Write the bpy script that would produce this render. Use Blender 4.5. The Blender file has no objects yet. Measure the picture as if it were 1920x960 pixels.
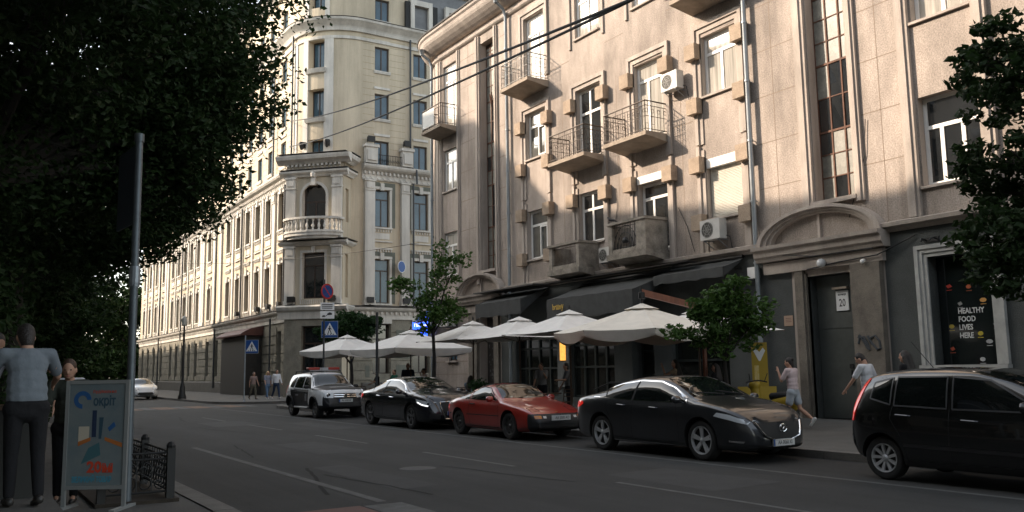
import bpy, bmesh, math, random
from mathutils import Vector, Matrix
S = bpy.context.scene
C = S.collection
PI = math.pi
RND = random.Random(11)

# ---------------------------------------------------------------- helpers
class MB:
    """collects faces, builds ONE mesh object"""
    def __init__(s):
        s.v = []; s.f = []; s.mi = []
    def face(s, pts, m=0):
        i = len(s.v); s.v += [tuple(p) for p in pts]
        s.f.append(tuple(range(i, i + len(pts)))); s.mi.append(m)
    def grid(s, rows, m=0, closed=False):
        """rows of points, shared vertices"""
        n = len(rows[0]); i0 = len(s.v)
        for r in rows: s.v += [tuple(p) for p in r]
        for a in range(len(rows) - 1):
            for b in range(n if closed else n - 1):
                c = (b + 1) % n
                s.f.append((i0 + a*n + b, i0 + a*n + c, i0 + (a+1)*n + c, i0 + (a+1)*n + b)); s.mi.append(m)
        return i0
    def box(s, x0, x1, y0, y1, z0, z1, m=0, xf=None):
        p = [(x, y, z) for x in (x0, x1) for y in (y0, y1) for z in (z0, z1)]
        if xf: p = [tuple(xf @ Vector(q)) for q in p]
        i = len(s.v); s.v += p
        for q in ((0,1,3,2), (4,6,7,5), (0,4,5,1), (2,3,7,6), (0,2,6,4), (1,5,7,3)):
            s.f.append(tuple(i + k for k in q)); s.mi.append(m)
    def tube(s, pts, r, n=8, m=0, caps=True):
        pts = [Vector(p) for p in pts]
        rs = r if isinstance(r, (list, tuple)) else [r] * len(pts)
        up = None; rows = []
        for k, p in enumerate(pts):
            d = (pts[min(k+1, len(pts)-1)] - pts[max(k-1, 0)])
            if d.length < 1e-9: d = Vector((0, 0, 1))
            d.normalize()
            if up is None:
                up = d.orthogonal().normalized()
            else:
                up = up - d * up.dot(d)
                up = up.normalized() if up.length > 1e-6 else d.orthogonal().normalized()
            w = d.cross(up)
            rows.append([p + (up * math.cos(2*PI*j/n) + w * math.sin(2*PI*j/n)) * rs[k] for j in range(n)])
        i0 = s.grid(rows, m, True)
        if caps:
            s.f.append(tuple(i0 + j for j in reversed(range(n)))); s.mi.append(m)
            e = i0 + (len(pts)-1) * n
            s.f.append(tuple(e + j for j in range(n))); s.mi.append(m)
    def lathe(s, prof, o=(0,0,0), ax=2, n=20, m=0, xf=None):
        """prof: (radius, height) list, revolve about axis ax through o"""
        rows = []
        for r, h in prof:
            row = []
            for j in range(n):
                a = 2*PI*j/n; p = [0,0,0]
                p[ax] = h; p[(ax+1) % 3] = r*math.cos(a); p[(ax+2) % 3] = r*math.sin(a)
                q = Vector(p) + Vector(o)
                row.append(xf @ q if xf else q)
            rows.append(row)
        s.grid(rows, m, True)
    def prism(s, poly, fn, d0, d1, m=0):
        """poly: 2d points; fn(a,b,d)->3d"""
        A = [fn(a, b, d0) for a, b in poly]; B = [fn(a, b, d1) for a, b in poly]
        s.face(A, m); s.face(list(reversed(B)), m)
        n = len(poly)
        for k in range(n):
            s.face([A[k], B[k], B[(k+1) % n], A[(k+1) % n]], m)
    def build(s, name, mats, parent=None, smooth=False, loc=None, angle=0.7):
        me = bpy.data.meshes.new(name)
        me.from_pydata([tuple(v) for v in s.v], [], s.f)
        if not isinstance(mats, (list, tuple)): mats = [mats]
        for m in mats: me.materials.append(m)
        me.polygons.foreach_set('material_index', s.mi)
        if smooth:
            me.polygons.foreach_set('use_smooth', [True]*len(s.f))
            me.set_sharp_from_angle(angle=angle)
        me.update()
        o = bpy.data.objects.new(name, me); C.objects.link(o)
        if loc is not None: o.location = loc
        if parent: o.parent = parent
        return o

def tag(o, label=None, cat=None, group=None, kind=None):
    if label: o['label'] = label
    if cat: o['category'] = cat
    if group: o['group'] = group
    if kind: o['kind'] = kind
    return o
def empty(name, loc=(0,0,0), rz=0.0, label=None, cat=None, group=None):
    o = bpy.data.objects.new(name, None); C.objects.link(o)
    o.empty_display_size = 0.1
    o.location = loc; o.rotation_euler = (0, 0, rz)
    return tag(o, label, cat, group)
def copy_tree(o, parent=None):
    c = o.copy(); C.objects.link(c)
    if parent: c.parent = parent
    for ch in o.children: copy_tree(ch, c)
    return c
def mesh_from(o_tmp, name, parent=None):
    """apply modifiers of a temp object without bpy.ops"""
    dg = bpy.context.evaluated_depsgraph_get(); dg.update()
    me = bpy.data.meshes.new_from_object(o_tmp.evaluated_get(dg))
    bpy.data.objects.remove(o_tmp, do_unlink=True)
    o = bpy.data.objects.new(name, me); me.name = name; C.objects.link(o)
    if parent: o.parent = parent
    return o
def text(body, name, size, mat, M4, parent=None, align='CENTER', extr=0.004, sx=1.0, bold=0.0):
    cu = bpy.data.curves.new('t', 'FONT'); cu.body = body; cu.size = size
    cu.align_x = align; cu.align_y = 'CENTER'; cu.extrude = extr; cu.offset = bold
    cu.resolution_u = 2
    t = bpy.data.objects.new('t', cu); C.objects.link(t)
    o = mesh_from(t, name)
    bpy.data.curves.remove(cu)
    me = o.data; me.materials.clear(); me.materials.append(mat)
    me.transform(M4 @ Matrix.Diagonal((sx, 1, 1, 1)))
    if parent: o.parent = parent
    return o
def frame_mat(o, right, up):
    r = Vector(right).normalized(); u = Vector(up).normalized(); n = r.cross(u)
    M = Matrix((r, u, n)).transposed().to_4x4(); M.translation = Vector(o)
    return M
def pchip(tab):
    xs = [t[0] for t in tab]; ys = [t[1] for t in tab]; n = len(xs)
    h = [xs[i+1]-xs[i] for i in range(n-1)]; dl = [(ys[i+1]-ys[i])/h[i] for i in range(n-1)]
    d = [0.0]*n; d[0] = dl[0]; d[-1] = dl[-1]
    for i in range(1, n-1):
        if dl[i-1]*dl[i] > 0:
            w1 = 2*h[i]+h[i-1]; w2 = h[i]+2*h[i-1]
            d[i] = (w1+w2)/(w1/dl[i-1]+w2/dl[i])
    def f(x):
        if x <= xs[0]: return ys[0]
        if x >= xs[-1]: return ys[-1]
        i = 0
        while x > xs[i+1]: i += 1
        t = (x-xs[i])/h[i]
        return ((1+2*t)*(1-t)**2*ys[i] + t*(1-t)**2*h[i]*d[i] + t*t*(3-2*t)*ys[i+1] + t*t*(t-1)*h[i]*d[i+1])
    return f

# ---------------------------------------------------------------- materials
MATS = {}
def mat(name, col, rough=0.6, metal=0.0, var=0.0, vscale=3.0, bump=0.0, bscale=40.0, spec=0.5, coat=0.0,
        emit=None, estr=0.0, stretch=(1,1,1), speck=0.0, sscale=90.0, alpha=None, trans=0.0, sheen=0.0, col2=None, streak=0.0, st=(1.6,1.6,.1)):
    if name in MATS: return MATS[name]
    m = bpy.data.materials.new(name); m.use_nodes = True
    nt = m.node_tree; N = nt.nodes; L = nt.links
    b = N['Principled BSDF']
    b.inputs['Base Color'].default_value = (*col, 1)
    b.inputs['Roughness'].default_value = rough
    b.inputs['Metallic'].default_value = metal
    b.inputs['Specular IOR Level'].default_value = spec
    b.inputs['Coat Weight'].default_value = coat
    b.inputs['Coat Roughness'].default_value = 0.03
    if trans: b.inputs['Transmission Weight'].default_value = trans
    if emit:
        b.inputs['Emission Color'].default_value = (*emit, 1); b.inputs['Emission Strength'].default_value = estr
    if var or bump or speck or col2 or streak:
        tc = N.new('ShaderNodeTexCoord'); mp = N.new('ShaderNodeMapping')
        mp.inputs['Scale'].default_value = stretch
        L.new(tc.outputs['Object'], mp.inputs['Vector'])
    last = None
    def mixc(a_out, a_col, bcol, fac_out):
        x = N.new('ShaderNodeMix'); x.data_type = 'RGBA'
        if a_out: L.new(a_out, x.inputs['A'])
        else: x.inputs['A'].default_value = (*a_col, 1)
        x.inputs['B'].default_value = (*bcol, 1)
        L.new(fac_out, x.inputs['Factor'])
        return x.outputs['Result']
    def ramp(out, lo, hi, mul=1.0):
        r = N.new('ShaderNodeMapRange'); r.inputs['From Min'].default_value = lo; r.inputs['From Max'].default_value = hi
        r.inputs['To Max'].default_value = mul
        L.new(out, r.inputs['Value']); return r.outputs['Result']
    if var:
        n = N.new('ShaderNodeTexNoise'); n.inputs['Scale'].default_value = vscale; n.inputs['Detail'].default_value = 6
        n.inputs['Roughness'].default_value = 0.65
        L.new(mp.outputs['Vector'], n.inputs['Vector'])
        c2 = col2 if col2 else tuple(c * (1 - var) for c in col)
        last = mixc(None, col, c2, ramp(n.outputs['Fac'], 0.38, 0.68))
    if speck:
        n2 = N.new('ShaderNodeTexNoise'); n2.inputs['Scale'].default_value = sscale; n2.inputs['Detail'].default_value = 2
        L.new(tc.outputs['Object'], n2.inputs['Vector'])
        x = N.new('ShaderNodeMix'); x.data_type = 'RGBA'; x.blend_type = 'MULTIPLY'
        r = N.new('ShaderNodeMapRange'); r.inputs['From Min'].default_value = 0.35; r.inputs['From Max'].default_value = 0.65
        r.inputs['To Min'].default_value = 1 - speck; r.inputs['To Max'].default_value = 1 + speck * 0.5; 
        L.new(n2.outputs['Fac'], r.inputs['Value'])
        x.inputs['Factor'].default_value = 1.0
        if last: L.new(last, x.inputs['A'])
        else: x.inputs['A'].default_value = (*col, 1)
        L.new(r.outputs['Result'], x.inputs['B'])
        last = x.outputs['Result']
    if streak:
        m2 = N.new('ShaderNodeMapping'); m2.inputs['Scale'].default_value = st; L.new(tc.outputs['Object'], m2.inputs['Vector'])
        n4 = N.new('ShaderNodeTexNoise'); n4.inputs['Scale'].default_value = 1.0; n4.inputs['Detail'].default_value = 7; n4.inputs['Roughness'].default_value = .7; L.new(m2.outputs['Vector'], n4.inputs['Vector'])
        x = N.new('ShaderNodeMix'); x.data_type = 'RGBA'; x.blend_type = 'MULTIPLY'; x.inputs['Factor'].default_value = 1.0
        r = N.new('ShaderNodeMapRange'); r.inputs['From Min'].default_value = .36; r.inputs['From Max'].default_value = .62
        r.inputs['To Min'].default_value = 1 + streak*.25; r.inputs['To Max'].default_value = 1 - streak
        L.new(n4.outputs['Fac'], r.inputs['Value'])
        if last: L.new(last, x.inputs['A'])
        else: x.inputs['A'].default_value = (*col, 1)
        L.new(r.outputs['Result'], x.inputs['B']); last = x.outputs['Result']
    if last: L.new(last, b.inputs['Base Color'])
    if bump:
        n3 = N.new('ShaderNodeTexNoise'); n3.inputs['Scale'].default_value = bscale; n3.inputs['Detail'].default_value = 4
        L.new(tc.outputs['Object'], n3.inputs['Vector'])
        bp = N.new('ShaderNodeBump'); bp.inputs['Strength'].default_value = bump; bp.inputs['Distance'].default_value = 0.02
        L.new(n3.outputs['Fac'], bp.inputs['Height']); L.new(bp.outputs['Normal'], b.inputs['Normal'])
    MATS[name] = m
    return m
def leaf_mat(name, col, col2):
    m = bpy.data.materials.new(name); m.use_nodes = True
    nt = m.node_tree; N = nt.nodes; L = nt.links
    b = N['Principled BSDF']; out = N['Material Output']
    g = N.new('ShaderNodeTexCoord'); n = N.new('ShaderNodeTexNoise'); n.inputs['Scale'].default_value = 2.2; n.inputs['Detail'].default_value = 8
    L.new(g.outputs['Object'], n.inputs['Vector'])
    x = N.new('ShaderNodeMix'); x.data_type = 'RGBA'
    x.inputs['A'].default_value = (*col, 1); x.inputs['B'].default_value = (*col2, 1)
    L.new(n.outputs['Fac'], x.inputs['Factor'])
    L.new(x.outputs['Result'], b.inputs['Base Color']); b.inputs['Roughness'].default_value = 0.6
    b.inputs['Specular IOR Level'].default_value = 0.25
    t = N.new('ShaderNodeBsdfTranslucent'); L.new(x.outputs['Result'], t.inputs['Color'])
    ms = N.new('ShaderNodeMixShader'); ms.inputs['Fac'].default_value = 0.3
    L.new(b.outputs['BSDF'], ms.inputs[1]); L.new(t.outputs['BSDF'], ms.inputs[2]); L.new(ms.outputs['Shader'], out.inputs['Surface'])
    MATS[name] = m
    return m

stuccoA = mat('roughcast_stucco', (.45,.385,.335), .9, var=.45, vscale=.7, bump=.4, bscale=55, speck=.24, sscale=26, streak=.14, stretch=(1,1,.45), spec=.2)
trimA = mat('stucco_trim', (.47,.41,.36), .85, streak=.2, var=.28, vscale=1.2, bump=.25, bscale=40, speck=.1, sscale=50, spec=.2, stretch=(1,1,.4))
jointA = mat('panel_joint', (.22,.17,.13), .9)
blockA = mat('rustic_block', (.42,.33,.25), .95, var=.25, vscale=4, bump=.9, bscale=45, speck=.25, sscale=40, spec=.15)
greyA = mat('grey_painted_render', (.088,.095,.092), .85, var=.3, vscale=.8, bump=.7, bscale=38, speck=.2, sscale=42, spec=.25)
concrete = mat('worn_concrete', (.36,.32,.27), .95, var=.55, vscale=2.2, bump=.8, bscale=22, speck=.15, sscale=30, spec=.2)
balc = mat('balcony_concrete', (.36,.30,.24), .95, var=.35, vscale=2.0, bump=.5, bscale=25, spec=.2)
whitepvc = mat('white_plastic', (.78,.77,.74), .35, var=.06, vscale=6)
darkframe = mat('dark_wood_frame', (.045,.03,.022), .45, var=.3, vscale=8)
rustframe = mat('rusty_steel_frame', (.13,.055,.03), .75, var=.5, vscale=6, bump=.3)
def glass(name, col, rough=.03, spec=1.0, bump=.04, bs=1.6, ior=1.55):
    m = mat(name, col, rough, spec=spec, bump=bump, bscale=bs, var=.35, vscale=1.4, coat=.3); m.node_tree.nodes['Principled BSDF'].inputs['IOR'].default_value = ior; return m
glassD = glass('window_glass_dark', (.018,.02,.022))
glassC = mat('window_glass_curtain', (.48,.45,.40), .05, spec=1.0, coat=.5, var=.55, vscale=1.2, stretch=(7,7,.25), bump=.03, bscale=1.6)
glassB = glass('window_glass_sky_tint', (.05,.10,.14), spec=.5, ior=1.4)  # blue of the reflected sky is put into the pane colour
glassOld = mat('dusty_old_glass', (.21,.205,.175), .5, var=.45, vscale=2.5, bump=.15, bscale=4, spec=.6, speck=.12, sscale=14)
shopglass = mat('shop_glass', (.012,.016,.016), .06, spec=.8, var=.3, vscale=2)
zinc = mat('zinc_pipe', (.33,.36,.38), .45, .55, var=.3, vscale=4, stretch=(1,1,.4))
iron = mat('black_iron', (.02,.02,.02), .55, .3)
ironbrown = mat('brown_iron', (.07,.05,.035), .6, .3, var=.4, vscale=8)
yellowB = mat('yellow_stucco', (.58,.505,.385), .88, streak=.18, var=.16, vscale=.7, bump=.15, bscale=40, speck=.06, sscale=30, stretch=(1,1,.5), spec=.2)
whiteB = mat('cream_plaster', (.66,.635,.58), .85, streak=.22, var=.16, vscale=1.2, bump=.2, bscale=20, speck=.06, sscale=30, stretch=(1,1,.5), spec=.2)
greyB = mat('grey_green_render', (.16,.17,.145), .9, var=.25, vscale=1.2, bump=.3, bscale=25, spec=.2)
stoneB = mat('rusticated_stone', (.26,.245,.20), .9, var=.35, vscale=1.5, bump=.5, bscale=14, speck=.12, sscale=18, spec=.2)
plinthM = mat('granite_plinth', (.085,.08,.07), .75, var=.3, vscale=3, bump=.3)
roofM = mat('lead_roof_sheet', (.16,.165,.17), .5, .3, var=.3, vscale=2)
darkroof = mat('dark_roof_edge', (.05,.045,.04), .6)
asphalt = mat('asphalt', (.042,.042,.040), .82, streak=.3, st=(1.3,.05,1), var=.3, vscale=.45, bump=.35, bscale=120, speck=.28, sscale=70, spec=.35)
pave = mat('paving', (.105,.10,.09), .85, var=.3, vscale=1.2, bump=.3, bscale=60, speck=.15, sscale=40)
kerbM = mat('granite_kerb', (.15,.14,.125), .8, var=.3, vscale=3, bump=.4, speck=.15)
paintW = mat('worn_road_paint', (.105,.105,.10), .8, var=.8, vscale=3, col2=(.055,.054,.05), speck=.2)
paintR = mat('worn_red_paint', (.15,.06,.045), .8, var=.6, vscale=4, col2=(.10,.065,.055), speck=.2)
paintO = mat('worn_orange_paint', (.2,.1,.05), .8, var=.6, vscale=4, col2=(.09,.075,.06), speck=.2)
soil = mat('soil', (.045,.035,.025), .95, var=.4, vscale=5, bump=.5)
bark = mat('tree_bark', (.028,.024,.02), .95, var=.5, vscale=8, bump=.9, bscale=18, stretch=(1,1,.25))
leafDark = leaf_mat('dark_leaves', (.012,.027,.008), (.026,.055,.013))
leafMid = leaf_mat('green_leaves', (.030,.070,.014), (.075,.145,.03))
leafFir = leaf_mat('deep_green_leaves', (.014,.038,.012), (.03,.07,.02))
canvasW = mat('cream_canvas', (.84,.82,.78), .9, var=.12, vscale=2.5, bump=.15, bscale=7, spec=.1)
canvasY = mat('warm_canvas', (.80,.75,.66), .9, var=.12, vscale=2.5, bump=.15, bscale=7, spec=.1)
awnM = mat('charcoal_awning_cloth', (.045,.047,.046), .85, var=.3, vscale=3, bump=.4, bscale=6)
woodred = mat('reddish_hardwood', (.20,.065,.03), .5, var=.4, vscale=6, stretch=(1,1,.2))
woodbrown = mat('brown_wood', (.09,.05,.028), .6, var=.4, vscale=6)
steel = mat('galvanised_steel', (.30,.33,.36), .45, .6, var=.25, vscale=5)
blackM = mat('matte_black', (.012,.012,.012), .7)
rubber = mat('tyre_rubber', (.018,.018,.018), .8, bump=.2, bscale=60)
chrome = mat('chrome', (.75,.75,.75), .12, 1.0)
alloy = mat('alloy_rim', (.55,.56,.57), .32, .35)
alloyD = mat('dark_alloy_rim', (.16,.16,.165), .35, .4)
carglass = mat('car_glass', (.006,.008,.008), .02, spec=.75, coat=.25)
plastic = mat('black_trim_plastic', (.018,.018,.019), .5)
lampW = mat('headlamp_glass', (.55,.58,.60), .08, spec=1.0, coat=1.0)
barR = mat('red_beacon_plastic', (.30,.03,.02), .3)
lampR = mat('red_lamp_glass', (.45,.025,.02), .12, coat=1.0, emit=(1,.03,.02), estr=.15)
lampO = mat('amber_lamp_glass', (.5,.16,.02), .15, coat=.8)
plateW = mat('plate_white', (.62,.63,.62), .4)
inkM = mat('ink_black', (.02,.02,.025), .6)
signBlue = mat('sign_blue', (.015,.075,.27), .4, spec=.4, var=.1, vscale=3)
signWhite = mat('sign_white', (.72,.73,.73), .45)
signRed = mat('sign_red', (.48,.03,.025), .4)
skin = mat('skin', (.46,.27,.19), .55, var=.08, vscale=12, spec=.3)
hairD = mat('dark_hair', (.016,.012,.010), .55, bump=.5, bscale=80)
hairB = mat('brown_hair', (.055,.03,.018), .55, bump=.5, bscale=80)
hairY = mat('blond_hair', (.42,.29,.13), .55, bump=.5, bscale=80)
def cloth(n, c): return mat(n, c, .9, var=.14, vscale=9, bump=.5, bscale=14, spec=.15)
SUN_E = 2.85; SKY_S = 0.15; EXPO = 1.6
# ---------------------------------------------------------------- facade mapping
class Path:
    """plan polyline of straight and arc pieces; P(u,v,d): u along, v up, d outwards"""
    def __init__(s, fn, curved): s.fn = fn; s.cv = curved
    def __call__(s, u, v, d):
        x, y, nx, ny = s.fn(u)
        return Vector((x + nx*d, y + ny*d, v))
    def us(s, u0, u1):
        out = [u0]; a, b = s.cv
        if u1 > a and u0 < b:
            lo, hi = max(a, u0), min(b, u1); n = max(1, int((hi-lo)/.3))
            out += [lo + (hi-lo)*k/n for k in range(n+1)]
        out.append(u1)
        r = []
        for q in out:
            if not r or q - r[-1] > 1e-6: r.append(q)
        return r
def plane(ox, oy, dx, dy, nx, ny):
    return Path(lambda u: (ox + dx*u, oy + dy*u, nx, ny), (1e9, -1e9))
def fbox(mb, M, u0, u1, v0, v1, d0, d1, m=0):
    us = M.us(u0, u1)
    ring = [[M(u, v0, d0), M(u, v0, d1), M(u, v1, d1), M(u, v1, d0)] for u in us]
    for k in range(4):
        for a in range(len(us)-1):
            mb.face([ring[a][k], ring[a+1][k], ring[a+1][(k+1) % 4], ring[a][(k+1) % 4]], m)
    mb.face(ring[0], m); mb.face(list(reversed(ring[-1])), m)
def fsweep(mb, M, u0, u1, prof, m=0):
    """prof: closed (v,d) polygon swept along u"""
    us = M.us(u0, u1); n = len(prof)
    ring = [[M(u, v, d) for v, d in prof] for u in us]
    for k in range(n):
        for a in range(len(us)-1):
            mb.face([ring[a][k], ring[a+1][k], ring[a+1][(k+1) % n], ring[a][(k+1) % n]], m)
    mb.face(ring[0], m); mb.face(list(reversed(ring[-1])), m)
def fwall(mb, M, u0, u1, v0, v1, holes, m=0, reveal=.25, mr=None, d=0.0):
    """skin with rectangular holes (hu0,hu1,hv0,hv1[,reveal]) and reveals"""
    if mr is None: mr = m
    U = set(M.us(u0, u1)); V = {v0, v1}
    hs = []
    for h in holes:
        a, b, c, e = max(h[0], u0), min(h[1], u1), max(h[2], v0), min(h[3], v1)
        if b - a < 1e-4 or e - c < 1e-4: continue
        hs.append((a, b, c, e, h[4] if len(h) > 4 else reveal)); U |= {a, b}; V |= {c, e}
    U = sorted(U); V = sorted(V)
    U = [x for i, x in enumerate(U) if i == 0 or x - U[i-1] > 1e-5]
    V = [x for i, x in enumerate(V) if i == 0 or x - V[i-1] > 1e-5]
    for i in range(len(U)-1):
        uc = (U[i]+U[i+1])/2
        run = None
        for j in range(len(V)-1):
            vc = (V[j]+V[j+1])/2
            solid = not any(h[0] < uc < h[1] and h[2] < vc < h[3] for h in hs)
            if solid:
                mb.face([M(U[i], V[j], d), M(U[i+1], V[j], d), M(U[i+1], V[j+1], d), M(U[i], V[j+1], d)], m)
    for a, b, c, e, r in hs:
        us = M.us(a, b)
        for k in range(len(us)-1):
            p, q = us[k], us[k+1]
            mb.face([M(p, c, d), M(q, c, d), M(q, c, d-r), M(p, c, d-r)], mr)
            mb.face([M(p, e, d), M(p, e, d-r), M(q, e, d-r), M(q, e, d)], mr)
            mb.face([M(p, c, d-r), M(q, c, d-r), M(q, e, d-r), M(p, e, d-r)], mr)
        mb.face([M(a, c, d), M(a, c, d-r), M(a, e, d-r), M(a, e, d)], mr)
        mb.face([M(b, c, d), M(b, e, d), M(b, e, d-r), M(b, c, d-r)], mr)
def window(M, u0, u1, v0, v1, d, parent, fm, gm, mull=(.5,), trans=(.68,), bar=.06, name='window', sash=None):
    """frame mesh (part) with glass pane (sub-part), set back at depth d"""
    mb = MB(); g = .004
    a, b, c, e = u0+g, u1-g, v0+g, v1-g
    fbox(mb, M, a, a+bar, c, e, d-.06, d); fbox(mb, M, b-bar, b, c, e, d-.06, d)
    fbox(mb, M, a+bar, b-bar, c, c+bar, d-.06, d-.001); fbox(mb, M, a+bar, b-bar, e-bar, e, d-.06, d-.001)
    w = b - a; h = e - c
    tz = [c + h*t for t in trans]
    top = tz[0] - bar/2 if tz else e - bar
    for t in tz: fbox(mb, M, a+bar, b-bar, t-bar/2, t+bar/2, d-.055, d+.004)
    for k in mull:
        x = a + w*k
        fbox(mb, M, x-bar/2, x+bar/2, c+bar, top, d-.055, d+.006)
        if sash == 'all' and tz: fbox(mb, M, x-bar/2, x+bar/2, tz[0]+bar/2, e-bar, d-.055, d+.006)
    fr = mb.build(name, fm, parent)
    p = MB(); fbox(p, M, a+.02, b-.02, c+.02, e-.02, d-.05, d-.03)
    p.build('pane', gm, fr)
    return fr
def rebase(root, loc):
    loc = Vector(loc); root.location = loc
    for ch in root.children: ch.location = ch.location - loc
    return root
# ================================================================ GREY CORNER BUILDING (right)
XA = 20.5; UC = 39.0; RC = 3.0
def fnA(u):
    if u <= UC: return (XA, u, -1, 0)
    t = (u-UC)/RC
    if t <= PI/2: return (XA+RC-RC*math.cos(t), UC+RC*math.sin(t), -math.cos(t), math.sin(t))
    return (XA+RC+(u-UC-RC*PI/2), UC+RC, 0, 1)
MA = Path(fnA, (UC, UC+RC*PI/2))
UE = UC+RC*PI/2+3
rootA = empty('apartment_building', (0,0,0), 0, 'grey roughcast corner apartment house with iron balconies and cafe at street level', 'building')
cols = {'c1': (18.7, 20.22), 'c2': (22.1, 23.65), 'c3': (25.66, 27.2), 'c4': (29.4, 30.9)}
wins = []   # (u0,u1,v0,v1,reveal,kind)
c = cols
wins += [(*c['c1'],14.3,17.0,.22,'balcD'), (*c['c1'],10.5,12.55,.24,'pvcC'), (*c['c1'],6.38,8.36,.24,'shut')]
wins += [(*c['c2'],14.83,17.0,.22,'pvcW'), (*c['c2'],9.72,12.6,.24,'door'), (*c['c2'],5.7,8.15,.3,'doorD')]
wins += [(*c['c3'],14.83,17.0,.22,'pvcW'), (*c['c3'],9.8,12.65,.24,'cross'), (*c['c3'],6.45,8.46,.24,'cross')]
wins += [(*c['c4'],13.85,17.0,.22,'balcD'), (*c['c4'],10.62,12.68,.24,'pvcG'), (*c['c4'],6.25,8.35,.24,'pvcG')]
wins += [(37.2,38.6,13.8,17.2,.2,'balcD'), (37.2,38.6,10.6,12.74,.2,'pvcG2'), (37.2,38.6,6.28,8.48,.2,'pvcG2')]
wins += [(11.15,12.7,6.05,8.36,.3,'trip'), (11.15,12.7,10.38,12.64,.3,'pvcC'), (11.15,12.7,14.7,16.95,.3,'pvcC')]
wins += [(6.6,8.2,6.05,8.36,.3,'trip'), (6.6,8.2,10.38,12.64,.3,'pvcC')]
stairs = [(14.68,15.98), (33.5,34.78)]
holes = [w[:5] for w in wins] + [(a,b,6.22,17.2,.42) for a, b in stairs]
mb = MB(); fwall(mb, MA, 3, UE, 5.15, 18.3, holes, 0, .25, 1)
# attic and hidden roof plane so the block is a solid
fbox(mb, MA, 3, UE, 18.3, 19.9, -.6, -.25, 0)
gf_holes = [(14.98,16.45,.12,4.12,.45), (11.2,12.75,1.56,4.25,.42), (6.7,8.3,1.56,4.25,.4),
            (33.75,35.1,.12,4.1,.5), (37.3,38.2,2.1,3.0,.2),
            (28.9,32.0,.5,3.25,.35), (25.3,28.0,.5,3.3,.35), (23.1,24.3,.14,3.0,.6), (19.6,22.2,.9,3.1,.35)]
fwall(mb, MA, 3, 13.95, 0, 5.15, gf_holes, 2, .3, 2); fwall(mb, MA, 13.95, 17.0, 0, 5.15, gf_holes, 1, .3, 2)
fwall(mb, MA, 17.0, 33.2, 0, 5.15, gf_holes, 2); fwall(mb, MA, 33.2, UE, 0, 5.15, gf_holes, 0, .3, 1)
# back and side faces
fbox(mb, MA, 2.99, 3.0, 0, 19.9, -12, 0, 0)
# ---- joints scratched in the render
def jl(u0, u1, v): fbox(mb, MA, u0, u1, v-.012, v+.012, -.01, .003, 3)
def jv(u, v0, v1): fbox(mb, MA, u-.011, u+.011, v0, v1, -.01, .003, 3)
for z in (6.95, 8.35, 9.8, 11.25, 12.7, 14.1, 15.5, 16.95):
    jl(13.12, 14.36, z); jl(16.45, 18.0, z); jl(32.3, 33.2, z); jl(35.1, 36.8, z)
    if abs(z-9.8) < .1 or abs(z-14.1) < .1: jl(20.75, 21.8, z); jl(24.2, 25.3, z); jl(27.6, 29.0, z)
jv(13.75, 5.3, 17.6); jv(17.3, 5.3, 17.6); jv(36.0, 5.3, 17.6)
for u in (21.3, 24.7, 28.2): jv(u, 5.4, 12.6)
for z in (.75, 1.45, 2.05, 3.3, 4.3): fbox(mb, MA, 36.3, 42.5, z-.015, z+.015, -.02, .004, 3)
o = mb.build('wall', [stuccoA, trimA, greyA, jointA], rootA)
# ---- string course, cornice
mb = MB()
prof = [(5.02,0.002),(5.02,.08),(5.1,.13),(5.14,.26),(5.24,.28),(5.26,.24),(5.3,.05),(5.3,.002)]
for a, b in ((3,13.9),(18.0,32.7),(36.95,UE)): fsweep(mb, MA, a, b, prof)
mb.build('string_course', trimA, rootA)
mb = MB()
fsweep(mb, MA, 3, UE, [(17.62,.002),(17.66,.08),(17.72,.14),(17.8,.16),(17.86,.1),(17.9,.002)])
fsweep(mb, MA, 3, UE, [(18.1,-.2),(18.12,.18),(18.2,.3),(18.34,.46),(18.5,.6),(18.62,.66),(18.78,.7),(18.86,.78),(18.98,.8),(18.98,-.2)])
cor = mb.build('cornice', trimA, rootA, True, angle=.5)
mb = MB(); fsweep(mb, MA, 3, UE, [(18.985,-.2),(18.985,.84),(19.03,.86),(19.06,.84),(19.15,-.2)]); mb.build('cornice_flashing', darkroof, cor)
mb = MB(); us = MA.us(3, UE)
for k in range(len(us)-1): mb.face([MA(us[k],19.9,-.25), MA(us[k+1],19.9,-.25), MA(us[k+1],21.5,-2.9 if us[k]>UC else -6), MA(us[k],21.5,-2.9 if us[k]>UC else -6)])
mb.build('roof', roofM, rootA)
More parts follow.
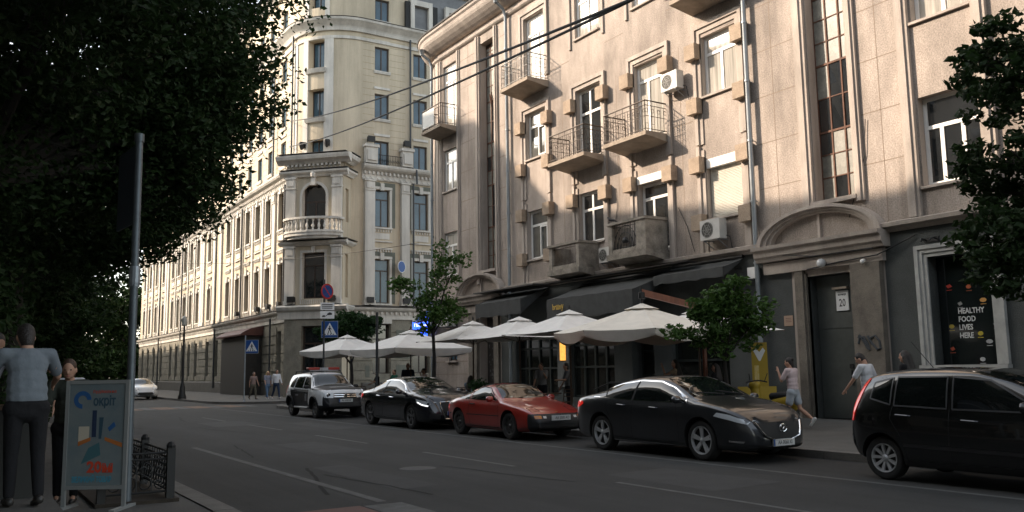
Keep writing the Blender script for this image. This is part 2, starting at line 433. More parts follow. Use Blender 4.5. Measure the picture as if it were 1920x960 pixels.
# ---- pilaster strips and window surrounds
mb = MB()
def strip(u0, u1, v0, v1, d=.09):
    fbox(mb, MA, u0, u1, v0, v1, .002, d); w = u1-u0
    fbox(mb, MA, u0+w*.28, u1-w*.28, v0, v1, d, d+.05)
for a, b in stairs:
    strip(a-.32, a-.04, 5.6 if a > 30 else 6.0, 17.6); strip(b+.04, b+.42, 5.6 if a > 30 else 6.0, 17.6)
    fbox(mb, MA, a-.1, b+.1, 6.08, 6.2, .002, .16)
strip(12.76, 13.1, 5.3, 17.6, .12); strip(10.74, 11.08, 5.3, 17.6, .12); strip(8.28, 8.6, 5.3, 17.6, .12)
strip(36.82, 37.12, 5.3, 17.6, .05); strip(38.7, 38.95, 5.3, 17.6, .05)
fbox(mb, MA, 38.98, 39.3, 5.3, 17.6, .002, .1)
def surround(a, b, v0, v1, top=True):
    """stepped frame round a window"""
    for s, (x0, x1) in ((-1, (a-.34, a-.2)), (1, (b+.2, b+.34))): fbox(mb, MA, x0, x1, v0, v1+.34, .002, .1)
    for x0, x1 in ((a-.2, a-.03), (b+.03, b+.2)): fbox(mb, MA, x0, x1, v0, v1+.2, .002, .045)
    if top:
        fbox(mb, MA, a-.2, b+.2, v1+.2, v1+.34, .002, .098); fbox(mb, MA, a-.2, b+.2, v1+.03, v1+.2, .002, .043)
for k in ('c1', 'c2', 'c3', 'c4'):
    a, b = cols[k]
    surround(a, b, 8.9, 12.65)
    surround(a, b, 5.3, 8.5, False)
surround(*cols['c1'], 14.1, 17.0); surround(*cols['c4'], 14.0, 17.0)
for a, b in (cols['c2'], cols['c3']):
    fbox(mb, MA, a-.36, a-.24, 14.5, 17.5, .002, .07); fbox(mb, MA, b+.24, b+.36, 14.5, 17.5, .002, .07)
for w in wins:      # sills
    if w[5] not in ('balcD', 'door', 'doorD'): fbox(mb, MA, w[0]-.05, w[1]+.05, w[2]-.07, w[2]-.002, -.1, .09)
mb.build('window_surround', trimA, rootA)
for w in wins:      # slim dark metal drips under the white windows
    pass
# ---- rustic blocks beside the windows
for k in ('c1', 'c2', 'c3', 'c4'):
    a, b = cols[k]
    for z in (12.08, 10.2, 8.2, 6.28):
        for x in (a-.27, b+.27):
            if z < 7 and k in ('c2', 'c3'): continue
            if z == 10.2 and k in ('c2', 'c3'): continue
            m1 = MB(); fbox(m1, MA, x-.24, x+.24, z-.26, z+.26, .003, .30)
            q = m1.build('rustic_block', blockA, rootA)
            bv = q.modifiers.new('b', 'BEVEL'); bv.width = .02; bv.segments = 1
# ---- windows
for (a, b, v0, v1, r, kd) in wins:
    d = -r+.08
    if kd == 'shut':
        m1 = MB(); fbox(m1, MA, a+.03, b-.03, v1-.3, v1-.002, -r+.01, .02)
        sh = m1.build('roller_shutter', whitepvc, rootA)
        n = 34
        m1 = MB()
        for i in range(n):
            z0 = v0+.01+(v1-.31-v0)*i/n; z1 = v0+.01+(v1-.31-v0)*(i+1)/n
            m1.face([MA(a+.03,z0,d), MA(b-.03,z0,d), MA(b-.03,(z0+z1)/2,d+.014), MA(a+.03,(z0+z1)/2,d+.014)])
            m1.face([MA(a+.03,(z0+z1)/2,d+.014), MA(b-.03,(z0+z1)/2,d+.014), MA(b-.03,z1,d), MA(a+.03,z1,d)])
        m1.build('slat_curtain', mat('beige_shutter', (.55,.52,.45), .6, var=.08), sh)
        continue
    gm = {'balcD': glassC, 'pvcC': glassC, 'pvcW': glassC, 'door': glassC, 'pvcG2': glassC, 'pvcG': glass('window_glass_mid', (.12,.12,.11))}.get(kd, glassD)
    mull, trans, sash = (.5,), (.7,), None
    if kd == 'trip': mull, trans = (.34, .7), (.66,)
    if kd == 'cross': mull, sash, trans = (.55,), 'all', (.66,)
    if kd in ('door', 'doorD'): mull, trans = (.62,), (.78,)
    if kd == 'balcD': mull, trans = (.4,), (.75,)
    fr = window(MA, a, b, v0, v1, d, rootA, whitepvc, gm, mull, trans, .1, sash=sash)
    if kd == 'doorD':
        m1 = MB(); fbox(m1, MA, a+.02, b-.02, v1+.002, v1+.28, -.1, .06); m1.build('shutter_box', whitepvc, rootA)
    if kd == 'pvcG':   # a sash left ajar
        m1 = MB()
        q0, q1, z0, z1 = a+.2, a+.72, v0+.1, v0+(v1-v0)*.66
        for (x0, x1, y0, y1) in ((q0,q0+.05,z0,z1),(q1-.05,q1,z0,z1),(q0+.05,q1-.05,z0,z0+.05),(q0+.05,q1-.05,z1-.05,z1)):
            fbox(m1, MA, x0, x1, y0, y1, d+.02, d+.055)
        m1.build('open_sash', whitepvc, fr)
# ---- stair strips
for si, (a, b) in enumerate(stairs):
    d = -.34; rr = random.Random(5+si)
    m1 = MB(); g1 = MB(); nv = 3; w = (b-a)/nv
    segs = [(6.25,8.25,0), (8.25,10.25,1), (10.25,12.3,0), (12.3,14.3,1), (14.3,16.6,0), (16.6,17.18,0)]
    for (v0, v1, dark) in segs:
        nh = 2 if dark else 3
        fbox(m1, MA, a+.005, b-.005, v0-.03, v0+.03, d-.05, d+.03)
        for i in range(nv):
            for j in range(nh):
                x0, x1 = a+w*i, a+w*(i+1); z0 = v0+(v1-v0)*j/nh; z1 = v0+(v1-v0)*(j+1)/nh
                mi_ = 1 if (dark and i < 2 and rr.random() < .85) or rr.random() < .07 else 0
                off = rr.uniform(-.012, .012)
                g1.face([MA(x0,z0,d+off), MA(x1,z0,d-off), MA(x1,z1,d-off*.5), MA(x0,z1,d+off*.6)], mi_)
                if j: fbox(m1, MA, x0+.02, x1-.02, z0-.015, z0+.015, d-.03, d+.02)
        for i in range(nv+1): fbox(m1, MA, max(a+.004, a+w*i-.022), min(b-.004, a+w*i+.022), v0+.03, v1-.03, d-.04, d+.028)
    for k in range(4):   # crooked repairs, cross pieces
        z = 13.0+rr.random()*2; x = a+.2+rr.random()*.6
        m1.tube([MA(x,z,d+.05), MA(x+rr.uniform(-.2,.3), z+.8, d+.1)], .03, 5)
    f = m1.build('stair_window', rustframe, rootA)
    g1.build('glazing', [glassOld, glassD], f)
# ---- portals
def portal(c, half, dl, dr, name):
    m1 = MB()
    ho, rise, z0 = half, .98, 5.1
    N = 26
    def arc(sc, dz): return [(c - ho*sc*math.cos(PI*k/N), z0 + dz + rise*(sc+ (0 if sc > .95 else -.02))*math.sin(PI*k/N)) for k in range(N+1)]
    for (s0, s1, d1) in ((1.0, .93, .34), (.93, .86, .26), (.86, .8, .19)):
        A = arc(s0, 0); B = arc(s1, 0)
        for k in range(N):
            q = [A[k], A[k+1], B[k+1], B[k]]
            m1.prism(q, lambda a, b, d: MA(a, b, d), .004, d1)
    fsweep(m1, MA, c-ho-.05, c+ho+.05, [(4.66,.004),(4.66,.3),(4.74,.34),(4.8,.4),(4.96,.43),(5.0,.52),(5.1,.54),(5.1,.004)])
    fsweep(m1, MA, c-ho+.1, c+ho-.1, [(4.3,.004),(4.3,.16),(4.62,.18),(4.66,.004)])
    fbox(m1, MA, c-.04, c+.04, 5.12, 5.9, .003, .09)
    p = m1.build('portal', trimA, rootA)
    return p
portal(15.9, 2.1, 0, 0, 'portal'); portal(34.85, 2.1, 0, 0, 'portal')
stst = mat('stained_stone', (.19,.165,.135), .9, var=.45, vscale=1.6, bump=.5, bscale=35, speck=.2, sscale=40)
for (a, b, z0, z1, d0, d1) in ((14.0,14.9,.1,4.3,.003,.2),(16.52,16.8,.1,4.3,.003,.14),(14.9,14.98,.12,4.2,-.1,.08),(16.45,16.52,.12,4.2,-.1,.08),(33.3,33.7,.1,4.3,.003,.12),(35.15,35.6,.1,4.3,.003,.16),(35.75,36.05,.1,4.3,.003,.08)):
    m1 = MB(); fbox(m1, MA, a, b, z0, z1, d0, d1); m1.build('door_pilaster', stst, rootA)
m1 = MB()
fbox(m1, MA, 14.99, 16.44, .125, 4.1, -.44, -.36); fbox(m1, MA, 15.3, 15.33, .3, 2.4, -.36, -.35)
fbox(m1, MA, 14.99, 16.44, 2.62, 2.66, -.36, -.345)
dr = m1.build('door', mat('dark_grey_door', (.07,.078,.072), .55, var=.25, vscale=3), rootA)
m1 = MB(); m1.tube([MA(15.42,1.05,-.33), MA(15.42,1.45,-.33)], .018, 8); fbox(m1, MA, 15.36, 15.48, 1.5, 1.62, -.36, -.33)
m1.build('handle', iron, dr)
m1 = MB(); fbox(m1, MA, 33.76, 35.09, .125, 4.08, -.46, -.4); dr = m1.build('door', mat('brown_door', (.035,.03,.026), .6, var=.3), rootA)
m1 = MB()
for i in range(60):
    x, z = 33.9+RND.random()*1.0, .5+RND.random()*2.2; s = .03+RND.random()*.05
    fbox(m1, MA, x, x+s, z, z+s*1.4, -.4, -.397+RND.random()*.002)
m1.build('paper_notice', mat('old_paper', (.2,.2,.19), .9, var=.5, vscale=9), dr)
# ---- shop window at the right, white moulded frame and painted glass
for (a, b, lab) in ((11.2, 12.75, 1), (6.7, 8.3, 0)):
    m1 = MB()
    for k, (o0, o1, dd) in enumerate(((.30,.2,.12),(.2,.1,.085),(.1,.0,.05))):
        fbox(m1, MA, a-o0, a-o1, 1.56, 4.25+o0, .003, dd); fbox(m1, MA, b+o1, b+o0, 1.56, 4.25+o0, .003, dd)
        fbox(m1, MA, a-o1, b+o1, 4.25+o1, 4.25+o0, .003, dd-.001)
    fbox(m1, MA, a-.32, b+.32, 1.46, 1.555, .003, .2)
    sw = m1.build('shop_window', mat('white_frame_paint', (.40,.40,.38), .8, var=.25, vscale=3, bump=.2), rootA)
    m1 = MB(); fbox(m1, MA, a+.01, b-.01, 1.57, 4.24, -.4, -.33); m1.build('pane', shopglass, sw)
    if lab:
        ink = mat('window_lettering', (.55,.55,.54), .6)
        for i, wd in enumerate(('HEALTHY', 'FOOD', 'LIVES', 'HERE')):
            text(wd, 'lettering', .185, ink, frame_mat(MA(12.27, 2.86-.2*i, -.326), (0,-1,0), (0,0,1)), sw, 'LEFT', .002, sx=.82, bold=.005)
        icons = [(12.45,3.5,(.5,.05,.03)),(11.95,3.45,(.4,.08,.02)),(11.35,3.42,(.3,.3,.3)),(12.2,3.05,(.25,.25,.24)),(11.62,3.1,(.5,.25,.06)),
                 (12.46,2.5,(.4,.3,.05)),(11.35,2.5,(.3,.3,.3)),(11.75,2.3,(.45,.35,.03)),(11.55,2.1,(.35,.35,.35)),(12.48,1.95,(.4,.07,.03)),(11.3,1.85,(.3,.3,.3)),(11.75,1.68,(.42,.42,.42))]
        for i, (u, z, cc) in enumerate(icons):
            im = mat('decal_%d' % i, cc, .6)
            m1 = MB(); k = 7 if i % 3 else 4
            pts = [(u+.07*math.cos(2*PI*j/k+.3)*(1 if i % 2 else 1.25), z+.055*math.sin(2*PI*j/k+.3)) for j in range(k)]
            m1.prism(pts, lambda a_, b_, d_: MA(a_, b_, d_), -.329, -.326)
            fbox(m1, MA, u-.07, u+.07, z-.105, z-.09, -.329, -.3265)
            m1.build('food_decal', im, sw)
# ---- cafe front
shopfr = mat('dark_green_joinery', (.018,.024,.022), .5)
cafeglass = mat('dark_cafe_glass', (.016,.018,.016), .08, spec=.8, var=.5, vscale=2)  # plain dark glass without any glow
for (a, b, v0, v1, nx) in ((28.9,32.0,.5,3.25,4), (25.3,28.0,.5,3.3,4), (23.1,24.3,.14,3.0,1), (19.6,22.2,.9,3.1,2)):
    m1 = MB(); d = -.2 if nx > 1 else -.5
    for i in range(nx+1):
        x = a+(b-a)*i/nx; fbox(m1, MA, max(a+.002,x-.05), min(b-.002,x+.05), v0+.002, v1-.002, d-.05, d+.04)
    for z in (v0+.05, v0+(v1-v0)*.42, v0+(v1-v0)*.72, v1-.05): fbox(m1, MA, a+.05, b-.05, z-.04, z+.04, d-.045, d+.034)
    f = m1.build('cafe_window' if nx > 1 else 'cafe_door', shopfr, rootA)
    m1 = MB(); fbox(m1, MA, a+.01, b-.01, v0+.01, v1-.01, d-.04, d-.02); m1.build('pane', cafeglass, f)
m1 = MB(); fbox(m1, MA, 28.05, 28.85, .9, 3.0, .003, .06); mp_ = m1.build('menu_panel', mat('grey_panel', (.13,.135,.13), .7, var=.2), rootA)
m1 = MB(); fbox(m1, MA, 28.27, 28.63, 1.95, 2.75, .061, .09); m1.build('lit_menu', mat('lit_menu_sheet', (.6,.33,.1), .5, emit=(1,.45,.08), estr=.42, var=.6, vscale=9, col2=(.3,.14,.03)), mp_)
# graffiti scribble on the portal pillar
m1 = MB(); rr = random.Random(3)
for k in range(2):
    pts = [MA(14.6-.3*k+.16*math.cos(t*.8+k)*(1+.2*k), 2.15+.2*math.sin(t*1.1+k*.7)+.03*t/8, .204) for t in range(9)]
    m1.tube(pts, .035, 5)
sc = m1.build('graffiti', mat('dark_spray', (.055,.06,.065), .9), rootA)
# ---- ground floor coursing on the far corner (beige stone)
m1 = MB(); fbox(m1, MA, 36.2, 42.6, .1, .5, .003, .1); fbox(m1, MA, 37.2, 38.3, 2.02, 2.1, .003, .12); m1.build('plinth', trimA, rootA)
window(MA, 37.3, 38.2, 2.1, 3.0, -.12, rootA, darkframe, glassB, (.5,), (), .06)
# ---- drain pipes
def drain(u, v0, v1, d=.16, kick=True):
    m1 = MB(); pts = [MA(u, v0, d), MA(u, v1-.6, d)]
    if kick: pts += [MA(u, v1-.25, d+.12), MA(u, v1, .62)]
    m1.tube(pts, .075, 10)
    z = v0+.5
    while z < v1-.6:
        m1.lathe([(.078,-.03),(.095,-.03),(.095,.03),(.078,.03)], MA(u, z, d), 2, 10); m1.tube([MA(u,z,0), MA(u,z,d)], .015, 5); z += 1.9
    if kick: m1.lathe([(.1,0),(.17,.28),(.19,.3),(.1,.3)], MA(u, v1-.02, .66), 2, 10)
    return m1.build('drain_pipe', zinc, rootA, True)
drain(18.12, .4, 18.2, .2); drain(32.2, .4, 18.2); drain(39.75, .4, 18.2)
# ---- thin cables on the wall
for P, r_ in (([MA(14.2,8.2,.05), MA(14.3,7.2,.05), MA(14.9,5.6,.05)], .012), ([MA(13.0,4.85,.06), MA(14.0,4.45,.23), MA(15.2,4.4,.2), MA(16.3,4.3,.2)], .02), ([MA(18.0,4.95,.3), MA(15.9,4.62,.46), MA(14,4.62,.4)], .015), ([MA(24.9,8.3,.03), MA(24.8,7.6,.03), MA(24.95,7.0,.03), MA(24.85,6.6,.03)], .012), ([MA(21.6,7.0,.03), MA(21.2,6.3,.03), MA(20.9,5.4,.03)], .01)):
    m1 = MB(); m1.tube(P, r_, 5); m1.build('cable', blackM, rootA)
# ---- iron balconies
def balcony(u0, u1, z, p=1.05, h=1.08, seed=1, col=ironbrown, plain=False):
    m1 = MB(); g = .004; us = MA.us(u0, u1)
    # slab, thin at the front edge and deeper at the wall
    for a in range(len(us)-1):
        x0, x1 = us[a], us[a+1]
        pr = [(z-.3, g), (z-.2, p*.6), (z-.14, p), (z, p), (z, g)]
        fsweep(m1, MA, x0, x1, pr)
    slab = m1.build('balcony', balc, rootA)
    m1 = MB(); rr = random.Random(seed); q = p-.05; zt = z+h
    a, b = u0+.05, u1-.05
    path = [MA(a, 0, .02), MA(a, 0, q)] + [MA(x, 0, q) for x in MA.us(a, b)[1:]] + [MA(b, 0, .02)]
    def run(zz, r, n=6): m1.tube([Vector((v.x, v.y, zz)) for v in path], r, n)
    run(zt, .026); run(zt-.17, .014); run(z+.09, .014); run(z+h*.5, .01)
    segs = [(path[i], path[i+1]) for i in range(len(path)-1)]
    for A, B in segs:
        L = (B-A).length; n = max(2, int(L/.13))
        for i in range(n+1):
            P = A.lerp(B, i/n); Pz = lambda zz: Vector((P.x, P.y, zz))
            m1.tube([Pz(z), Pz(zt if i % 3 == 0 or i in (0, n) else zt-.17)], .014 if i in (0, n) else .009, 5, caps=False)
            if not plain and i < n and i % 2 == 0:   # forged squares and loops
                zc = z+.25+.3*rr.random(); Q = A.lerp(B, (i+1)/n)
                m1.tube([Vector((P.x,P.y,zc)), Vector((Q.x,Q.y,zc))], .008, 4, caps=False)
                m1.tube([Vector((P.x,P.y,zc+.26)), Vector((Q.x,Q.y,zc+.26))], .008, 4, caps=False)
                M_ = (P+Q)/2; rad = L/n*.42
                dv = (Q-P).normalized()
                ring = [Vector((M_.x,M_.y,z+h*.68)) + dv*rad*math.cos(t*PI/4) + Vector((0,0,rad*1.3*math.sin(t*PI/4))) for t in range(9)]
                m1.tube(ring, .008, 4, caps=False)
    m1.build('railing', col, slab, False)
    return slab
balcony(21.95, 24.3, 9.66, seed=2)
balcony(25.45, 27.8, 9.7, seed=3)
balcony(29.1, 31.25, 13.72, p=1.1, seed=4, col=mat('pale_grey_iron', (.25,.24,.22), .6, .2))
b4 = balcony(37.05, 39.1, 13.72, p=1.0, seed=5, plain=True)
m1 = MB(); fbox(m1, MA, 37.75, 39.0, 13.85, 14.72, .98, .985); fbox(m1, MA, 39.05, 39.06, 13.85, 14.72, .2, .98); m1.build('white_sheet', mat('white_sheeting', (.6,.6,.58), .8), b4)
balcony(18.2, 20.55, 13.72, seed=6)
# ---- heavy concrete balconies on the first floor
def parapet_balcony(u0, u1, z, h, p, solid):
    m1 = MB()
    fsweep(m1, MA, u0-.06, u1+.06, [(z-.38,.004),(z-.22,p*.8),(z-.2,p+.06),(z,p+.08),(z,.004)])
    for x0, x1 in ((u0, u0+.5 if solid else u0+.18), (u1-.2, u1)): fbox(m1, MA, x0, x1, z, z+h, p-.16, p)
    fbox(m1, MA, u0, u0+.16, z, z+h, .004, p-.16); fbox(m1, MA, u1-.16, u1, z, z+h, .004, p-.16)
    fbox(m1, MA, u0-.05, u1+.05, z+h, z+h+.09, p-.2, p+.05); fbox(m1, MA, u0-.05, u0+.2, z+h, z+h+.09, .004, p-.2)
    fbox(m1, MA, u0+.18, u1-.18, z, z+.16, p-.14, p-.02)
    s = m1.build('concrete_balcony', concrete, rootA)
    bv = s.modifiers.new('b', 'BEVEL'); bv.width = .02; bv.segments = 1
    m1 = MB(); a, b = (u0+.5 if solid else u0+.18), u1-.2; n = int((b-a)/.085); d = p-.08
    for i in range(1, n): x = a+(b-a)*i/n; m1.tube([MA(x,z+.16,d), MA(x,z+h,d)], .009, 4, caps=False)
    for zz in (z+.22, z+h-.1): m1.tube([MA(a,zz,d), MA(b,zz,d)], .012, 5)
    if solid:
        cx_ = (a+b)/2
        for r in (.2,.34,.48): m1.tube([MA(cx_+r*1.3*math.cos(PI*k/10), z+.16+r*1.7*math.sin(PI*k/10), d+.015) for k in range(11)], .014, 5)
        m1.lathe([(.0,.0),(.1,.02),(.12,.1),(.06,.2),(0,.22)], MA(cx_, z+.35, d), 2, 10)
    m1.build('grille', ironbrown if not solid else iron, s)
parapet_balcony(22.2, 24.2, 5.6, 1.05, 1.0, True)
parapet_balcony(26.05, 28.0, 5.42, .92, .95, False)
rebase(rootA, (20.5, 22, 0))
# ================================================================ YELLOW CORNER BUILDING
RB = 3.6; XB = 18.6; YB = 53.2; A1 = RB*PI/2
def fnB(u):
    if u < 0: return (XB, YB+RB-u, -1, 0)
    if u <= A1:
        t = u/RB; return (XB+RB-RB*math.cos(t), YB+RB-RB*math.sin(t), -math.cos(t), -math.sin(t))
    return (XB+RB+u-A1, YB, 0, -1)
MBd = Path(fnB, (0, A1))
def uY(y): return YB+RB-y          # left facade: world Y -> u
def uX(x): return x-XB-RB+A1       # right facade: world X -> u
rootB = empty('corner_building', (0,0,0), 0, 'yellow and cream ornate corner building with rounded tower and white pilasters across the side street', 'building')
UL, UR = uY(113), uX(46)
winsB = []
leftY = [59.0, 62.0, 64.6, 67.25, 69.95, 72.9, 79.2, 83.5, 86.3, 89.1, 91.9, 94.7, 99.5, 103.5, 107.0, 110.5]
for y in leftY:
    u = uY(y)
    winsB += [(u-.58,u+.58,6.35,9.15,.3,'L'), (u-.58,u+.58,11.55,14.1,.3,'L')]
    if not 60 < y < 71: winsB += [(u-.5,u+.5,1.5,4.5,.4,'G')]
    for z in (16.0, 18.75, 22.0, 25.6): winsB += [(u-.55,u+.55,z,z+1.75,.22,'U')]
for y in (71.5, 76): winsB += [(uY(y)-.5,uY(y)+.5,1.5,4.5,.4,'G')]
rightX = [23.55, 26.45, 29.2, 32]
for x in rightX:
    u = uX(x)
    winsB += [(u-.55,u+.55,6.1,9.05,.22,'R3'), (u-.55,u+.55,11.2,13.75,.22,'R3')]
    for z, h in ((15.42,1.7), (18.66,1.74), (22.02,1.7), (25.62,1.55)): winsB += [(u-.53,u+.53,z,z+h,.25,'R')]
    winsB += [(u-.6,u+.6,1.5,4.75,.4,'G')]
uc = A1*.42        # tower windows on the round corner
for z, h in ((15.3,1.75), (18.5,2.0), (21.9,2.0), (26.2,1.9)): winsB += [(uc-.62,uc+.62,z,z+h,.55,'T')]
holes = [w[:5] for w in winsB]
mb = MB()
fwall(mb, MBd, UL, UR, 0, 5.6, holes, 2, .3, 2)
fwall(mb, MBd, UL, UR, 5.6, 15.2, holes, 0, .3, 0)
fwall(mb, MBd, UL, UR, 15.2, 29.3, holes, 0, .3, 0, d=-.03)
# solid back so light does not leak
fbox(mb, MBd, UL, UL+.02, 0, 29.3, -14, 0, 0)
mb.build('wall', [yellowB, whiteB, stoneB], rootB)
m1 = MB(); us = MBd.us(UL, UR)
for k in range(len(us)-1):
    rr_ = 3.4 if us[k] >= 0 and us[k] < A1 else 9
    m1.face([MBd(us[k],29.3,-.03), MBd(us[k+1],29.3,-.03), MBd(us[k+1],31.3,-rr_), MBd(us[k],31.3,-rr_)])
m1.build('roof', roofM, rootB)
# granite plinth, coursed ground floor
m1 = MB(); fsweep(m1, MBd, UL, 0-.01, [(0,.004),(0,.14),(.95,.14),(1.05,.08),(1.05,.004)]); fsweep(m1, MBd, A1, UR, [(0,.004),(0,.12),(.85,.12),(.95,.08),(.95,.004)]); m1.build('plinth', plinthM, rootB)
m1 = MB()
gw = sorted([(w[0]-.06, w[1]+.06) for w in winsB if w[5] == 'G'])
def gaps(a, b):
    out = []; x = a
    for p, q in gw:
        if q < a or p > b: continue
        if p > x: out.append((x, p))
        x = max(x, q)
    if x < b: out.append((x, b))
    return out
for z in (1.1, 1.72, 2.34, 2.96, 3.58, 4.2):
    for a, b in gaps(UL, UR):
        if b-a > .3: fbox(m1, MBd, a, b, z+.03, z+.59, .003, .07)
m1.build('rusticated_course', stoneB, rootB)
for x0, x1 in ((20.4+2, 22.7), (24.6, 25.6), (27.2, 28.4)):   # dark render panels between the piers
    for z in (1.3, 2.5, 3.6): m1 = MB(); fbox(m1, MBd, uX(x0), uX(x1), z, z+.75, .072, .09); m1.build('render_panel', greyB, rootB)
# ledge above the street floor with dentils
m1 = MB()
fsweep(m1, MBd, UL, UR, [(5.05,.004),(5.05,.08),(5.5,.1),(5.55,.16),(5.62,.3),(5.72,.38),(5.8,.4),(5.84,.36),(5.95,.06),(5.95,.004)])
u = UL+.2
while u < UR:
    fbox(m1, MBd, u, u+.14, 5.36, 5.54, .1, .2); u += .34
m1.build('ledge', whiteB, rootB)
m1 = MB(); fsweep(m1, MBd, UL, UR, [(5.8,.405),(5.842,.425),(5.86,.36),(5.955,.07),(5.955,.0641),(5.845,.36)]); m1.build('ledge_flashing', darkroof, rootB)
# main cornice over the second floor
m1 = MB()
for a, b in ((UL, 0.0), (A1-.1, UR)):
    fsweep(m1, MBd, a, b, [(14.35,.004),(14.35,.1),(14.45,.14),(14.5,.1),(14.9,.1),(15.0,.3),(15.08,.42),(15.2,.5),(15.32,.52),(15.36,.45),(15.42,.004)])
    u = a+.1
    while u < b-.1:
        fbox(m1, MBd, u, u+.12, 14.72, 14.92, .1, .26); u += .3
        # looping frieze under the dentils
    u = a+.2
    while u < b-.4:
        pts = [MBd(u+.2-.2*math.cos(PI*k/6), 14.62-.2*math.sin(PI*k/6), .12) for k in range(7)]
        m1.tube(pts, .045, 4); u += .42
fsweep(m1, MBd, UL, UR, [(24.5,-.02),(24.5,.1),(24.7,.16),(24.8,.22),(25.0,.42),(25.12,.56),(25.26,.6),(25.3,.55),(25.36,-.02)])
fsweep(m1, MBd, UL, UR, [(28.6,-.02),(28.6,.16),(28.8,.3),(29.0,.55),(29.2,.7),(29.32,.72),(29.32,-.02)])
fsweep(m1, MBd, UL, UR, [(23.95,-.02),(23.95,.05),(24.15,.06),(24.15,-.02)])
m1.build('cornice', whiteB, rootB, True, angle=.5)
m1 = MB(); fsweep(m1, MBd, UL, UR, [(25.27,.605),(25.3,.63),(25.33,.6),(25.4,.0),(25.365,-.0)]); m1.build('cornice_flashing', darkroof, rootB)
# ---- pilasters
m1 = MB()
def pil(u0, u1, v0, v1, d=.14, cap=True):
    fbox(m1, MBd, u0, u1, v0, v1, -.02, d)
    if cap:
        fbox(m1, MBd, u0-.06, u1+.06, v1-.12, v1, -.02, d+.08); fbox(m1, MBd, u0-.03, u1+.03, v1-.75, v1-.66, -.02, d+.05)
        fbox(m1, MBd, u0+.08, u1-.08, v1-.6, v1-.18, d, d+.06)
        fbox(m1, MBd, u0-.05, u1+.05, v0, v0+.3, -.02, d+.05)
for y in (57.2, 60.5, 75.2, 77.3, 81.2, 82.0, 96.9, 98.0, 101.5, 105.5, 109):
    pil(uY(y)-.32, uY(y)+.32, 5.96, 14.34)
for y in (63.3, 65.9, 68.6, 71.4, 84.9, 87.7, 90.5, 93.3):
    pil(uY(y)-.2, uY(y)+.2, 5.96, 14.34, .1, False)
pil(uX(22.25), uX(22.95), 5.96, 14.34, .3); pil(uX(24.9), uX(25.5), 5.96, 14.34, .3); pil(uX(28.0), uX(28.4), 5.96, 14.34, .1)
# tower ribs (white strips beside the tower windows)
fbox(m1, MBd, uc-1.05, uc-.63, 15.2, 23.94, -.03, .05); fbox(m1, MBd, uc+.63, uc+1.25, 15.2, 23.94, -.03, .05)
fbox(m1, MBd, uc-.95, uc-.63, 25.42, 28.6, -.03, .05); fbox(m1, MBd, uc+.63, uc+.95, 25.42, 28.6, -.03, .05)
fbox(m1, MBd, .02, .6, 15.2, 23.94, -.03, .03)
for z in (18.5, 21.9):   # tower sills
    fsweep(m1, MBd, uc-.75, uc+.75, [(z-.32,-.03),(z-.3,.12),(z-.12,.2),(z-.02,.24),(z,-.03)])
m1.build('pilaster', whiteB, rootB)
# tower and wing horizontal joints
m1 = MB()
for k in range(20):
    z = 15.7+k*.45
    fbox(m1, MBd, A1-.05, uX(23.0), z, z+.02, -.03, -.025); fbox(m1, MBd, uX(24.1), uX(25.3), z, z+.02, -.03, -.025)
    for y in (58, 60.5, 63.3, 66, 68.6): fbox(m1, MBd, uY(y)-.5, uY(y)+.5, z, z+.02, -.03, -.025)
m1.build('mortar_joint', mat('dark_joint', (.30,.24,.14), .9), rootB)  # joint lines in a darker tone than the yellow stucco
# ---- window surrounds: keystones, hoods, aprons
m1 = MB(); m2 = MB(); m3 = MB()
for (a, b, v0, v1, r, kd) in winsB:
    if kd in ('L', 'R3'):
        fbox(m1, MBd, a-.18, a-.02, v0, v1, .003, .07); fbox(m1, MBd, b+.02, b+.18, v0, v1, .003, .07)
        fbox(m1, MBd, a-.2, b+.2, v1+.02, v1+.2, .003, .08); m_ = (a+b)/2
        fbox(m1, MBd, m_-.13, m_+.13, v1-.06, v1+.42, .003, .17)
        fbox(m1, MBd, a-.2, b+.2, v0-.12, v0-.003, .003, .12)
        if kd == 'R3':
            fbox(m3, MBd, a-.42, a-.2, v0, v1+.5, .003, .05); fbox(m3, MBd, b+.2, b+.42, v0, v1+.5, .003, .05); fbox(m3, MBd, a-.2, m_-.15, v1+.22, v1+.5, .003, .05); fbox(m3, MBd, m_+.15, b+.2, v1+.22, v1+.5, .003, .05)
        if v0 > 10:   # apron with little drops, and hood band below
            fbox(m1, MBd, a-.2, b+.2, v0-1.0, v0-.92, .003, .1); fbox(m1, MBd, a-.2, b+.2, v0-1.5, v0-1.4, .003, .12)
            x = a-.15
            while x < b+.1: fbox(m1, MBd, x, x+.08, v0-1.66, v0-1.5, .003, .09); fbox(m1, MBd, x, x+.07, v0-.32, v0-.16, .003, .08); x += .19
            fbox(m1, MBd, a-.02, b+.02, v0-.8, v0-.4, .003, .04)
        elif v0 > 6:
            x = a-.2
            while x < b+.15: fbox(m1, MBd, x, x+.07, v0-.38, v0-.14, .003, .07); x += .16
    if kd in ('R', 'U'):
        fsweep(m1, MBd, a-.08, b+.08, [(v0-.22,-.03),(v0-.2,.06),(v0-.06,.1),(v0-.01,.1),(v0-.01,-.03)])
        fbox(m1, MBd, a-.05, b+.05, v1+.32, v1+.48, -.03, .04)
    if kd == 'G' and a > 0:
        fbox(m1, MBd, a-.1, b+.1, v1+.02, v1+.3, .075, .16)
m1.build('window_surround', whiteB, rootB); m3.build('grey_panel', greyB, rootB)
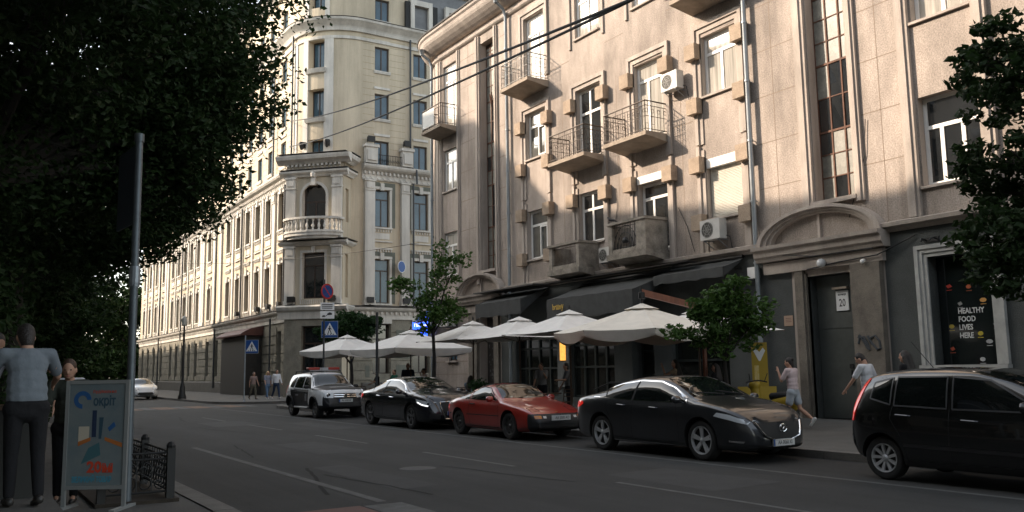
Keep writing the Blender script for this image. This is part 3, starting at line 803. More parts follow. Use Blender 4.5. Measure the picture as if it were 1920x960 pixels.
# ---- windows
for (a, b, v0, v1, r, kd) in winsB:
    far = kd in ('L', 'U') and a < uY(84)
    if kd == 'L': window(MBd, a, b, v0, v1, -r+.1, rootB, darkframe, glassD, () if far else (.5,), (.7,), .07)
    elif kd == 'G': window(MBd, a, b, v0, v1, -r+.1, rootB, darkframe, glassD, (.5,), (.7,), .07)
    elif kd == 'U': window(MBd, a, b, v0, v1, -r+.06, rootB, darkframe, glassB, () if far else (.5,), (), .07)
    elif kd == 'R3': window(MBd, a, b, v0, v1, -r+.08, rootB, darkframe, glassB, (.5,), (.74,), .08)
    else: window(MBd, a, b, v0, v1, -r+.06, rootB, darkframe, glassB, (.5,), (), .09)
# ---- corner oriel bay
cxb, cyb = 19.1, 53.8; s2 = math.sqrt(.5); HB = 2.0
Mo = plane(cxb-HB*s2, cyb+HB*s2, s2, -s2, -s2, -s2)       # u from 0 (left) to 4 (right)
Ms1 = plane(cxb+HB*s2, cyb-HB*s2, s2, s2, s2, -s2)        # right flank
Ms0 = plane(cxb-HB*s2, cyb+HB*s2, s2, s2, -s2, s2)        # left flank
m1 = MB(); hb = [(1.25,2.75,6.35,9.3,.3), (1.2,2.8,10.5,13.8,.35), (1.2,2.8,.9,4.6,.4)]
fwall(m1, Mo, 0, 4, 5.9, 14.6, hb, 0, .3, 1); fwall(m1, Ms1, 0, 1.6, 0, 15.6, [(.35,.85,6.4,9.2,.15), (.35,.85,11.3,13.5,.15)], 0, .2, 0); fwall(m1, Ms0, 0, 1.6, 0, 15.6, [], 0)
fwall(m1, Mo, 0, 4, 0, 5.9, hb, 2, .3, 2); fbox(m1, Mo, 0, 4, 14.6, 15.3, -1.2, .0, 0)
m1.face([Mo(-.2,15.75,.2), Mo(4.2,15.75,.2), Mo(4.2,16.0,-2.4), Mo(-.2,16.0,-2.4)], 1)
# arched head of the balcony door
ac = [(2-.8*math.cos(PI*k/14), 13.0+.8*math.sin(PI*k/14)) for k in range(15)]
for k in range(14):
    p, q = ac[k], ac[k+1]
    m1.face([Mo(p[0],p[1],.001), Mo(q[0],q[1],.001), Mo(q[0],13.81,.001), Mo(p[0],13.81,.001)], 0)
bay = m1.build('oriel_bay', [yellowB, whiteB, stoneB], rootB)
m1 = MB()
for a, b in ((.05,.72), (3.28,3.95)):
    for v0, v1 in ((5.96,9.75), (10.2,14.3)):
        fbox(m1, Mo, a, b, v0, v1, .003, .2); fbox(m1, Mo, a-.05, b+.05, v1-.14, v1, .003, .27); fbox(m1, Mo, a+.1, b-.1, v1-.6, v1-.2, .2, .26); fbox(m1, Mo, a-.03, b+.03, v1-.8, v1-.68, .003, .25)
        fbox(m1, Mo, a-.04, b+.04, v0, v0+.25, .003, .26)
for k in range(14):   # archivolt
    p, q = ac[k], ac[k+1]; f_ = lambda t: (2+(t[0]-2)*1.25, 13.0+(t[1]-13.0)*1.25); g_ = lambda t: (2+(t[0]-2)*1.03, 13.0+(t[1]-13.0)*1.03)
    m1.prism([g_(p), f_(p), f_(q), g_(q)], lambda a, b, d: Mo(a, b, d), .003, .1)
fbox(m1, Mo, 1.0, 1.18, 10.4, 13.0, .003, .1); fbox(m1, Mo, 2.82, 3.0, 10.4, 13.0, .003, .1)
fbox(m1, Mo, 1.85, 2.15, 13.7, 14.5, .1, .3); m1.lathe([(0,0),(.16,.05),(.18,.25),(.05,.42),(0,.5)], Mo(2,14.2,.3), 2, 8)
fbox(m1, Mo, 1.08, 1.23, 6.3, 9.45, .003, .08); fbox(m1, Mo, 2.77, 2.92, 6.3, 9.45, .003, .08); fbox(m1, Mo, 1.08, 2.92, 9.32, 9.48, .003, .085); fbox(m1, Mo, 1.88, 2.12, 9.3, 9.72, .086, .18)
x = 1.1
while x < 2.9: fbox(m1, Mo, x, x+.07, 6.0, 6.28, .003, .07); x += .15
def ring3(prof):
    """moulding wrapped round front and both flanks"""
    dmax = max(d for v, d in prof)
    fsweep(m1, Mo, -dmax*0, 4, prof); fsweep(m1, Ms1, 0, 1.5, prof); fsweep(m1, Ms0, 0, 1.5, prof)
    for s, o_ in ((0, (0,)), (1, (4,))):
        pass
    # corner fillers
    v0 = min(v for v, d in prof); v1 = max(v for v, d in prof)
    for (u0, u1) in ((-dmax, 0), (4, 4+dmax)): fsweep(m1, Mo, u0, u1, [(v, max(0.0, d*.96)) for v, d in prof])
ring3([(14.3,.004),(14.3,.12),(14.42,.2),(14.55,.36),(14.66,.38),(14.7,.3),(14.75,.004)])
ring3([(15.15,.004),(15.15,.15),(15.3,.3),(15.42,.5),(15.6,.56),(15.7,.56),(15.76,.004)])
ring3([(5.05,.004),(5.05,.1),(5.5,.12),(5.62,.32),(5.8,.42),(5.88,.36),(5.95,.004)])
ring3([(9.75,.004),(9.75,.1),(9.9,.3),(10.02,.36),(10.12,.004)])
x = .1
while x < 3.9: fbox(m1, Mo, x, x+.14, 15.0, 15.14, .003, .2); fbox(m1, Mo, x+.02, x+.1, 14.86, 14.97, .003, .05); x += .3
m1.build('bay_ornament', whiteB, bay)
for v in (14.752, 15.762, 9.0+1.125):
    for (M_, a, b) in ((Mo,-.4,4.4),(Ms1,0,1.5)): m1 = MB(); fbox(m1, M_, a, b, v, v+.03, .004, .62 if v > 15 else .4); m1.build('bay_flashing', darkroof, bay)
window(Mo, 1.25, 2.75, 6.35, 9.3, -.2, bay, darkframe, glassD, (.5,), (.72,), .08)
window(Mo, 1.2, 2.8, 10.5, 13.8, -.25, bay, darkframe, glassD, (.5,), (.66,), .1)
window(Mo, 1.2, 2.8, .9, 4.6, -.3, bay, darkframe, glassD, (.5,), (.7,), .1)
# balustraded bow balcony
m1 = MB(); m2 = MB()
bow = lambda t, r: Mo(2-2.0*math.cos(t)*r/1.0, 0, .05+1.05*math.sin(t)*r)
N = 18
def bowbox(m, z0, z1, r0, r1):
    for k in range(N):
        t0, t1 = PI*k/N, PI*(k+1)/N
        P = lambda t, r, z: Vector((bow(t, r).x, bow(t, r).y, z))
        a, b, c_, d_ = (t0,r0), (t1,r0), (t1,r1), (t0,r1)
        q0 = [P(*w, z0) for w in (a, b, c_, d_)]; q1 = [P(*w, z1) for w in (a, b, c_, d_)]
        m.face(q0); m.face(q1[::-1])
        for i in range(4): m.face([q0[i], q0[(i+1) % 4], q1[(i+1) % 4], q1[i]])
bowbox(m1, 10.13, 10.3, .02, .9); bowbox(m1, 10.3, 10.5, .02, 1.0); bowbox(m1, 10.5, 10.56, .8, 1.04)
sl = m1.build('bow_balcony', whiteB, bay)
bowbox(m2, 11.36, 11.5, .84, 1.06); bowbox(m2, 10.56, 10.64, .86, 1.02)
for k in range(15):
    t = PI*(k+.5)/15; P = bow(t, .95)
    m2.lathe([(.075,0),(.075,.05),(.05,.08),(.09,.2),(.1,.28),(.05,.45),(.045,.55),(.08,.6),(.08,.72)], (P.x, P.y, 10.64), 2, 8)
m2.build('balustrade', whiteB, sl, True)
# ---- parapet plinths, iron parapet on the right wing
for x0, x1 in ((22.2, 23.05), (24.85, 25.65)):
    m1 = MB(); a, b = uX(x0), uX(x1)
    fbox(m1, MBd, a, b, 15.43, 16.5, .15, .5); fbox(m1, MBd, a-.08, b+.08, 16.5, 16.66, .1, .6); fbox(m1, MBd, a+.1, b-.1, 15.6, 16.3, .5, .6)
    fbox(m1, MBd, a-.04, b+.04, 16.66, 16.7, .1, .62); m1.build('parapet_pier', whiteB, rootB)
m1 = MB(); a, b = uX(23.05), uX(24.85)
for k in range(16): x = a+(b-a)*k/15; m1.tube([MBd(x,15.42,.42), MBd(x,16.05,.42)], .014, 4); m1.tube([MBd(x-.06,15.6,.42), MBd(x,15.8,.43), MBd(x+.06,15.6,.42)], .012, 4)
m1.tube([MBd(a,16.05,.42), MBd(b,16.05,.42)], .025, 5); m1.build('iron_parapet', iron, rootB)
# ---- attic: lead mansard strip and white dormer at the right end
m1 = MB(); u0, u1 = uX(25.55), uX(34)
m1.face([MBd(u0,25.37,.02), MBd(u1,25.37,.02), MBd(u1,28.55,-.02), MBd(u0,28.55,-.02)])
m1.build('mansard', roofM, rootB)
m1 = MB()
for x in (26.45, 29.2):
    u = uX(x)
    fbox(m1, MBd, u-.85, u-.56, 25.4, 27.6, .03, .3); fbox(m1, MBd, u+.56, u+.85, 25.4, 27.6, .03, .3); fbox(m1, MBd, u-.56, u+.56, 27.2, 27.6, .03, .29)
m1.build('dormer_frame', whiteB, rootB)
for x in (25.4, 27.55): m1 = MB(); fbox(m1, MBd, uX(x)-.18, uX(x)+.18, 25.4, 27.4, .03, .22); m1.build('shutter', blackM, rootB)
# ---- pipes
for (u, v0, v1, d) in ((0.1, 15.4, 24.7, .16), (uX(25.62), 15.5, 24.6, .14), (uX(25.72), 5.9, 14.3, .4), (uY(57.6)+.1, 5.9, 14.4, .3), (uY(76.2), .5, 14.5, .2), (uY(69.0)+1.2, 5.9, 14.4, .35), (uY(100), .5, 15, .3), (uY(88.7), 5, 17, .4), (uY(60.4), 1, 5.4, .25), (uY(60.6), 15.4, 24.5, .2)):
    m1 = MB(); m1.tube([MBd(u, v0, d), MBd(u, v1, d)], .07, 8)
    if v1 > 24 and u > A1: m1.tube([MBd(u, v0, d), MBd(u+.3, v0-.25, d+.35), MBd(u+.3, v0-1.2, .55)], .07, 8)
    m1.build('drain_pipe', mat('dark_pipe', (.055,.06,.065), .5, .4), rootB, True)
# ---- street door canopy
m1 = MB()
ua, ub = uY(69.5), uY(62.5)
m1.prism([(4.35,1.7),(4.35,.05),(5.0,.05),(4.98,.4),(4.86,.95),(4.62,1.45),(4.45,1.7)], lambda v, d, u: MBd(u, v, d), ua, ub)
cn = m1.build('door_canopy', mat('rusty_red_roof', (.10,.035,.025), .6, var=.4, vscale=2), rootB)
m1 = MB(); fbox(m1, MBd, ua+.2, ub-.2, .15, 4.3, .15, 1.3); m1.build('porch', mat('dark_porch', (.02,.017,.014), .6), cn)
rebase(rootB, (22, 60, 0))
# flood lamps and planters on ledges
def floodlamp(P, n, lab):
    r = empty('flood_lamp', P, math.atan2(n[1], n[0])-PI/2+PI, lab, 'flood lamp', 'flood lamps on the ledges of the yellow building')
    m1 = MB(); m1.box(-.22,.22,-.12,.12,.18,.5); m1.box(-.25,.25,-.16,-.12,.15,.53); m1.build('housing', iron, r)
    m1 = MB(); m1.tube([(-.26,0,.32),(-.26,0,.02),(.26,0,.02),(.26,0,.32)], .03, 5); m1.box(-.08,.08,-.08,.08,0,.05); m1.build('bracket', iron, r)
    return r
# the lamps that can be seen best
for u, z, d, lab in ((uX(22.6), 5.95, .3, 'dark flood lamp on the street ledge below the white pilaster right of the bay'),
                  (uX(25.2), 5.95, .3, 'dark flood lamp on the street ledge nearest the grey house'),
                  (uY(58.4), 5.95, .25, 'dark flood lamp on the street ledge at the left of the corner bay'),
                  (uY(60.9), 5.95, .25, 'dark flood lamp on the sunlit street side ledge, nearest the corner'),
                  (uY(63.6), 5.95, .25, 'dark flood lamp on the sunlit street side ledge, second from the corner'),
                  (uY(69.0), 5.95, .25, 'dark flood lamp on the sunlit street side ledge, above the door canopy'),
                  (uX(22.6), 16.72, .35, 'small dark flood lamp on the left parapet pier above the cornice'),
                  (uX(25.25), 16.72, .35, 'small dark flood lamp on the right parapet pier above the cornice')):
    P = MBd(u, z, d); n = MBd(u, z, 1) - MBd(u, z, 0); floodlamp(P, n, lab)
for t, lab in ((.6, 'small dark flood lamp on the left end of the corner bay ledge'), (3.4, 'small dark flood lamp on the right end of the corner bay ledge')):
    floodlamp(Mo(t, 5.96, .24), (-s2, -s2), lab)
for u_, lab in ((uc-.84, 'dark wall lamp on the left white strip of the round tower'), (uc+.94, 'dark wall lamp on the right white strip of the round tower')):
    P = MBd(u_, 16.6, .055); n = MBd(u_, 0, 1)-MBd(u_, 0, 0)
    r = empty('wall_lamp', P, math.atan2(n[1], n[0])+PI/2, lab, 'wall lamp')
    m1 = MB(); m1.box(-.14,.14,-.1,-.003,-.1,.3); m1.build('back_plate', iron, r)
    m1 = MB(); m1.lathe([(.02,.3),(.2,.26),(.22,.2),(.16,.02),(.1,-.2),(.02,-.26)], (0,-.25,0), 2, 10); m1.build('lantern', iron, r, True)
# ================================================================ CARS
def catmull(P, n):
    out = []
    P = [Vector(p) for p in P]; Q = [P[0]*2-P[1]] + P + [P[-1]*2-P[-2]]
    for i in range(1, len(Q)-2):
        p0, p1, p2, p3 = Q[i-1:i+3]
        for k in range(n):
            t = k/n
            out.append(.5*((2*p1)+(p2-p0)*t+(2*p0-5*p1+4*p2-p3)*t*t+(3*p1-p0-3*p2+p3)*t**3))
    out.append(P[-1]); return out
class Car:
    def __init__(s, zt, zw, zb, w, wt, wb, R, tw=.22, xs=None):
        s.zt, s.zw, s.zb, s.w, s.wt = map(pchip, (zt, zw, zb, w, wt))
        s.x0, s.x1 = zt[0][0], zt[-1][0]; s.fx, s.rx = wb/2, -wb/2; s.R = R; s.tw = tw
        s.cache = {}
    def sec(s, x):
        k = round(x, 4)
        if k in s.cache: return s.cache[k]
        zb, zw, zt, w, wt = s.zb(x), s.zw(x), s.zt(x), s.w(x), s.wt(x)
        zw = max(zw, zb+.12); zt = max(zt, zw+.012)
        h = zw-zb; g = zt-zw; cr = min(.06, g*.35)
        wt = min(wt, .95*w)
        P = [(0,zb),(.8*w,zb+.005),(.955*w,zb+.07*min(1,h/.4)),(.99*w,zb+.3*h),(w,zb+.58*h),(.99*w,zb+.84*h),(.955*w,zw)]
        if g > .12: P += [(.955*w*.45+wt*.55+.015, zw+g*.5), (wt+.02, zt-cr-.055), (wt-.05, zt-cr+.005), (wt*.55, zt-.012), (0, zt)]
        else: P += [(.9*w, zw+g*.45), (wt, zt-cr-.002), (wt*.8, zt-cr*.55), (wt*.5, zt-cr*.2), (0, zt)]
        r = catmull([(p[0], p[1], 0) for p in P], 5)
        r = [(max(0.0, p.x), p.y) for p in r]
        s.cache[k] = r; return r
    def side(s, x, z):
        """half width at (x,z)"""
        P = s.sec(x); best = 0.0
        for i in range(len(P)-1):
            (y0, z0), (y1, z1) = P[i], P[i+1]
            if min(z0, z1) <= z <= max(z0, z1) and abs(z1-z0) > 1e-6:
                best = max(best, y0+(y1-y0)*(z-z0)/(z1-z0))
        return best
    def top(s, x, y):
        P = s.sec(x); y = abs(y); best = 0.0
        for i in range(len(P)-1):
            (y0, z0), (y1, z1) = P[i], P[i+1]
            if min(y0, y1)-1e-6 <= y <= max(y0, y1)+1e-6 and abs(y1-y0) > 1e-6:
                best = max(best, z0+(z1-z0)*(y-y0)/(y1-y0))
        return best
    def endx(s, y, z, front=True):
        """x of the nose or tail surface at (y,z)"""
        a, b = (s.x1, s.x1-1.2) if front else (s.x0, s.x0+1.2)
        n = 60
        for k in range(n+1):
            x = a+(b-a)*k/n
            if s.side(x, z) >= abs(y):
                if k == 0: return a
                lo, hi = a+(b-a)*(k-1)/n, x
                for _ in range(12):
                    mid = (lo+hi)/2
                    if s.side(mid, z) >= abs(y): hi = mid
                    else: lo = mid
                return hi
        return b
    # ---- patches lying a few millimetres proud of the shell
    def pside(s, bot, top, sgn, m, name, parent, nx=14, nz=5, e=.006):
        mb = MB(); rows = []
        def lp(P, t):
            L = [0]
            for i in range(len(P)-1): L.append(L[-1]+math.dist(P[i], P[i+1]))
            q = t*L[-1]
            for i in range(len(P)-1):
                if q <= L[i+1]+1e-9:
                    f = (q-L[i])/max(1e-9, L[i+1]-L[i]); return (P[i][0]+(P[i+1][0]-P[i][0])*f, P[i][1]+(P[i+1][1]-P[i][1])*f)
            return P[-1]
        for j in range(nz+1):
            row = []
            for i in range(nx+1):
                a, b = lp(bot, i/nx), lp(top, i/nx); t = j/nz
                x = a[0]+(b[0]-a[0])*t; z = a[1]+(b[1]-a[1])*t
                row.append((x, sgn*(s.side(x, z)+e), z))
            rows.append(row)
        mb.grid(rows); return mb.build(name, m, parent, True)
    def pend(s, bot, top, m, name, parent, nx=10, nz=4, e=.008, front=True):
        """patch on nose/tail; bot/top are (y,z) polylines with equal counts"""
        mb = MB(); rows = []; f_ = 1 if front else -1
        def lp(P, t):
            k = t*(len(P)-1); i = min(int(k), len(P)-2); f = k-i
            return (P[i][0]+(P[i+1][0]-P[i][0])*f, P[i][1]+(P[i+1][1]-P[i][1])*f)
        for j in range(nz+1):
            row = []
            for i in range(nx+1):
                a, b = lp(bot, i/nx), lp(top, i/nx); t = j/nz
                y = a[0]+(b[0]-a[0])*t; z = a[1]+(b[1]-a[1])*t
                row.append((s.endx(y, z, front)+f_*e, y, z))
            rows.append(row)
        mb.grid(rows); return mb.build(name, m, parent, True)
    def ptop(s, xb, xt, hw0, hw1, curve, m, name, parent, e=.006, nx=14, nz=8):
        mb = MB(); rows = []
        for j in range(nz+1):
            t = j/nz; row = []
            for i in range(nx+1):
                q = 2*i/nx-1; y = q*(hw0+(hw1-hw0)*t); x = xb+(xt-xb)*t-curve*q*q*(1-.3*t)
                row.append((x, y, s.top(x, y)+e))
            rows.append(row)
        mb.grid(rows); return mb.build(name, m, parent, True)
    def shell(s, paint, root, cladz=None, clad=None, nst=110):
        xs = []
        for k in range(nst+1):
            t = k/nst; t = t - math.sin(4*PI*t)/(4*PI)*.0
            xs.append(s.x0+(s.x1-s.x0)*(.5-.5*math.cos(PI*t))*.35+(s.x1-s.x0)*t*.65)
        mb = MB(); rows = []
        for x in xs:
            P = s.sec(x); row = [(x, y, z) for y, z in P] + [(x, -y, z) for y, z in reversed(P[1:-1])]
            rows.append(row)
        i0 = mb.grid(rows, 0, True); n = len(rows[0])
        mb.f.append(tuple(range(n))); mb.mi.append(0)
        mb.f.append(tuple((len(rows)-1)*n+j for j in reversed(range(n)))); mb.mi.append(0)
        o = mb.build('tmp', [paint, blackM, clad or blackM], None)
        bm = bmesh.new(); bm.from_mesh(o.data); bmesh.ops.recalc_face_normals(bm, faces=bm.faces); bm.to_mesh(o.data); bm.free()
        cut = MB()
        for ax in (s.fx, s.rx):
            for sg in (1, -1):
                yo = s.side(ax, s.R)
                r = s.R*1.13; rows = []
                prof = [(0.001, yo-.32), (r, yo-.32), (r, yo+.2), (0.001, yo+.2)]
                cut.lathe([(q, sg*h) for q, h in prof], (ax, 0, s.R+.015), 1, 32)
        c = cut.build('cut', blackM)
        bm = bmesh.new(); bm.from_mesh(c.data); bmesh.ops.remove_doubles(bm, verts=bm.verts, dist=.003); bmesh.ops.recalc_face_normals(bm, faces=bm.faces); bm.to_mesh(c.data); bm.free()
        b = o.modifiers.new('b', 'BOOLEAN'); b.operation = 'DIFFERENCE'; b.object = c; b.solver = 'EXACT'
        body = mesh_from(o, 'body', root)
        bpy.data.objects.remove(c, do_unlink=True)
        me = body.data
        for p in me.polygons:
            ct = p.center; p.use_smooth = True; p.material_index = 0
            for ax in (s.fx, s.rx):
                dd = math.hypot(ct.x-ax, ct.z-s.R-.015)
                if dd < s.R*1.125 and abs(ct.y) < s.side(ax, s.R)+.1: p.material_index = 1
            if cladz and p.material_index == 0 and cladz(ct.x, ct.z): p.material_index = 2
        me.set_sharp_from_angle(angle=.6)
        return body
    def wheels(s, root, style, rim):
        for ax in (s.fx, s.rx):
            for sg in (-1, 1):
                yo = s.side(ax, s.R)-.03
                wheel(root, (ax, sg*yo, s.R), s.R, s.tw, sg, style, rim)
def wheel(root, P, R, tw, sg, style, rim):
    """local y is the axle; outer face towards sg*y"""
    rr = R*{'low': .70, 'suv': .62, 'old': .64, 'hatch': .66}[style]
    T = Matrix.Translation(P)
    m1 = MB(); f = lambda h: sg*h
    m1.lathe([(rr*.2,f(-.05)),(rr*.96,f(-.05)),(rr*.96,f(-tw*.9))], P, 1, 28); 
    w = m1.build('wheel', mat('brake_dark', (.03,.03,.03), .6, .5), root, True)
    m1 = MB(); m1.lathe([(rr,f(-tw)),(R*.93,f(-tw)),(R*.985,f(-tw+.03)),(R,f(-tw*.5)),(R*.985,f(-.03)),(R*.94,f(-.004)),(R*.86,f(.004)),(rr*1.04,f(-.004)),(rr,f(-.02)),(rr,f(-tw))], P, 1, 36)
    m1.build('tyre', rubber, w, True)
    m1 = MB(); m1.lathe([(rr*1.0,f(-.02)),(rr*1.0,f(0.0)),(rr*.93,f(-.004)),(rr*.9,f(-.03)),(rr*.88,f(-.12))], P, 1, 36)
    n = {'low': 5, 'suv': 5, 'old': 8, 'hatch': 9}[style]
    def spoke(a, r0, r1, w0, w1, z0, z1):
        ca, sa = math.cos(a), math.sin(a)
        q = []
        for r, ww, z in ((r0, w0, z0), (r1, w1, z1)):
            for s_ in (-1, 1):
                for dz in (0, -.03):
                    q.append((P[0]+r*ca-s_*ww*sa, P[1]+f(z+dz), P[2]+r*sa+s_*ww*ca))
        for t in ((0,1,3,2),(4,6,7,5),(0,2,6,4),(1,5,7,3),(0,4,5,1),(2,3,7,6)): m1.face([q[i] for i in t])
    for k in range(n):
        a = 2*PI*k/n+.3
        if style == 'low':
            for da in (-.16, .16): spoke(a+da*.2, rr*.16, rr*.25, .02, .02, -.02, -.02); spoke(a+da*.75, rr*.2, rr*.93, .02, .016, -.02, -.006)
        elif style == 'old': spoke(a, rr*.3, rr*.9, .055, .03, -.03, -.02)
        elif style == 'suv': spoke(a, rr*.15, rr*.92, .05, .035, -.03, -.012)
        else: spoke(a, rr*.15, rr*.93, .016, .022, -.03, -.008)
    m1.lathe([(0,f(-.005)),(rr*.14,f(-.008)),(rr*.24,f(-.03)),(rr*.24,f(-.06))], P, 1, 20)
    if style == 'old': m1.lathe([(0,f(-.03)),(rr*.5,f(-.035)),(rr*.5,f(-.05))], P, 1, 20)
    m1.build('rim', rim, w, True)
def paintm(name, c, fl=.0, rough=.28): return mat(name, c, rough, fl, coat=1.0, spec=.5, var=.1, vscale=1.2)
def plate(car, z, txt, root, y=0.0, front=True, blue=True):
    x = car.endx(0, z, front)+.03*(1 if front else -1); s_ = 1 if front else -1
    m1 = MB(); m1.box(min(x-.012, x+.012), max(x-.012, x+.012), y-.26, y+.26, z-.056, z+.056); p = m1.build('number_plate', plateW, root)
    X = x+s_*.0135
    text(txt, 'lettering', .092, inkM, frame_mat((X, y+(.025 if front else -.025)*1, z-.002), (0, s_, 0), (0, 0, 1)), p, 'CENTER', .0008, sx=.78)
    if blue:
        m1 = MB(); yy = y-s_*.26; m1.box(min(X-.001, X+.0006), max(X-.001, X+.0006), min(yy+s_*.002, yy+s_*.042), max(yy+s_*.002, yy+s_*.042), z-.054, z+.054); m1.build('blue_band', signBlue, p)
def mirror(car, x, z, m, root, sg):
    y = car.side(x, z); m1 = MB()
    rows = []
    for k in range(9):
        t = -1+2*k/8; r = math.sqrt(max(0, 1-t**4*.96)); rows.append([(x+.05*r*(1.3 if math.cos(2*PI*j/12) > 0 else .5)*math.cos(2*PI*j/12), sg*(y+.13+.1*t), z+.05+.068*r*math.sin(2*PI*j/12)) for j in range(12)])
    m1.grid(rows, 0, True); m1.face(rows[0]); m1.face(rows[-1][::-1])
    m1.tube([(x+.02, sg*(y-.02), z-.01), (x+.01, sg*(y+.07), z+.02)], .02, 6)
    return m1.build('wing_mirror', m, root, True)
def strip(car, pts, sg, m, name, root, w=.008, e=.004):
    """thin line on the side (door gap, chrome strip)"""
    bot = [(x, z) for x, z in pts]; mb = MB(); rows = [[], []]
    for i, (x, z) in enumerate(pts):
        a = Vector(pts[max(0, i-1)]); b = Vector(pts[min(len(pts)-1, i+1)]); d = (b-a).normalized(); n = Vector((-d.y, d.x))*w/2
        for r, s_ in ((0, 1), (1, -1)):
            X, Z = x+n.x*s_, z+n.y*s_; rows[r].append((X, sg*(car.side(X, Z)+e), Z))
    mb.grid(rows); return mb.build(name, m, root, True)
def dense(pts, n=8):
    out = []
    for i in range(len(pts)-1):
        for k in range(n): t = k/n; out.append((pts[i][0]+(pts[i+1][0]-pts[i][0])*t, pts[i][1]+(pts[i+1][1]-pts[i][1])*t))
    out.append(pts[-1]); return out
def handle(car, x, z, m, root, sg):
    y = car.side(x, z); m1 = MB(); m1.tube([(x-.11, sg*(y+.0), z), (x-.09, sg*(y+.03), z+.004), (x+.09, sg*(y+.03), z-.004), (x+.11, sg*(y), z-.006)], .014, 6)
    return m1.build('door_handle', m, root, True)
gapM = mat('panel_gap', (.004,.004,.004), .8)
def carroot(name, y, label, x=11.82): return empty(name, (x, y, 0), -PI/2, label, 'car', 'cars parked along the kerb')
SG = (-1, 1)
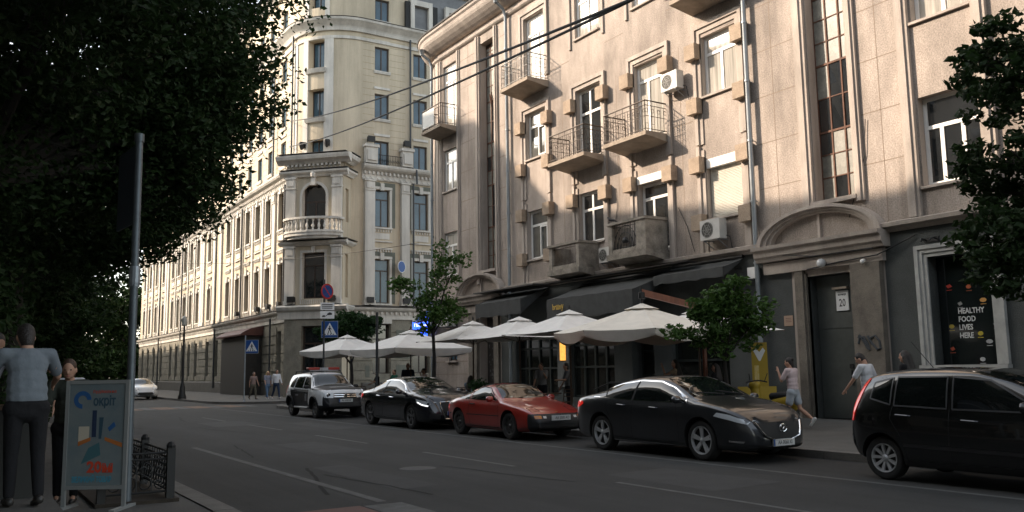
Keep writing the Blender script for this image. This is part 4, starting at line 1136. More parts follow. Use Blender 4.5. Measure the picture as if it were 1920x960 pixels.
# ---------------------------------------------------------------- dark grey saloon (fastback sedan)
def sedan(y, label, col, kind):
    if kind == 'near':
        car = Car(zt=[(-2.44,.70),(-2.38,.93),(-2.25,1.05),(-1.95,1.10),(-1.6,1.19),(-1.0,1.37),(-.3,1.455),(.2,1.44),(.6,1.33),(1.2,1.08),(1.55,1.0),(2.0,.90),(2.25,.78),(2.36,.60),(2.40,.45)],
              zw=[(-2.44,.66),(-2.25,.97),(-1.5,1.02),(-.5,.99),(.6,.955),(1.3,.95),(1.8,.87),(2.2,.72),(2.40,.42)],
              zb=[(-2.44,.42),(-2.3,.27),(-1.5,.20),(1.5,.19),(2.2,.2),(2.40,.26)],
              w=[(-2.44,.56),(-2.40,.68),(-2.25,.80),(-1.9,.88),(-1.4,.92),(0,.905),(1.4,.92),(1.85,.88),(2.15,.78),(2.32,.62),(2.40,.45)],
              wt=[(-2.44,.4),(-2.25,.68),(-1.9,.68),(-1.3,.66),(-.3,.665),(.4,.67),(1.2,.76),(1.6,.76),(2.1,.64),(2.40,.36)], wb=2.76, R=.345)
    else:
        car = Car(zt=[(-2.5,.72),(-2.44,.95),(-2.3,1.06),(-1.9,1.10),(-1.6,1.17),(-1.0,1.36),(-.3,1.46),(.25,1.44),(.65,1.34),(1.25,1.10),(1.6,1.04),(2.1,.95),(2.32,.83),(2.42,.62),(2.45,.45)],
              zw=[(-2.5,.66),(-2.3,.96),(-1.5,1.0),(-.5,.97),(.6,.95),(1.3,.94),(1.9,.88),(2.25,.76),(2.45,.42)],
              zb=[(-2.5,.42),(-2.3,.26),(-1.5,.20),(1.5,.19),(2.3,.2),(2.45,.28)],
              w=[(-2.5,.6),(-2.45,.72),(-2.3,.83),(-1.9,.90),(-1.4,.935),(0,.92),(1.4,.935),(1.9,.90),(2.25,.80),(2.4,.66),(2.45,.52)],
              wt=[(-2.5,.45),(-2.3,.72),(-1.9,.70),(-1.3,.66),(-.3,.645),(.4,.655),(1.2,.77),(1.6,.78),(2.1,.68),(2.45,.42)], wb=2.9, R=.345)
    near = kind == 'near'
    root = carroot('dark_saloon' if near else 'black_saloon', y, label)
    body = car.shell(col, root)
    for sg in SG:
        if near:
            top = [(-1.72,1.10),(-1.35,1.20),(-.9,1.30),(-.3,1.365),(.25,1.345),(.62,1.23),(1.02,1.035)]; bot = [(-1.62,1.055),(-1.0,1.03),(-.2,1.005),(1.0,.985)]
        else:
            top = [(-1.7,1.09),(-1.3,1.22),(-.85,1.32),(-.3,1.37),(.3,1.35),(.68,1.24),(1.06,1.04)]; bot = [(-1.62,1.04),(-1.0,1.015),(-.2,.995),(1.04,.975)]
        g = car.pside(bot, top, sg, carglass, 'side_window', root)
        strip(car, dense([(bot[0][0]-.06, bot[0][1])]+top+[(bot[-1][0]+.06, bot[-1][1]-.0)]), sg, chrome, 'chrome_trim', g, .022, .008)
        if near: strip(car, dense([(b[0], b[1]-.006) for b in bot]), sg, chrome, 'chrome_trim', g, .012, .008)
        strip(car, dense([(-.42,1.0),(-.36,1.35)]), sg, gapM, 'window_pillar', g, .05, .009)
        strip(car, dense([(-1.2,1.05),(-1.28,1.21)]), sg, gapM, 'window_pillar', g, .03, .009)
        for pts in ([(-.4,.99),(-.43,.6),(-.42,.3)], [(.78,.97),(.86,.6),(.86,.32)], [(-1.15,1.02),(-1.2,.85),(-1.02,.62),(-.98,.3)], [(-.98,.3),(0,.27),(.86,.29)]):
            strip(car, dense(pts), sg, gapM, 'door_gap', body, .009, .002)
        handle(car, -.72, .905, col if near else chrome, root, sg); handle(car, .2, .875, col if near else chrome, root, sg)
        if near: strip(car, dense([(-1.0,.235),(1.0,.225)]), sg, chrome, 'sill_trim', root, .018, .006)
        mirror(car, .92, .985, col, root, sg)
        # headlamps wrap round the corner
        if near:
            car.pside([(1.72,.77),(2.0,.715),(2.27,.64)], [(1.78,.83),(2.0,.80),(2.28,.70)], sg, lampW, 'headlight', root, 8, 3, .012)
            car.pside([(2.0,.35),(2.22,.33)], [(2.0,.375),(2.24,.365)], sg, chrome, 'fog_trim', root, 6, 2, .01)
        else:
            h = car.pside([(1.85,.74),(2.1,.67),(2.3,.63)], [(1.8,.84),(2.1,.80),(2.33,.75)], sg, lampW, 'headlight', root, 8, 3)
            strip(car, dense([(1.9,.755),(2.1,.685),(2.3,.65)]), sg, mat('daylight_strip', (.8,.8,.8), .3, emit=(1,1,1), estr=.6), 'light_strip', h, .03, .012)
        car.pside([(-2.36,.80),(-2.15,.83),(-1.98,.9)], [(-2.33,.93),(-2.15,.96),(-2.02,.95)], sg, lampR, 'tail_light', root, 8, 3)
    ws = car.ptop(1.17, .33, .70, .55, .10, carglass, 'windscreen', root)
    car.ptop(-1.85, -.95, .60, .52, -.08, carglass, 'rear_window', root)
    m1 = MB(); 
    for s_ in (-.05, .42): m1.tube([(1.13, s_+.05, car.top(1.13, s_)+.015), (.98, s_-.48, car.top(.98, s_-.48)+.012)], .009, 5)
    m1.build('wiper', blackM, ws)
    if near:
        gr = car.pend([(-.40,.44),(-.2,.38),(0,.37),(.2,.38),(.40,.44)], [(-.52,.66),(-.25,.665),(0,.67),(.25,.665),(.52,.66)], blackM, 'grille', root, 16, 6, .02)
        m1 = MB(); pts = [(-.55,.67),(-.47,.53),(-.40,.435),(-.2,.375),(0,.365),(.2,.375),(.40,.435),(.47,.53),(.55,.67)]
        m1.tube([(car.endx(a, b)+.03, a, b) for a, b in dense(pts, 3)], .014, 6); m1.build('chrome_surround', chrome, gr, True)
        m1 = MB(); x = car.endx(0, .57)+.035; m1.tube([(x, .085*math.cos(t*PI/8), .57+.062*math.sin(t*PI/8)) for t in range(17)], .007, 5); m1.tube([(x,-.05,.6),(x,-.02,.575),(x,0,.55),(x,.02,.575),(x,.05,.6)], .007, 5); m1.build('badge', chrome, gr, True)
        car.pend([(-.5,.21),(0,.21),(.5,.21)], [(-.56,.29),(0,.29),(.56,.29)], blackM, 'lower_intake', root, 10, 4, .02)
        plate(car, .33, 'AA 0060 XI', root)
    else:
        gr = car.pend([(-.30,.30),(0,.30),(.30,.30)], [(-.42,.74),(0,.75),(.42,.74)], blackM, 'grille', root, 12, 6)
        m1 = MB(); pts = [(-.31,.29),(-.44,.62),(-.43,.75),(0,.76),(.43,.75),(.44,.62),(.31,.29),(-.31,.29)]
        m1.tube([(car.endx(a, b)+.014, a, b) for a, b in dense(pts, 4)], .014, 6); m1.build('chrome_surround', chrome, gr, True)
        m1 = MB(); x = car.endx(0,.66)+.02
        for k in range(4): m1.tube([(x, (k-1.5)*.062+.042*math.cos(t*PI/6), .66+.042*math.sin(t*PI/6)) for t in range(13)], .005, 4)
        m1.build('badge', chrome, gr, True)
        for sg in SG: car.pend([(sg*.46,.28),(sg*.74,.32)], [(sg*.46,.44),(sg*.72,.46)], blackM, 'air_intake', root, 5, 3)
        plate(car, .45, 'KA 1010 AB', root)
        m1 = MB(); m1.tube([(1.9,-.6,car.top(1.9,.6)+.004),(1.3,-.5,car.top(1.3,.5)+.004)], .006, 4); m1.build('bonnet_crease', gapM, body)
    plate(car, .72, 'AA 0060 XI' if near else 'KA 1010 AB', root, front=False)
    car.wheels(root, 'low', alloy if near else alloyD)
    return root
sedan(12.6, 'dark grey fastback saloon parked between the red coupe and the black hatchback', paintm('gunmetal_paint', (.030,.032,.036), .4, .28), 'near')
sedan(24.1, 'black saloon with a chrome framed grille parked behind the red coupe', paintm('black_blue_paint', (.012,.014,.02), .2, .25), 'far')
# ---------------------------------------------------------------- red coupe
def coupe():
    car = Car(zt=[(-1.98,.62),(-1.93,.80),(-1.85,.875),(-1.5,.95),(-1.0,1.10),(-.5,1.235),(-.1,1.275),(.15,1.255),(.85,.91),(1.1,.86),(1.6,.76),(1.95,.655),(2.08,.58),(2.15,.46)],
          zw=[(-1.98,.58),(-1.85,.80),(-1.2,.86),(0,.845),(.8,.83),(1.2,.78),(1.7,.685),(2.05,.56),(2.15,.42)],
          zb=[(-1.98,.42),(-1.8,.28),(-1.1,.19),(1.1,.17),(1.9,.2),(2.15,.28)],
          w=[(-1.98,.62),(-1.93,.70),(-1.7,.77),(-1.2,.845),(-.6,.82),(0,.81),(.7,.82),(1.2,.845),(1.7,.79),(2.0,.72),(2.15,.60)],
          wt=[(-1.98,.5),(-1.85,.66),(-1.3,.64),(-.5,.59),(0,.60),(.8,.70),(1.2,.70),(1.8,.66),(2.15,.5)], wb=2.40, R=.315, tw=.2)
    P = paintm('red_paint', (.33,.026,.018), 0, .3)
    root = carroot('red_coupe', 18.65, 'red wedge shaped old coupe parked between two dark saloons', 11.74)
    body = car.shell(P, root, lambda x, z: x > 1.9 and z < .60, plastic)
    for sg in SG:
        g = car.pside([(-.62,.895),(-.2,.885),(.62,.88)], [(-.55,1.135),(-.2,1.185),(.12,1.16)], sg, carglass, 'door_window', root)
        car.pside([(-1.3,.93),(-1.0,.905),(-.7,.9)], [(-1.05,1.02),(-.85,1.08),(-.70,1.10)], sg, carglass, 'quarter_window', root)
        strip(car, dense([(-.66,.89),(-.58,1.14),(-.2,1.2),(.14,1.175),(.66,.875)]), sg, blackM, 'window_seal', g, .018, .007)
        for pts in ([(-.64,.88),(-.68,.6),(-.6,.26)], [(.72,.84),(.76,.55),(.74,.25)], [(-.6,.26),(.74,.25)]): strip(car, dense(pts), sg, gapM, 'door_gap', body, .009, .002)
        strip(car, dense([(-1.75,.53),(-1.62,.53)]), sg, blackM, 'bump_strip', body, .03, .004); strip(car, dense([(-.75,.53),(.78,.53)]), sg, blackM, 'bump_strip', body, .02, .004)
        strip(car, dense([(-.72,.2),(.76,.19)]), sg, blackM, 'sill', body, .06, .003)
        handle(car, -.48, .79, blackM, root, sg); mirror(car, .5, .87, P, root, sg)
        car.pend([(sg*.50,.50),(sg*.66,.50)], [(sg*.50,.57),(sg*.67,.57)], lampO, 'indicator', root, 5, 3, .022)
        car.pend([(sg*.38,.505),(sg*.46,.505)], [(sg*.38,.555),(sg*.46,.555)], lampW, 'driving_light', root, 4, 3, .03)
        car.pside([(-1.93,.62),(-1.8,.64)], [(-1.92,.75),(-1.8,.75)], sg, lampR, 'tail_light', root, 5, 3)
        m1 = MB(); r_ = [(1.98-.28*t, sg*(.52+.0*t), 0) for t in (0, 1)]
        q = [(1.93,.42),(1.93,.64),(1.66,.62),(1.66,.44),(1.93,.42)]
        m1.tube([(x, sg*y, car.top(x, y)+.001) for x, y in dense(q, 5)], .005, 4); m1.build('popup_lamp_lid', gapM, body)
    car.ptop(.80, .13, .64, .50, .12, carglass, 'windscreen', root)
    car.ptop(-1.68, -.62, .56, .46, -.05, carglass, 'rear_window', root)
    car.ptop(-.52, -.08, .4, .4, 0, P, 'sunroof', root, .022)
    for sg in SG: m1 = MB(); m1.tube([(x, sg*.4, car.top(x,.4)+.012) for x in (-.52,-.3,-.08)], .012, 5); m1.build('sunroof_seal', blackM, root)
    b = MB(); pts0 = [(-.72,.42),(-.4,.4),(0,.4),(.4,.4),(.72,.42)]; pts1 = [(-.70,.60),(-.4,.60),(0,.60),(.4,.60),(.70,.60)]
    car.pend(pts0, pts1, plastic, 'front_bumper', root, 20, 6, .02)
    car.pend([(-.6,.27),(0,.27),(.6,.27)], [(-.64,.37),(0,.37),(.64,.37)], blackM, 'air_intake', root, 10, 4)
    m1 = MB(); x = 2.0; m1.lathe([(0,.006),(.032,.004),(.036,0)], (x, 0, car.top(x, 0)), 2, 10); m1.build('badge', mat('gold_badge', (.45,.3,.08), .3, .8), root)
    plate(car, .51, 'AA 5000 AO', root, blue=False); plate(car, .6, 'AA 5000 AO', root, front=False, blue=False)
    car.wheels(root, 'old', mat('dark_cast_wheel', (.09,.09,.09), .4, .7)); return root
coupe()
# ---------------------------------------------------------------- patrol SUV
def suv():
    car = Car(zt=[(-2.08,.75),(-2.05,1.05),(-1.98,1.3),(-1.85,1.55),(-1.5,1.62),(-.5,1.65),(.15,1.63),(.4,1.57),(1.0,1.16),(1.3,1.12),(1.8,1.06),(2.02,.95),(2.12,.75),(2.16,.55)],
          zw=[(-2.08,.72),(-2.0,1.0),(-1.2,1.04),(0,1.01),(.9,1.0),(1.4,.98),(1.9,.9),(2.16,.5)],
          zb=[(-2.08,.5),(-1.9,.36),(-1,.30),(1,.29),(1.9,.32),(2.16,.4)],
          w=[(-2.08,.68),(-2.0,.80),(-1.6,.88),(-1.3,.905),(-.6,.86),(.6,.86),(1.3,.91),(1.7,.89),(2.0,.80),(2.16,.62)],
          wt=[(-2.08,.55),(-1.9,.62),(-1.3,.62),(0,.62),(.4,.63),(1.0,.76),(1.5,.78),(2.0,.68),(2.16,.5)], wb=2.67, R=.35, tw=.22)
    W = paintm('white_paint', (.72,.73,.74), 0, .35); D = plastic
    root = carroot('patrol_car', 31.85, 'white and black patrol off roader with a red light bar on its roof', 11.78)
    clad = mat('black_livery', (.014,.014,.017), .35, spec=.4)
    def cz(x, z):
        return (x > -1.0-.35*(z-.3) and x < .62 and z < 1.02) or (x > 1.0 and z > 1.0 and True) or z < .47 or (x > 2.0 and z < .78)
    body = car.shell(W, root, cz, clad)
    for sg in SG:
        for bot, top in (([(-.0,1.06),(.9,1.05)], [(.0,1.47),(.42,1.44)]), ([(-.92,1.08),(-.08,1.06)], [(-.86,1.48),(-.08,1.47)]), ([(-1.62,1.12),(-1.02,1.08)], [(-1.4,1.40),(-.96,1.47)])):
            car.pside(bot, top, sg, carglass, 'side_window', root, 8, 4)
        for pts in ([(-.04,1.06),(-.05,.6),(-.05,.36)], [(.95,1.0),(.98,.8),(.95,.4)], [(-.95,1.05),(-1.0,.9),(-.85,.6),(-.8,.38)]): strip(car, dense(pts), sg, gapM, 'door_gap', body, .01, .003)
        for ax in (car.fx, car.rx):   # flared arches
            m1 = MB(); pts = []
            for k in range(15):
                t = -.15*PI+1.3*PI*k/14; x = ax+car.R*1.2*math.cos(t); z = max(.33, car.R+.02+car.R*1.2*math.sin(t)); pts.append((x, sg*(car.side(x, z)+.0), z))
            m1.tube(pts, .045, 6); m1.build('arch_trim', D, root, True)
        handle(car, -.7, .93, blackM, root, sg); handle(car, .22, .91, blackM, root, sg); mirror(car, .78, 1.06, blackM, root, sg)
        m1 = MB(); y0 = .6; m1.tube([(-1.5,sg*y0,car.top(-1.5,y0)),(-1.4,sg*y0,1.68),(.1,sg*y0,1.69),(.3,sg*y0,car.top(.3,y0))], .02, 6); m1.build('roof_rail', blackM, root, True)
        m1 = MB(); m1.tube([(-.75, sg*.88, .36), (.75, sg*.88, .36)], .035, 8); m1.build('side_step', mat('brushed_tube', (.45,.45,.45), .35, .8), root, True)
        h = car.pend([(sg*.44,.72),(sg*.76,.74)], [(sg*.44,.90),(sg*.78,.92)], lampW, 'headlight', root, 8, 4)
        m1 = MB(); yy = sg*.6; m1.lathe([(0,.002),(.07,.002),(.075,-.03)], (car.endx(yy, .82)+.02, yy, .82), 0, 12); m1.build('reflector', chrome, h)
        m1 = MB(); x0 = .42; sy = sg*(car.side(x0,.72)+.006)
        r_ = [(x0+.14*math.cos(k*PI/8), .72+.17*math.sin(k*PI/8)) for k in range(16)]
        car.pside([(x0-.1,.6),(x0+.1,.6)], [(x0-.1,.86),(x0+.1,.86)], sg, mat('door_emblem', (.35,.36,.38), .5, var=.7, vscale=14), 'door_emblem', body, 4, 4)
        car.pside([(-.72,.78),(-.42,.78)], [(-.72,.83),(-.42,.83)], sg, mat('livery_lettering', (.4,.4,.42), .5, var=.6, vscale=30), 'livery_lettering', body, 6, 1)
        car.pside([(-2.0,.85),(-1.88,.86)], [(-1.97,1.15),(-1.88,1.16)], sg, lampR, 'tail_light', root, 4, 4)
    car.ptop(1.0, .42, .74, .60, .08, carglass, 'windscreen', root); 
    m1 = MB(); m1.box(-.4,.4,0,0,0,0) if False else None
    gr = car.pend([(-.42,.70),(0,.68),(.42,.70)], [(-.42,.88),(0,.88),(.42,.88)], blackM, 'grille', root, 12, 4)
    m1 = MB()
    for z in (.83, .76): m1.tube([(car.endx(a, z)+.014, a, z) for a in (-.42,-.2,0,.2,.42)], .022, 6)
    m1.build('chrome_bar', chrome, gr, True)
    m1 = MB(); x = car.endx(0,.8)+.03; m1.prism([(0,.1),(.06,0),(0,-.1),(-.06,0)], lambda a, b, d: (x+d, a, .8+b), 0, .02); m1.prism([(0,.05),(.028,0),(0,-.05),(-.028,0)], lambda a, b, d: (x+d, a, .8+b), .021, .023, 1); m1.build('badge', [chrome, blackM], gr)
    m1 = MB(); sh = [(-.3,1.35),(.3,1.35)]
    # white lettering smudge on the bonnet
    car.ptop(1.62, 1.42, .36, .36, .0, mat('bonnet_lettering', (.55,.55,.55), .5, var=.9, vscale=9, col2=(.03,.03,.03)), 'bonnet_lettering', body, .005, 8, 3)
    car.pend([(-.5,.44),(0,.43),(.5,.44)], [(-.5,.58),(0,.57),(.5,.58)], mat('skid_plate', (.03,.03,.03), .5), 'lower_bumper', root, 10, 3)
    plate(car, .63, 'AA 4580 BP', root, y=.0)
    lb = empty('light_bar', (-.15, 0, 1.66)); lb.parent = root
    m1 = MB(); m1.box(-.14,.14,-.16,.16,.05,.15); m1.box(-.1,.1,-.58,.58,.02,.06); m1.build('mount', mat('grey_mount', (.35,.35,.36), .5), lb)
    for sg in SG:
        m1 = MB(); a, b = sorted((sg*.165, sg*.62)); m1.box(-.14,.14,a,b,.06,.16); q = m1.build('beacon', barR, lb); bv = q.modifiers.new('b', 'BEVEL'); bv.width = .03; bv.segments = 2
    m1 = MB(); m1.tube([(.3,-.2,1.6),(.25,-.2,1.95)], .006, 4); m1.tube([(-1.3,.25,1.62),(-1.5,.25,2.1)], .005, 4); m1.build('aerial', blackM, root)
    car.wheels(root, 'suv', mat('steel_grey_wheel', (.2,.2,.2), .5, .5)); return root
suv()
# ---------------------------------------------------------------- black hatchback
def hatch():
    car = Car(zt=[(-1.82,.70),(-1.80,.95),(-1.74,1.18),(-1.58,1.44),(-1.3,1.51),(-.6,1.545),(.0,1.53),(.45,1.44),(1.25,1.10),(1.5,1.02),(1.85,.88),(2.0,.72),(2.05,.5)],
          zw=[(-1.82,.66),(-1.7,1.0),(-1.0,1.02),(0,.97),(1.0,.93),(1.5,.88),(1.9,.72),(2.05,.46)],
          zb=[(-1.82,.42),(-1.65,.28),(-1,.2),(1,.19),(1.8,.22),(2.05,.3)],
          w=[(-1.82,.66),(-1.76,.74),(-1.5,.82),(-1.1,.85),(0,.845),(1.1,.85),(1.6,.80),(1.9,.68),(2.05,.5)],
          wt=[(-1.82,.55),(-1.6,.58),(-1,.66),(0,.68),(.5,.68),(1.2,.73),(1.6,.68),(2.05,.4)], wb=2.5, R=.30, tw=.19)
    P = paintm('black_paint', (.006,.0065,.0065), 0, .2)
    root = carroot('black_hatchback', 6.5, 'black tall hatchback with upright red tail light cut off at the right edge', 11.83)
    body = car.shell(P, root)
    for sg in SG:
        for bot, top in (([(-.18,1.0),(.98,.985)], [(-.18,1.42),(.3,1.38)]), ([(-1.02,1.03),(-.26,1.005)], [(-1.0,1.42),(-.26,1.425)]), ([(-1.42,1.12),(-1.08,1.04)], [(-1.38,1.34),(-1.07,1.41)])):
            g = car.pside(bot, top, sg, carglass, 'side_window', root, 8, 4)
            strip(car, dense([bot[0], bot[1], top[1], top[0], bot[0]]), sg, mat('grey_seal', (.05,.052,.055), .4), 'window_seal', g, .022, .009)
        for pts in ([(-.22,1.0),(-.24,.6),(-.22,.3)], [(.95,.94),(.98,.7),(.94,.34)], [(-1.04,1.03),(-1.08,.85),(-.92,.6),(-.85,.3)], [(-.85,.3),(.94,.3)]): strip(car, dense(pts), sg, gapM, 'door_gap', body, .009, .002)
        strip(car, dense([(-.9,.5),(1.0,.47)]), sg, plastic, 'rubbing_strip', root, .045, .006)
        handle(car, -.88, .9, P, root, sg); handle(car, .05, .86, P, root, sg); mirror(car, .8, 1.0, P, root, sg)
        m1 = MB(); m1.lathe([(0,.002),(.02,.002),(.022,0)], (-.18, 0, 0), 1, 8)
        car.pside([(-1.80,.80),(-1.72,.80)], [(-1.56,1.40),(-1.50,1.40)], sg, lampR, 'tail_light', root, 4, 10, .012)
        car.pside([(1.6,.66),(1.92,.6)], [(1.5,.82),(1.88,.74)], sg, lampW, 'headlight', root, 6, 3)
        m1 = MB(); yy = sg*.52; m1.tube([(-1.3,yy,car.top(-1.3,yy)+.002),(-.6,yy,car.top(-.6,yy)+.012),(.2,yy,car.top(.2,yy)+.004)], .012, 5); m1.build('roof_gutter', plastic, root)
    car.ptop(1.22, .48, .68, .58, .10, carglass, 'windscreen', root); car.ptop(-1.74, -1.58, .56, .5, 0, carglass, 'rear_window', root)
    car.pend([(-.4,.35),(.4,.35)], [(-.45,.55),(.45,.55)], blackM, 'grille', root)
    m1 = MB(); m1.tube([(-.9,.0,car.top(-.9,0)),(-1.22,.0,1.92)], .006, 5); m1.build('aerial', blackM, root)
    plate(car, .62, 'AA 2046 KE', root, front=False)
    car.wheels(root, 'hatch', alloy); return root
hatch()
# ---------------------------------------------------------------- white car far down the street (and one behind it)
def farcar(x, y, label, rz):
    car = Car(zt=[(-2.2,.7),(-2.1,.98),(-1.7,1.05),(-1.0,1.36),(-.3,1.44),(.3,1.40),(1.1,1.02),(1.6,.95),(2.05,.82),(2.2,.5)], zw=[(-2.2,.66),(-2,.92),(0,.92),(1.2,.9),(1.9,.78),(2.2,.46)],
          zb=[(-2.2,.4),(-1.9,.22),(1.9,.2),(2.2,.3)], w=[(-2.2,.6),(-2.0,.82),(-1.3,.9),(1.3,.9),(1.9,.8),(2.2,.52)], wt=[(-2.2,.5),(-1.9,.68),(-.8,.58),(.3,.58),(1.1,.72),(2.2,.4)], wb=2.65, R=.33)
    root = empty('white_car', (x, y, 0), rz, label, 'car')
    P = paintm('white_paint', (.72,.73,.74)); car.shell(P, root, nst=60)
    for sg in SG:
        car.pside([(-1.4,1.0),(1.0,.95)], [(-1.0,1.28),(.3,1.32)], sg, carglass, 'side_window', root)
        car.pside([(1.75,.66),(2.1,.6)], [(1.7,.78),(2.08,.72)], sg, mat('dark_lamp', (.1,.1,.11), .2), 'headlight', root, 5, 2)
    car.ptop(1.08, .36, .7, .54, .1, carglass, 'windscreen', root); car.pend([(-.5,.3),(.5,.3)], [(-.55,.5),(.55,.5)], blackM, 'grille', root)
    car.wheels(root, 'low', alloyD); return root
farcar(11.0, 66.0, 'white car with its bonnet showing, stopped by the far kerb beyond the crossing', -PI/2)
farcar(8.0, 78.0, 'white car far off behind the advert board, half hidden', -PI/2)
# ================================================================ PEOPLE
def ball(mb, c, r, rot=None, n=12, k=8):
    c = Vector(c); rx, ry, rz = r if isinstance(r, (tuple, list)) else (r, r, r); rows = []
    for i in range(k+1):
        t = PI*i/k; row = []
        for j in range(n):
            a = 2*PI*j/n; p = Vector((rx*math.sin(t)*math.cos(a), ry*math.sin(t)*math.sin(a), rz*math.cos(t)))
            if i in (0, k): p += Vector((math.cos(a), math.sin(a), 0))*1e-4
            row.append(c + (rot @ p if rot else p))
        rows.append(row)
    i0 = mb.grid(rows, 0, True)
    mb.f.append(tuple(i0+j for j in range(n))); mb.mi.append(0); mb.f.append(tuple(i0+k*n+j for j in reversed(range(n)))); mb.mi.append(0)
def limb(mb, a, b, ra, rb):
    a, b = Vector(a), Vector(b); mb.tube([a, b], [ra, rb], 12); ball(mb, a, ra); ball(mb, b, rb)
def blend(mb, name, m, parent, vox, smooth=2):
    o = mb.build('tmp', m)
    bm = bmesh.new(); bm.from_mesh(o.data); bmesh.ops.recalc_face_normals(bm, faces=bm.faces); bm.to_mesh(o.data); bm.free()
    r = o.modifiers.new('r', 'REMESH'); r.mode = 'VOXEL'; r.voxel_size = vox; r.use_smooth_shade = True
    s_ = o.modifiers.new('s', 'SMOOTH'); s_.factor = .5; s_.iterations = smooth
    q = mesh_from(o, name, parent)
    q.data.materials.clear(); q.data.materials.append(m); return q
def person(loc, face, label, h=1.75, top=None, bottom=None, hair=hairD, style='short', legs=((20,-5),(-15,-25)), arms=((-10,15,8),(10,15,8)),
           lean=0, sleeve=.5, shorts=False, shoe=None, head=(0,0), sit=False, vox=.016, wid=1.0, group=None, skirt=False, collar=False):
    """face: heading angle in degrees (0 = +X). legs: (hip swing fwd, knee bend) left/right; arms: (swing fwd, elbow bend, spread)"""
    k = h/1.75; root = empty('person', loc, math.radians(face), label, 'person', group)
    top = top or cloth('grey_shirt', (.2,.2,.2)); bottom = bottom or cloth('dark_trousers', (.02,.022,.028)); shoe = shoe or mat('dark_shoe', (.03,.028,.026), .5)
    V = Vector; rad = math.radians
    hipz = (.50 if sit else .93)*k
    def ry(v, a): a = rad(a); return V((v[0]*math.cos(a)+v[2]*math.sin(a), v[1], -v[0]*math.sin(a)+v[2]*math.cos(a)))
    pel = V((0,0,hipz+.05*k)); T = lambda x, y, z: pel + ry((x, y*wid, z), lean)*k
    J = {}
    for s_, nm, (sw, kb) in ((1, 'L', legs[0]), (-1, 'R', legs[1])):
        hp = V((0, s_*.095*k*wid, hipz))
        if sit: sw, kb = 86, -84
        kn = hp + ry((0,0,-.43*k), -sw); an = kn + ry((0,0,-.41*k), -(sw+kb))
        J[nm] = (hp, kn, an, sw+kb)
    if not sit:   # drop so the lower foot touches the ground
        lo = min(J['L'][2].z, J['R'][2].z)-.075*k; off = V((0,0,-lo))
        pel += off; J = {q: (a+off, b+off, c_+off, d) for q, (a, b, c_, d) in J.items()}
    neck = T(.0,0,.52); hd = neck + ry((.035*k, 0, .135*k), lean*.6+head[1])
    hrot = Matrix.Rotation(rad(head[0]), 3, 'Z') @ Matrix.Rotation(rad(lean*.5+head[1]), 3, 'Y')
    A = {}
    for s_, nm, (sw, eb, spd) in ((1, 'L', arms[0]), (-1, 'R', arms[1])):
        sh = T(0, s_*.185, .455); a, b = rad(sw), rad(spd)
        d1 = V((math.sin(a)*math.cos(b), s_*math.sin(b), -math.cos(a)*math.cos(b))); el = sh + d1*.29*k
        a2 = rad(sw+eb); d2 = V((math.sin(a2)*math.cos(b*.3), s_*math.sin(b*.3) - s_*(.25 if eb > 90 else 0), -math.cos(a2)*math.cos(b*.3))).normalized()
        wr = el + d2*.25*k; A[nm] = (sh, el, wr, d2, s_)
    LR = Matrix.Rotation(rad(lean), 3, 'Y')
    # ---- body
    b = MB()
    ball(b, hd, (.092*k,.075*k,.115*k), hrot, 16, 12); ball(b, hd+hrot @ V((.025,0,-.065))*k, (.06*k,.055*k,.055*k), hrot)
    ball(b, hd+hrot @ V((.098,0,-.02))*k, (.018*k,.014*k,.024*k), hrot)
    for s_ in (1, -1): ball(b, hd+hrot @ V((-.005,s_*.078,-.015))*k, (.022*k,.012*k,.032*k), hrot)
    limb(b, T(0,0,.44), neck+V((.01,0,.05*k)), .062*k, .05*k)
    ball(b, T(0,0,.34), (.1*k,.16*k*wid,.16*k), LR); ball(b, T(0,0,.12), (.095*k,.135*k*wid,.16*k), LR); ball(b, pel-V((0,0,.03*k)), (.1*k,.15*k*wid,.12*k))
    for nm in 'LR':
        hp, kn, an, an_a = J[nm]; limb(b, hp, kn, .08*k, .052*k); limb(b, kn, kn.lerp(an, .4), .05*k, .054*k); limb(b, kn.lerp(an, .4), an, .054*k, .034*k)
        ft = an + ry((.14*k,0,-.045*k), -an_a*.9 if not sit else 0); limb(b, an, ft, .034*k, .026*k)
        sh, el, wr, d2, s_ = A[nm]; limb(b, T(0, s_*.1, .45), sh, .06*k, .055*k); limb(b, sh, el, .048*k, .038*k); limb(b, el, wr, .037*k, .026*k)
        side = d2.cross(V((0,1,0))); side = side.normalized() if side.length > .1 else V((1,0,0)); fw = d2; out = fw.cross(side).normalized()
        pm = wr+fw*.045*k; ball(b, pm, (.03*k,.02*k,.045*k), Matrix((side, out, fw)).transposed())
        for q, ln in ((-.024,.062),(-.008,.076),(.008,.072),(.024,.056)):
            r0 = wr+fw*.075*k+side*q*k; r1 = r0+fw*ln*.55*k+out*.006*k*s_; r2 = r1+fw*ln*.5*k-out*.014*k*s_
            b.tube([r0-fw*.02*k, r0, r1, r2], [.009*k,.0095*k,.0088*k,.007*k], 6)
        t0 = wr+fw*.03*k-side*.022*k; b.tube([t0, t0+(-side*.03+fw*.03)*k, t0+(-side*.036+fw*.06)*k], [.011*k,.0105*k,.008*k], 6)
    blend(b, 'body', skin, root, vox)
    e = MB()
    for s_ in (1, -1): ball(e, hd+hrot @ V((.082,s_*.032,.012))*k, (.009,.012,.007), hrot, 8, 6)
    e.build('eyes', mat('eye_dark', (.02,.015,.012), .2), root, True)
    e = MB(); ball(e, hd+hrot @ V((.086,0,-.062))*k, (.008,.024,.007), hrot, 8, 6); e.build('mouth', mat('lip', (.33,.12,.10), .5), root, True)
    # ---- shirt
    b = MB(); g = 1.12
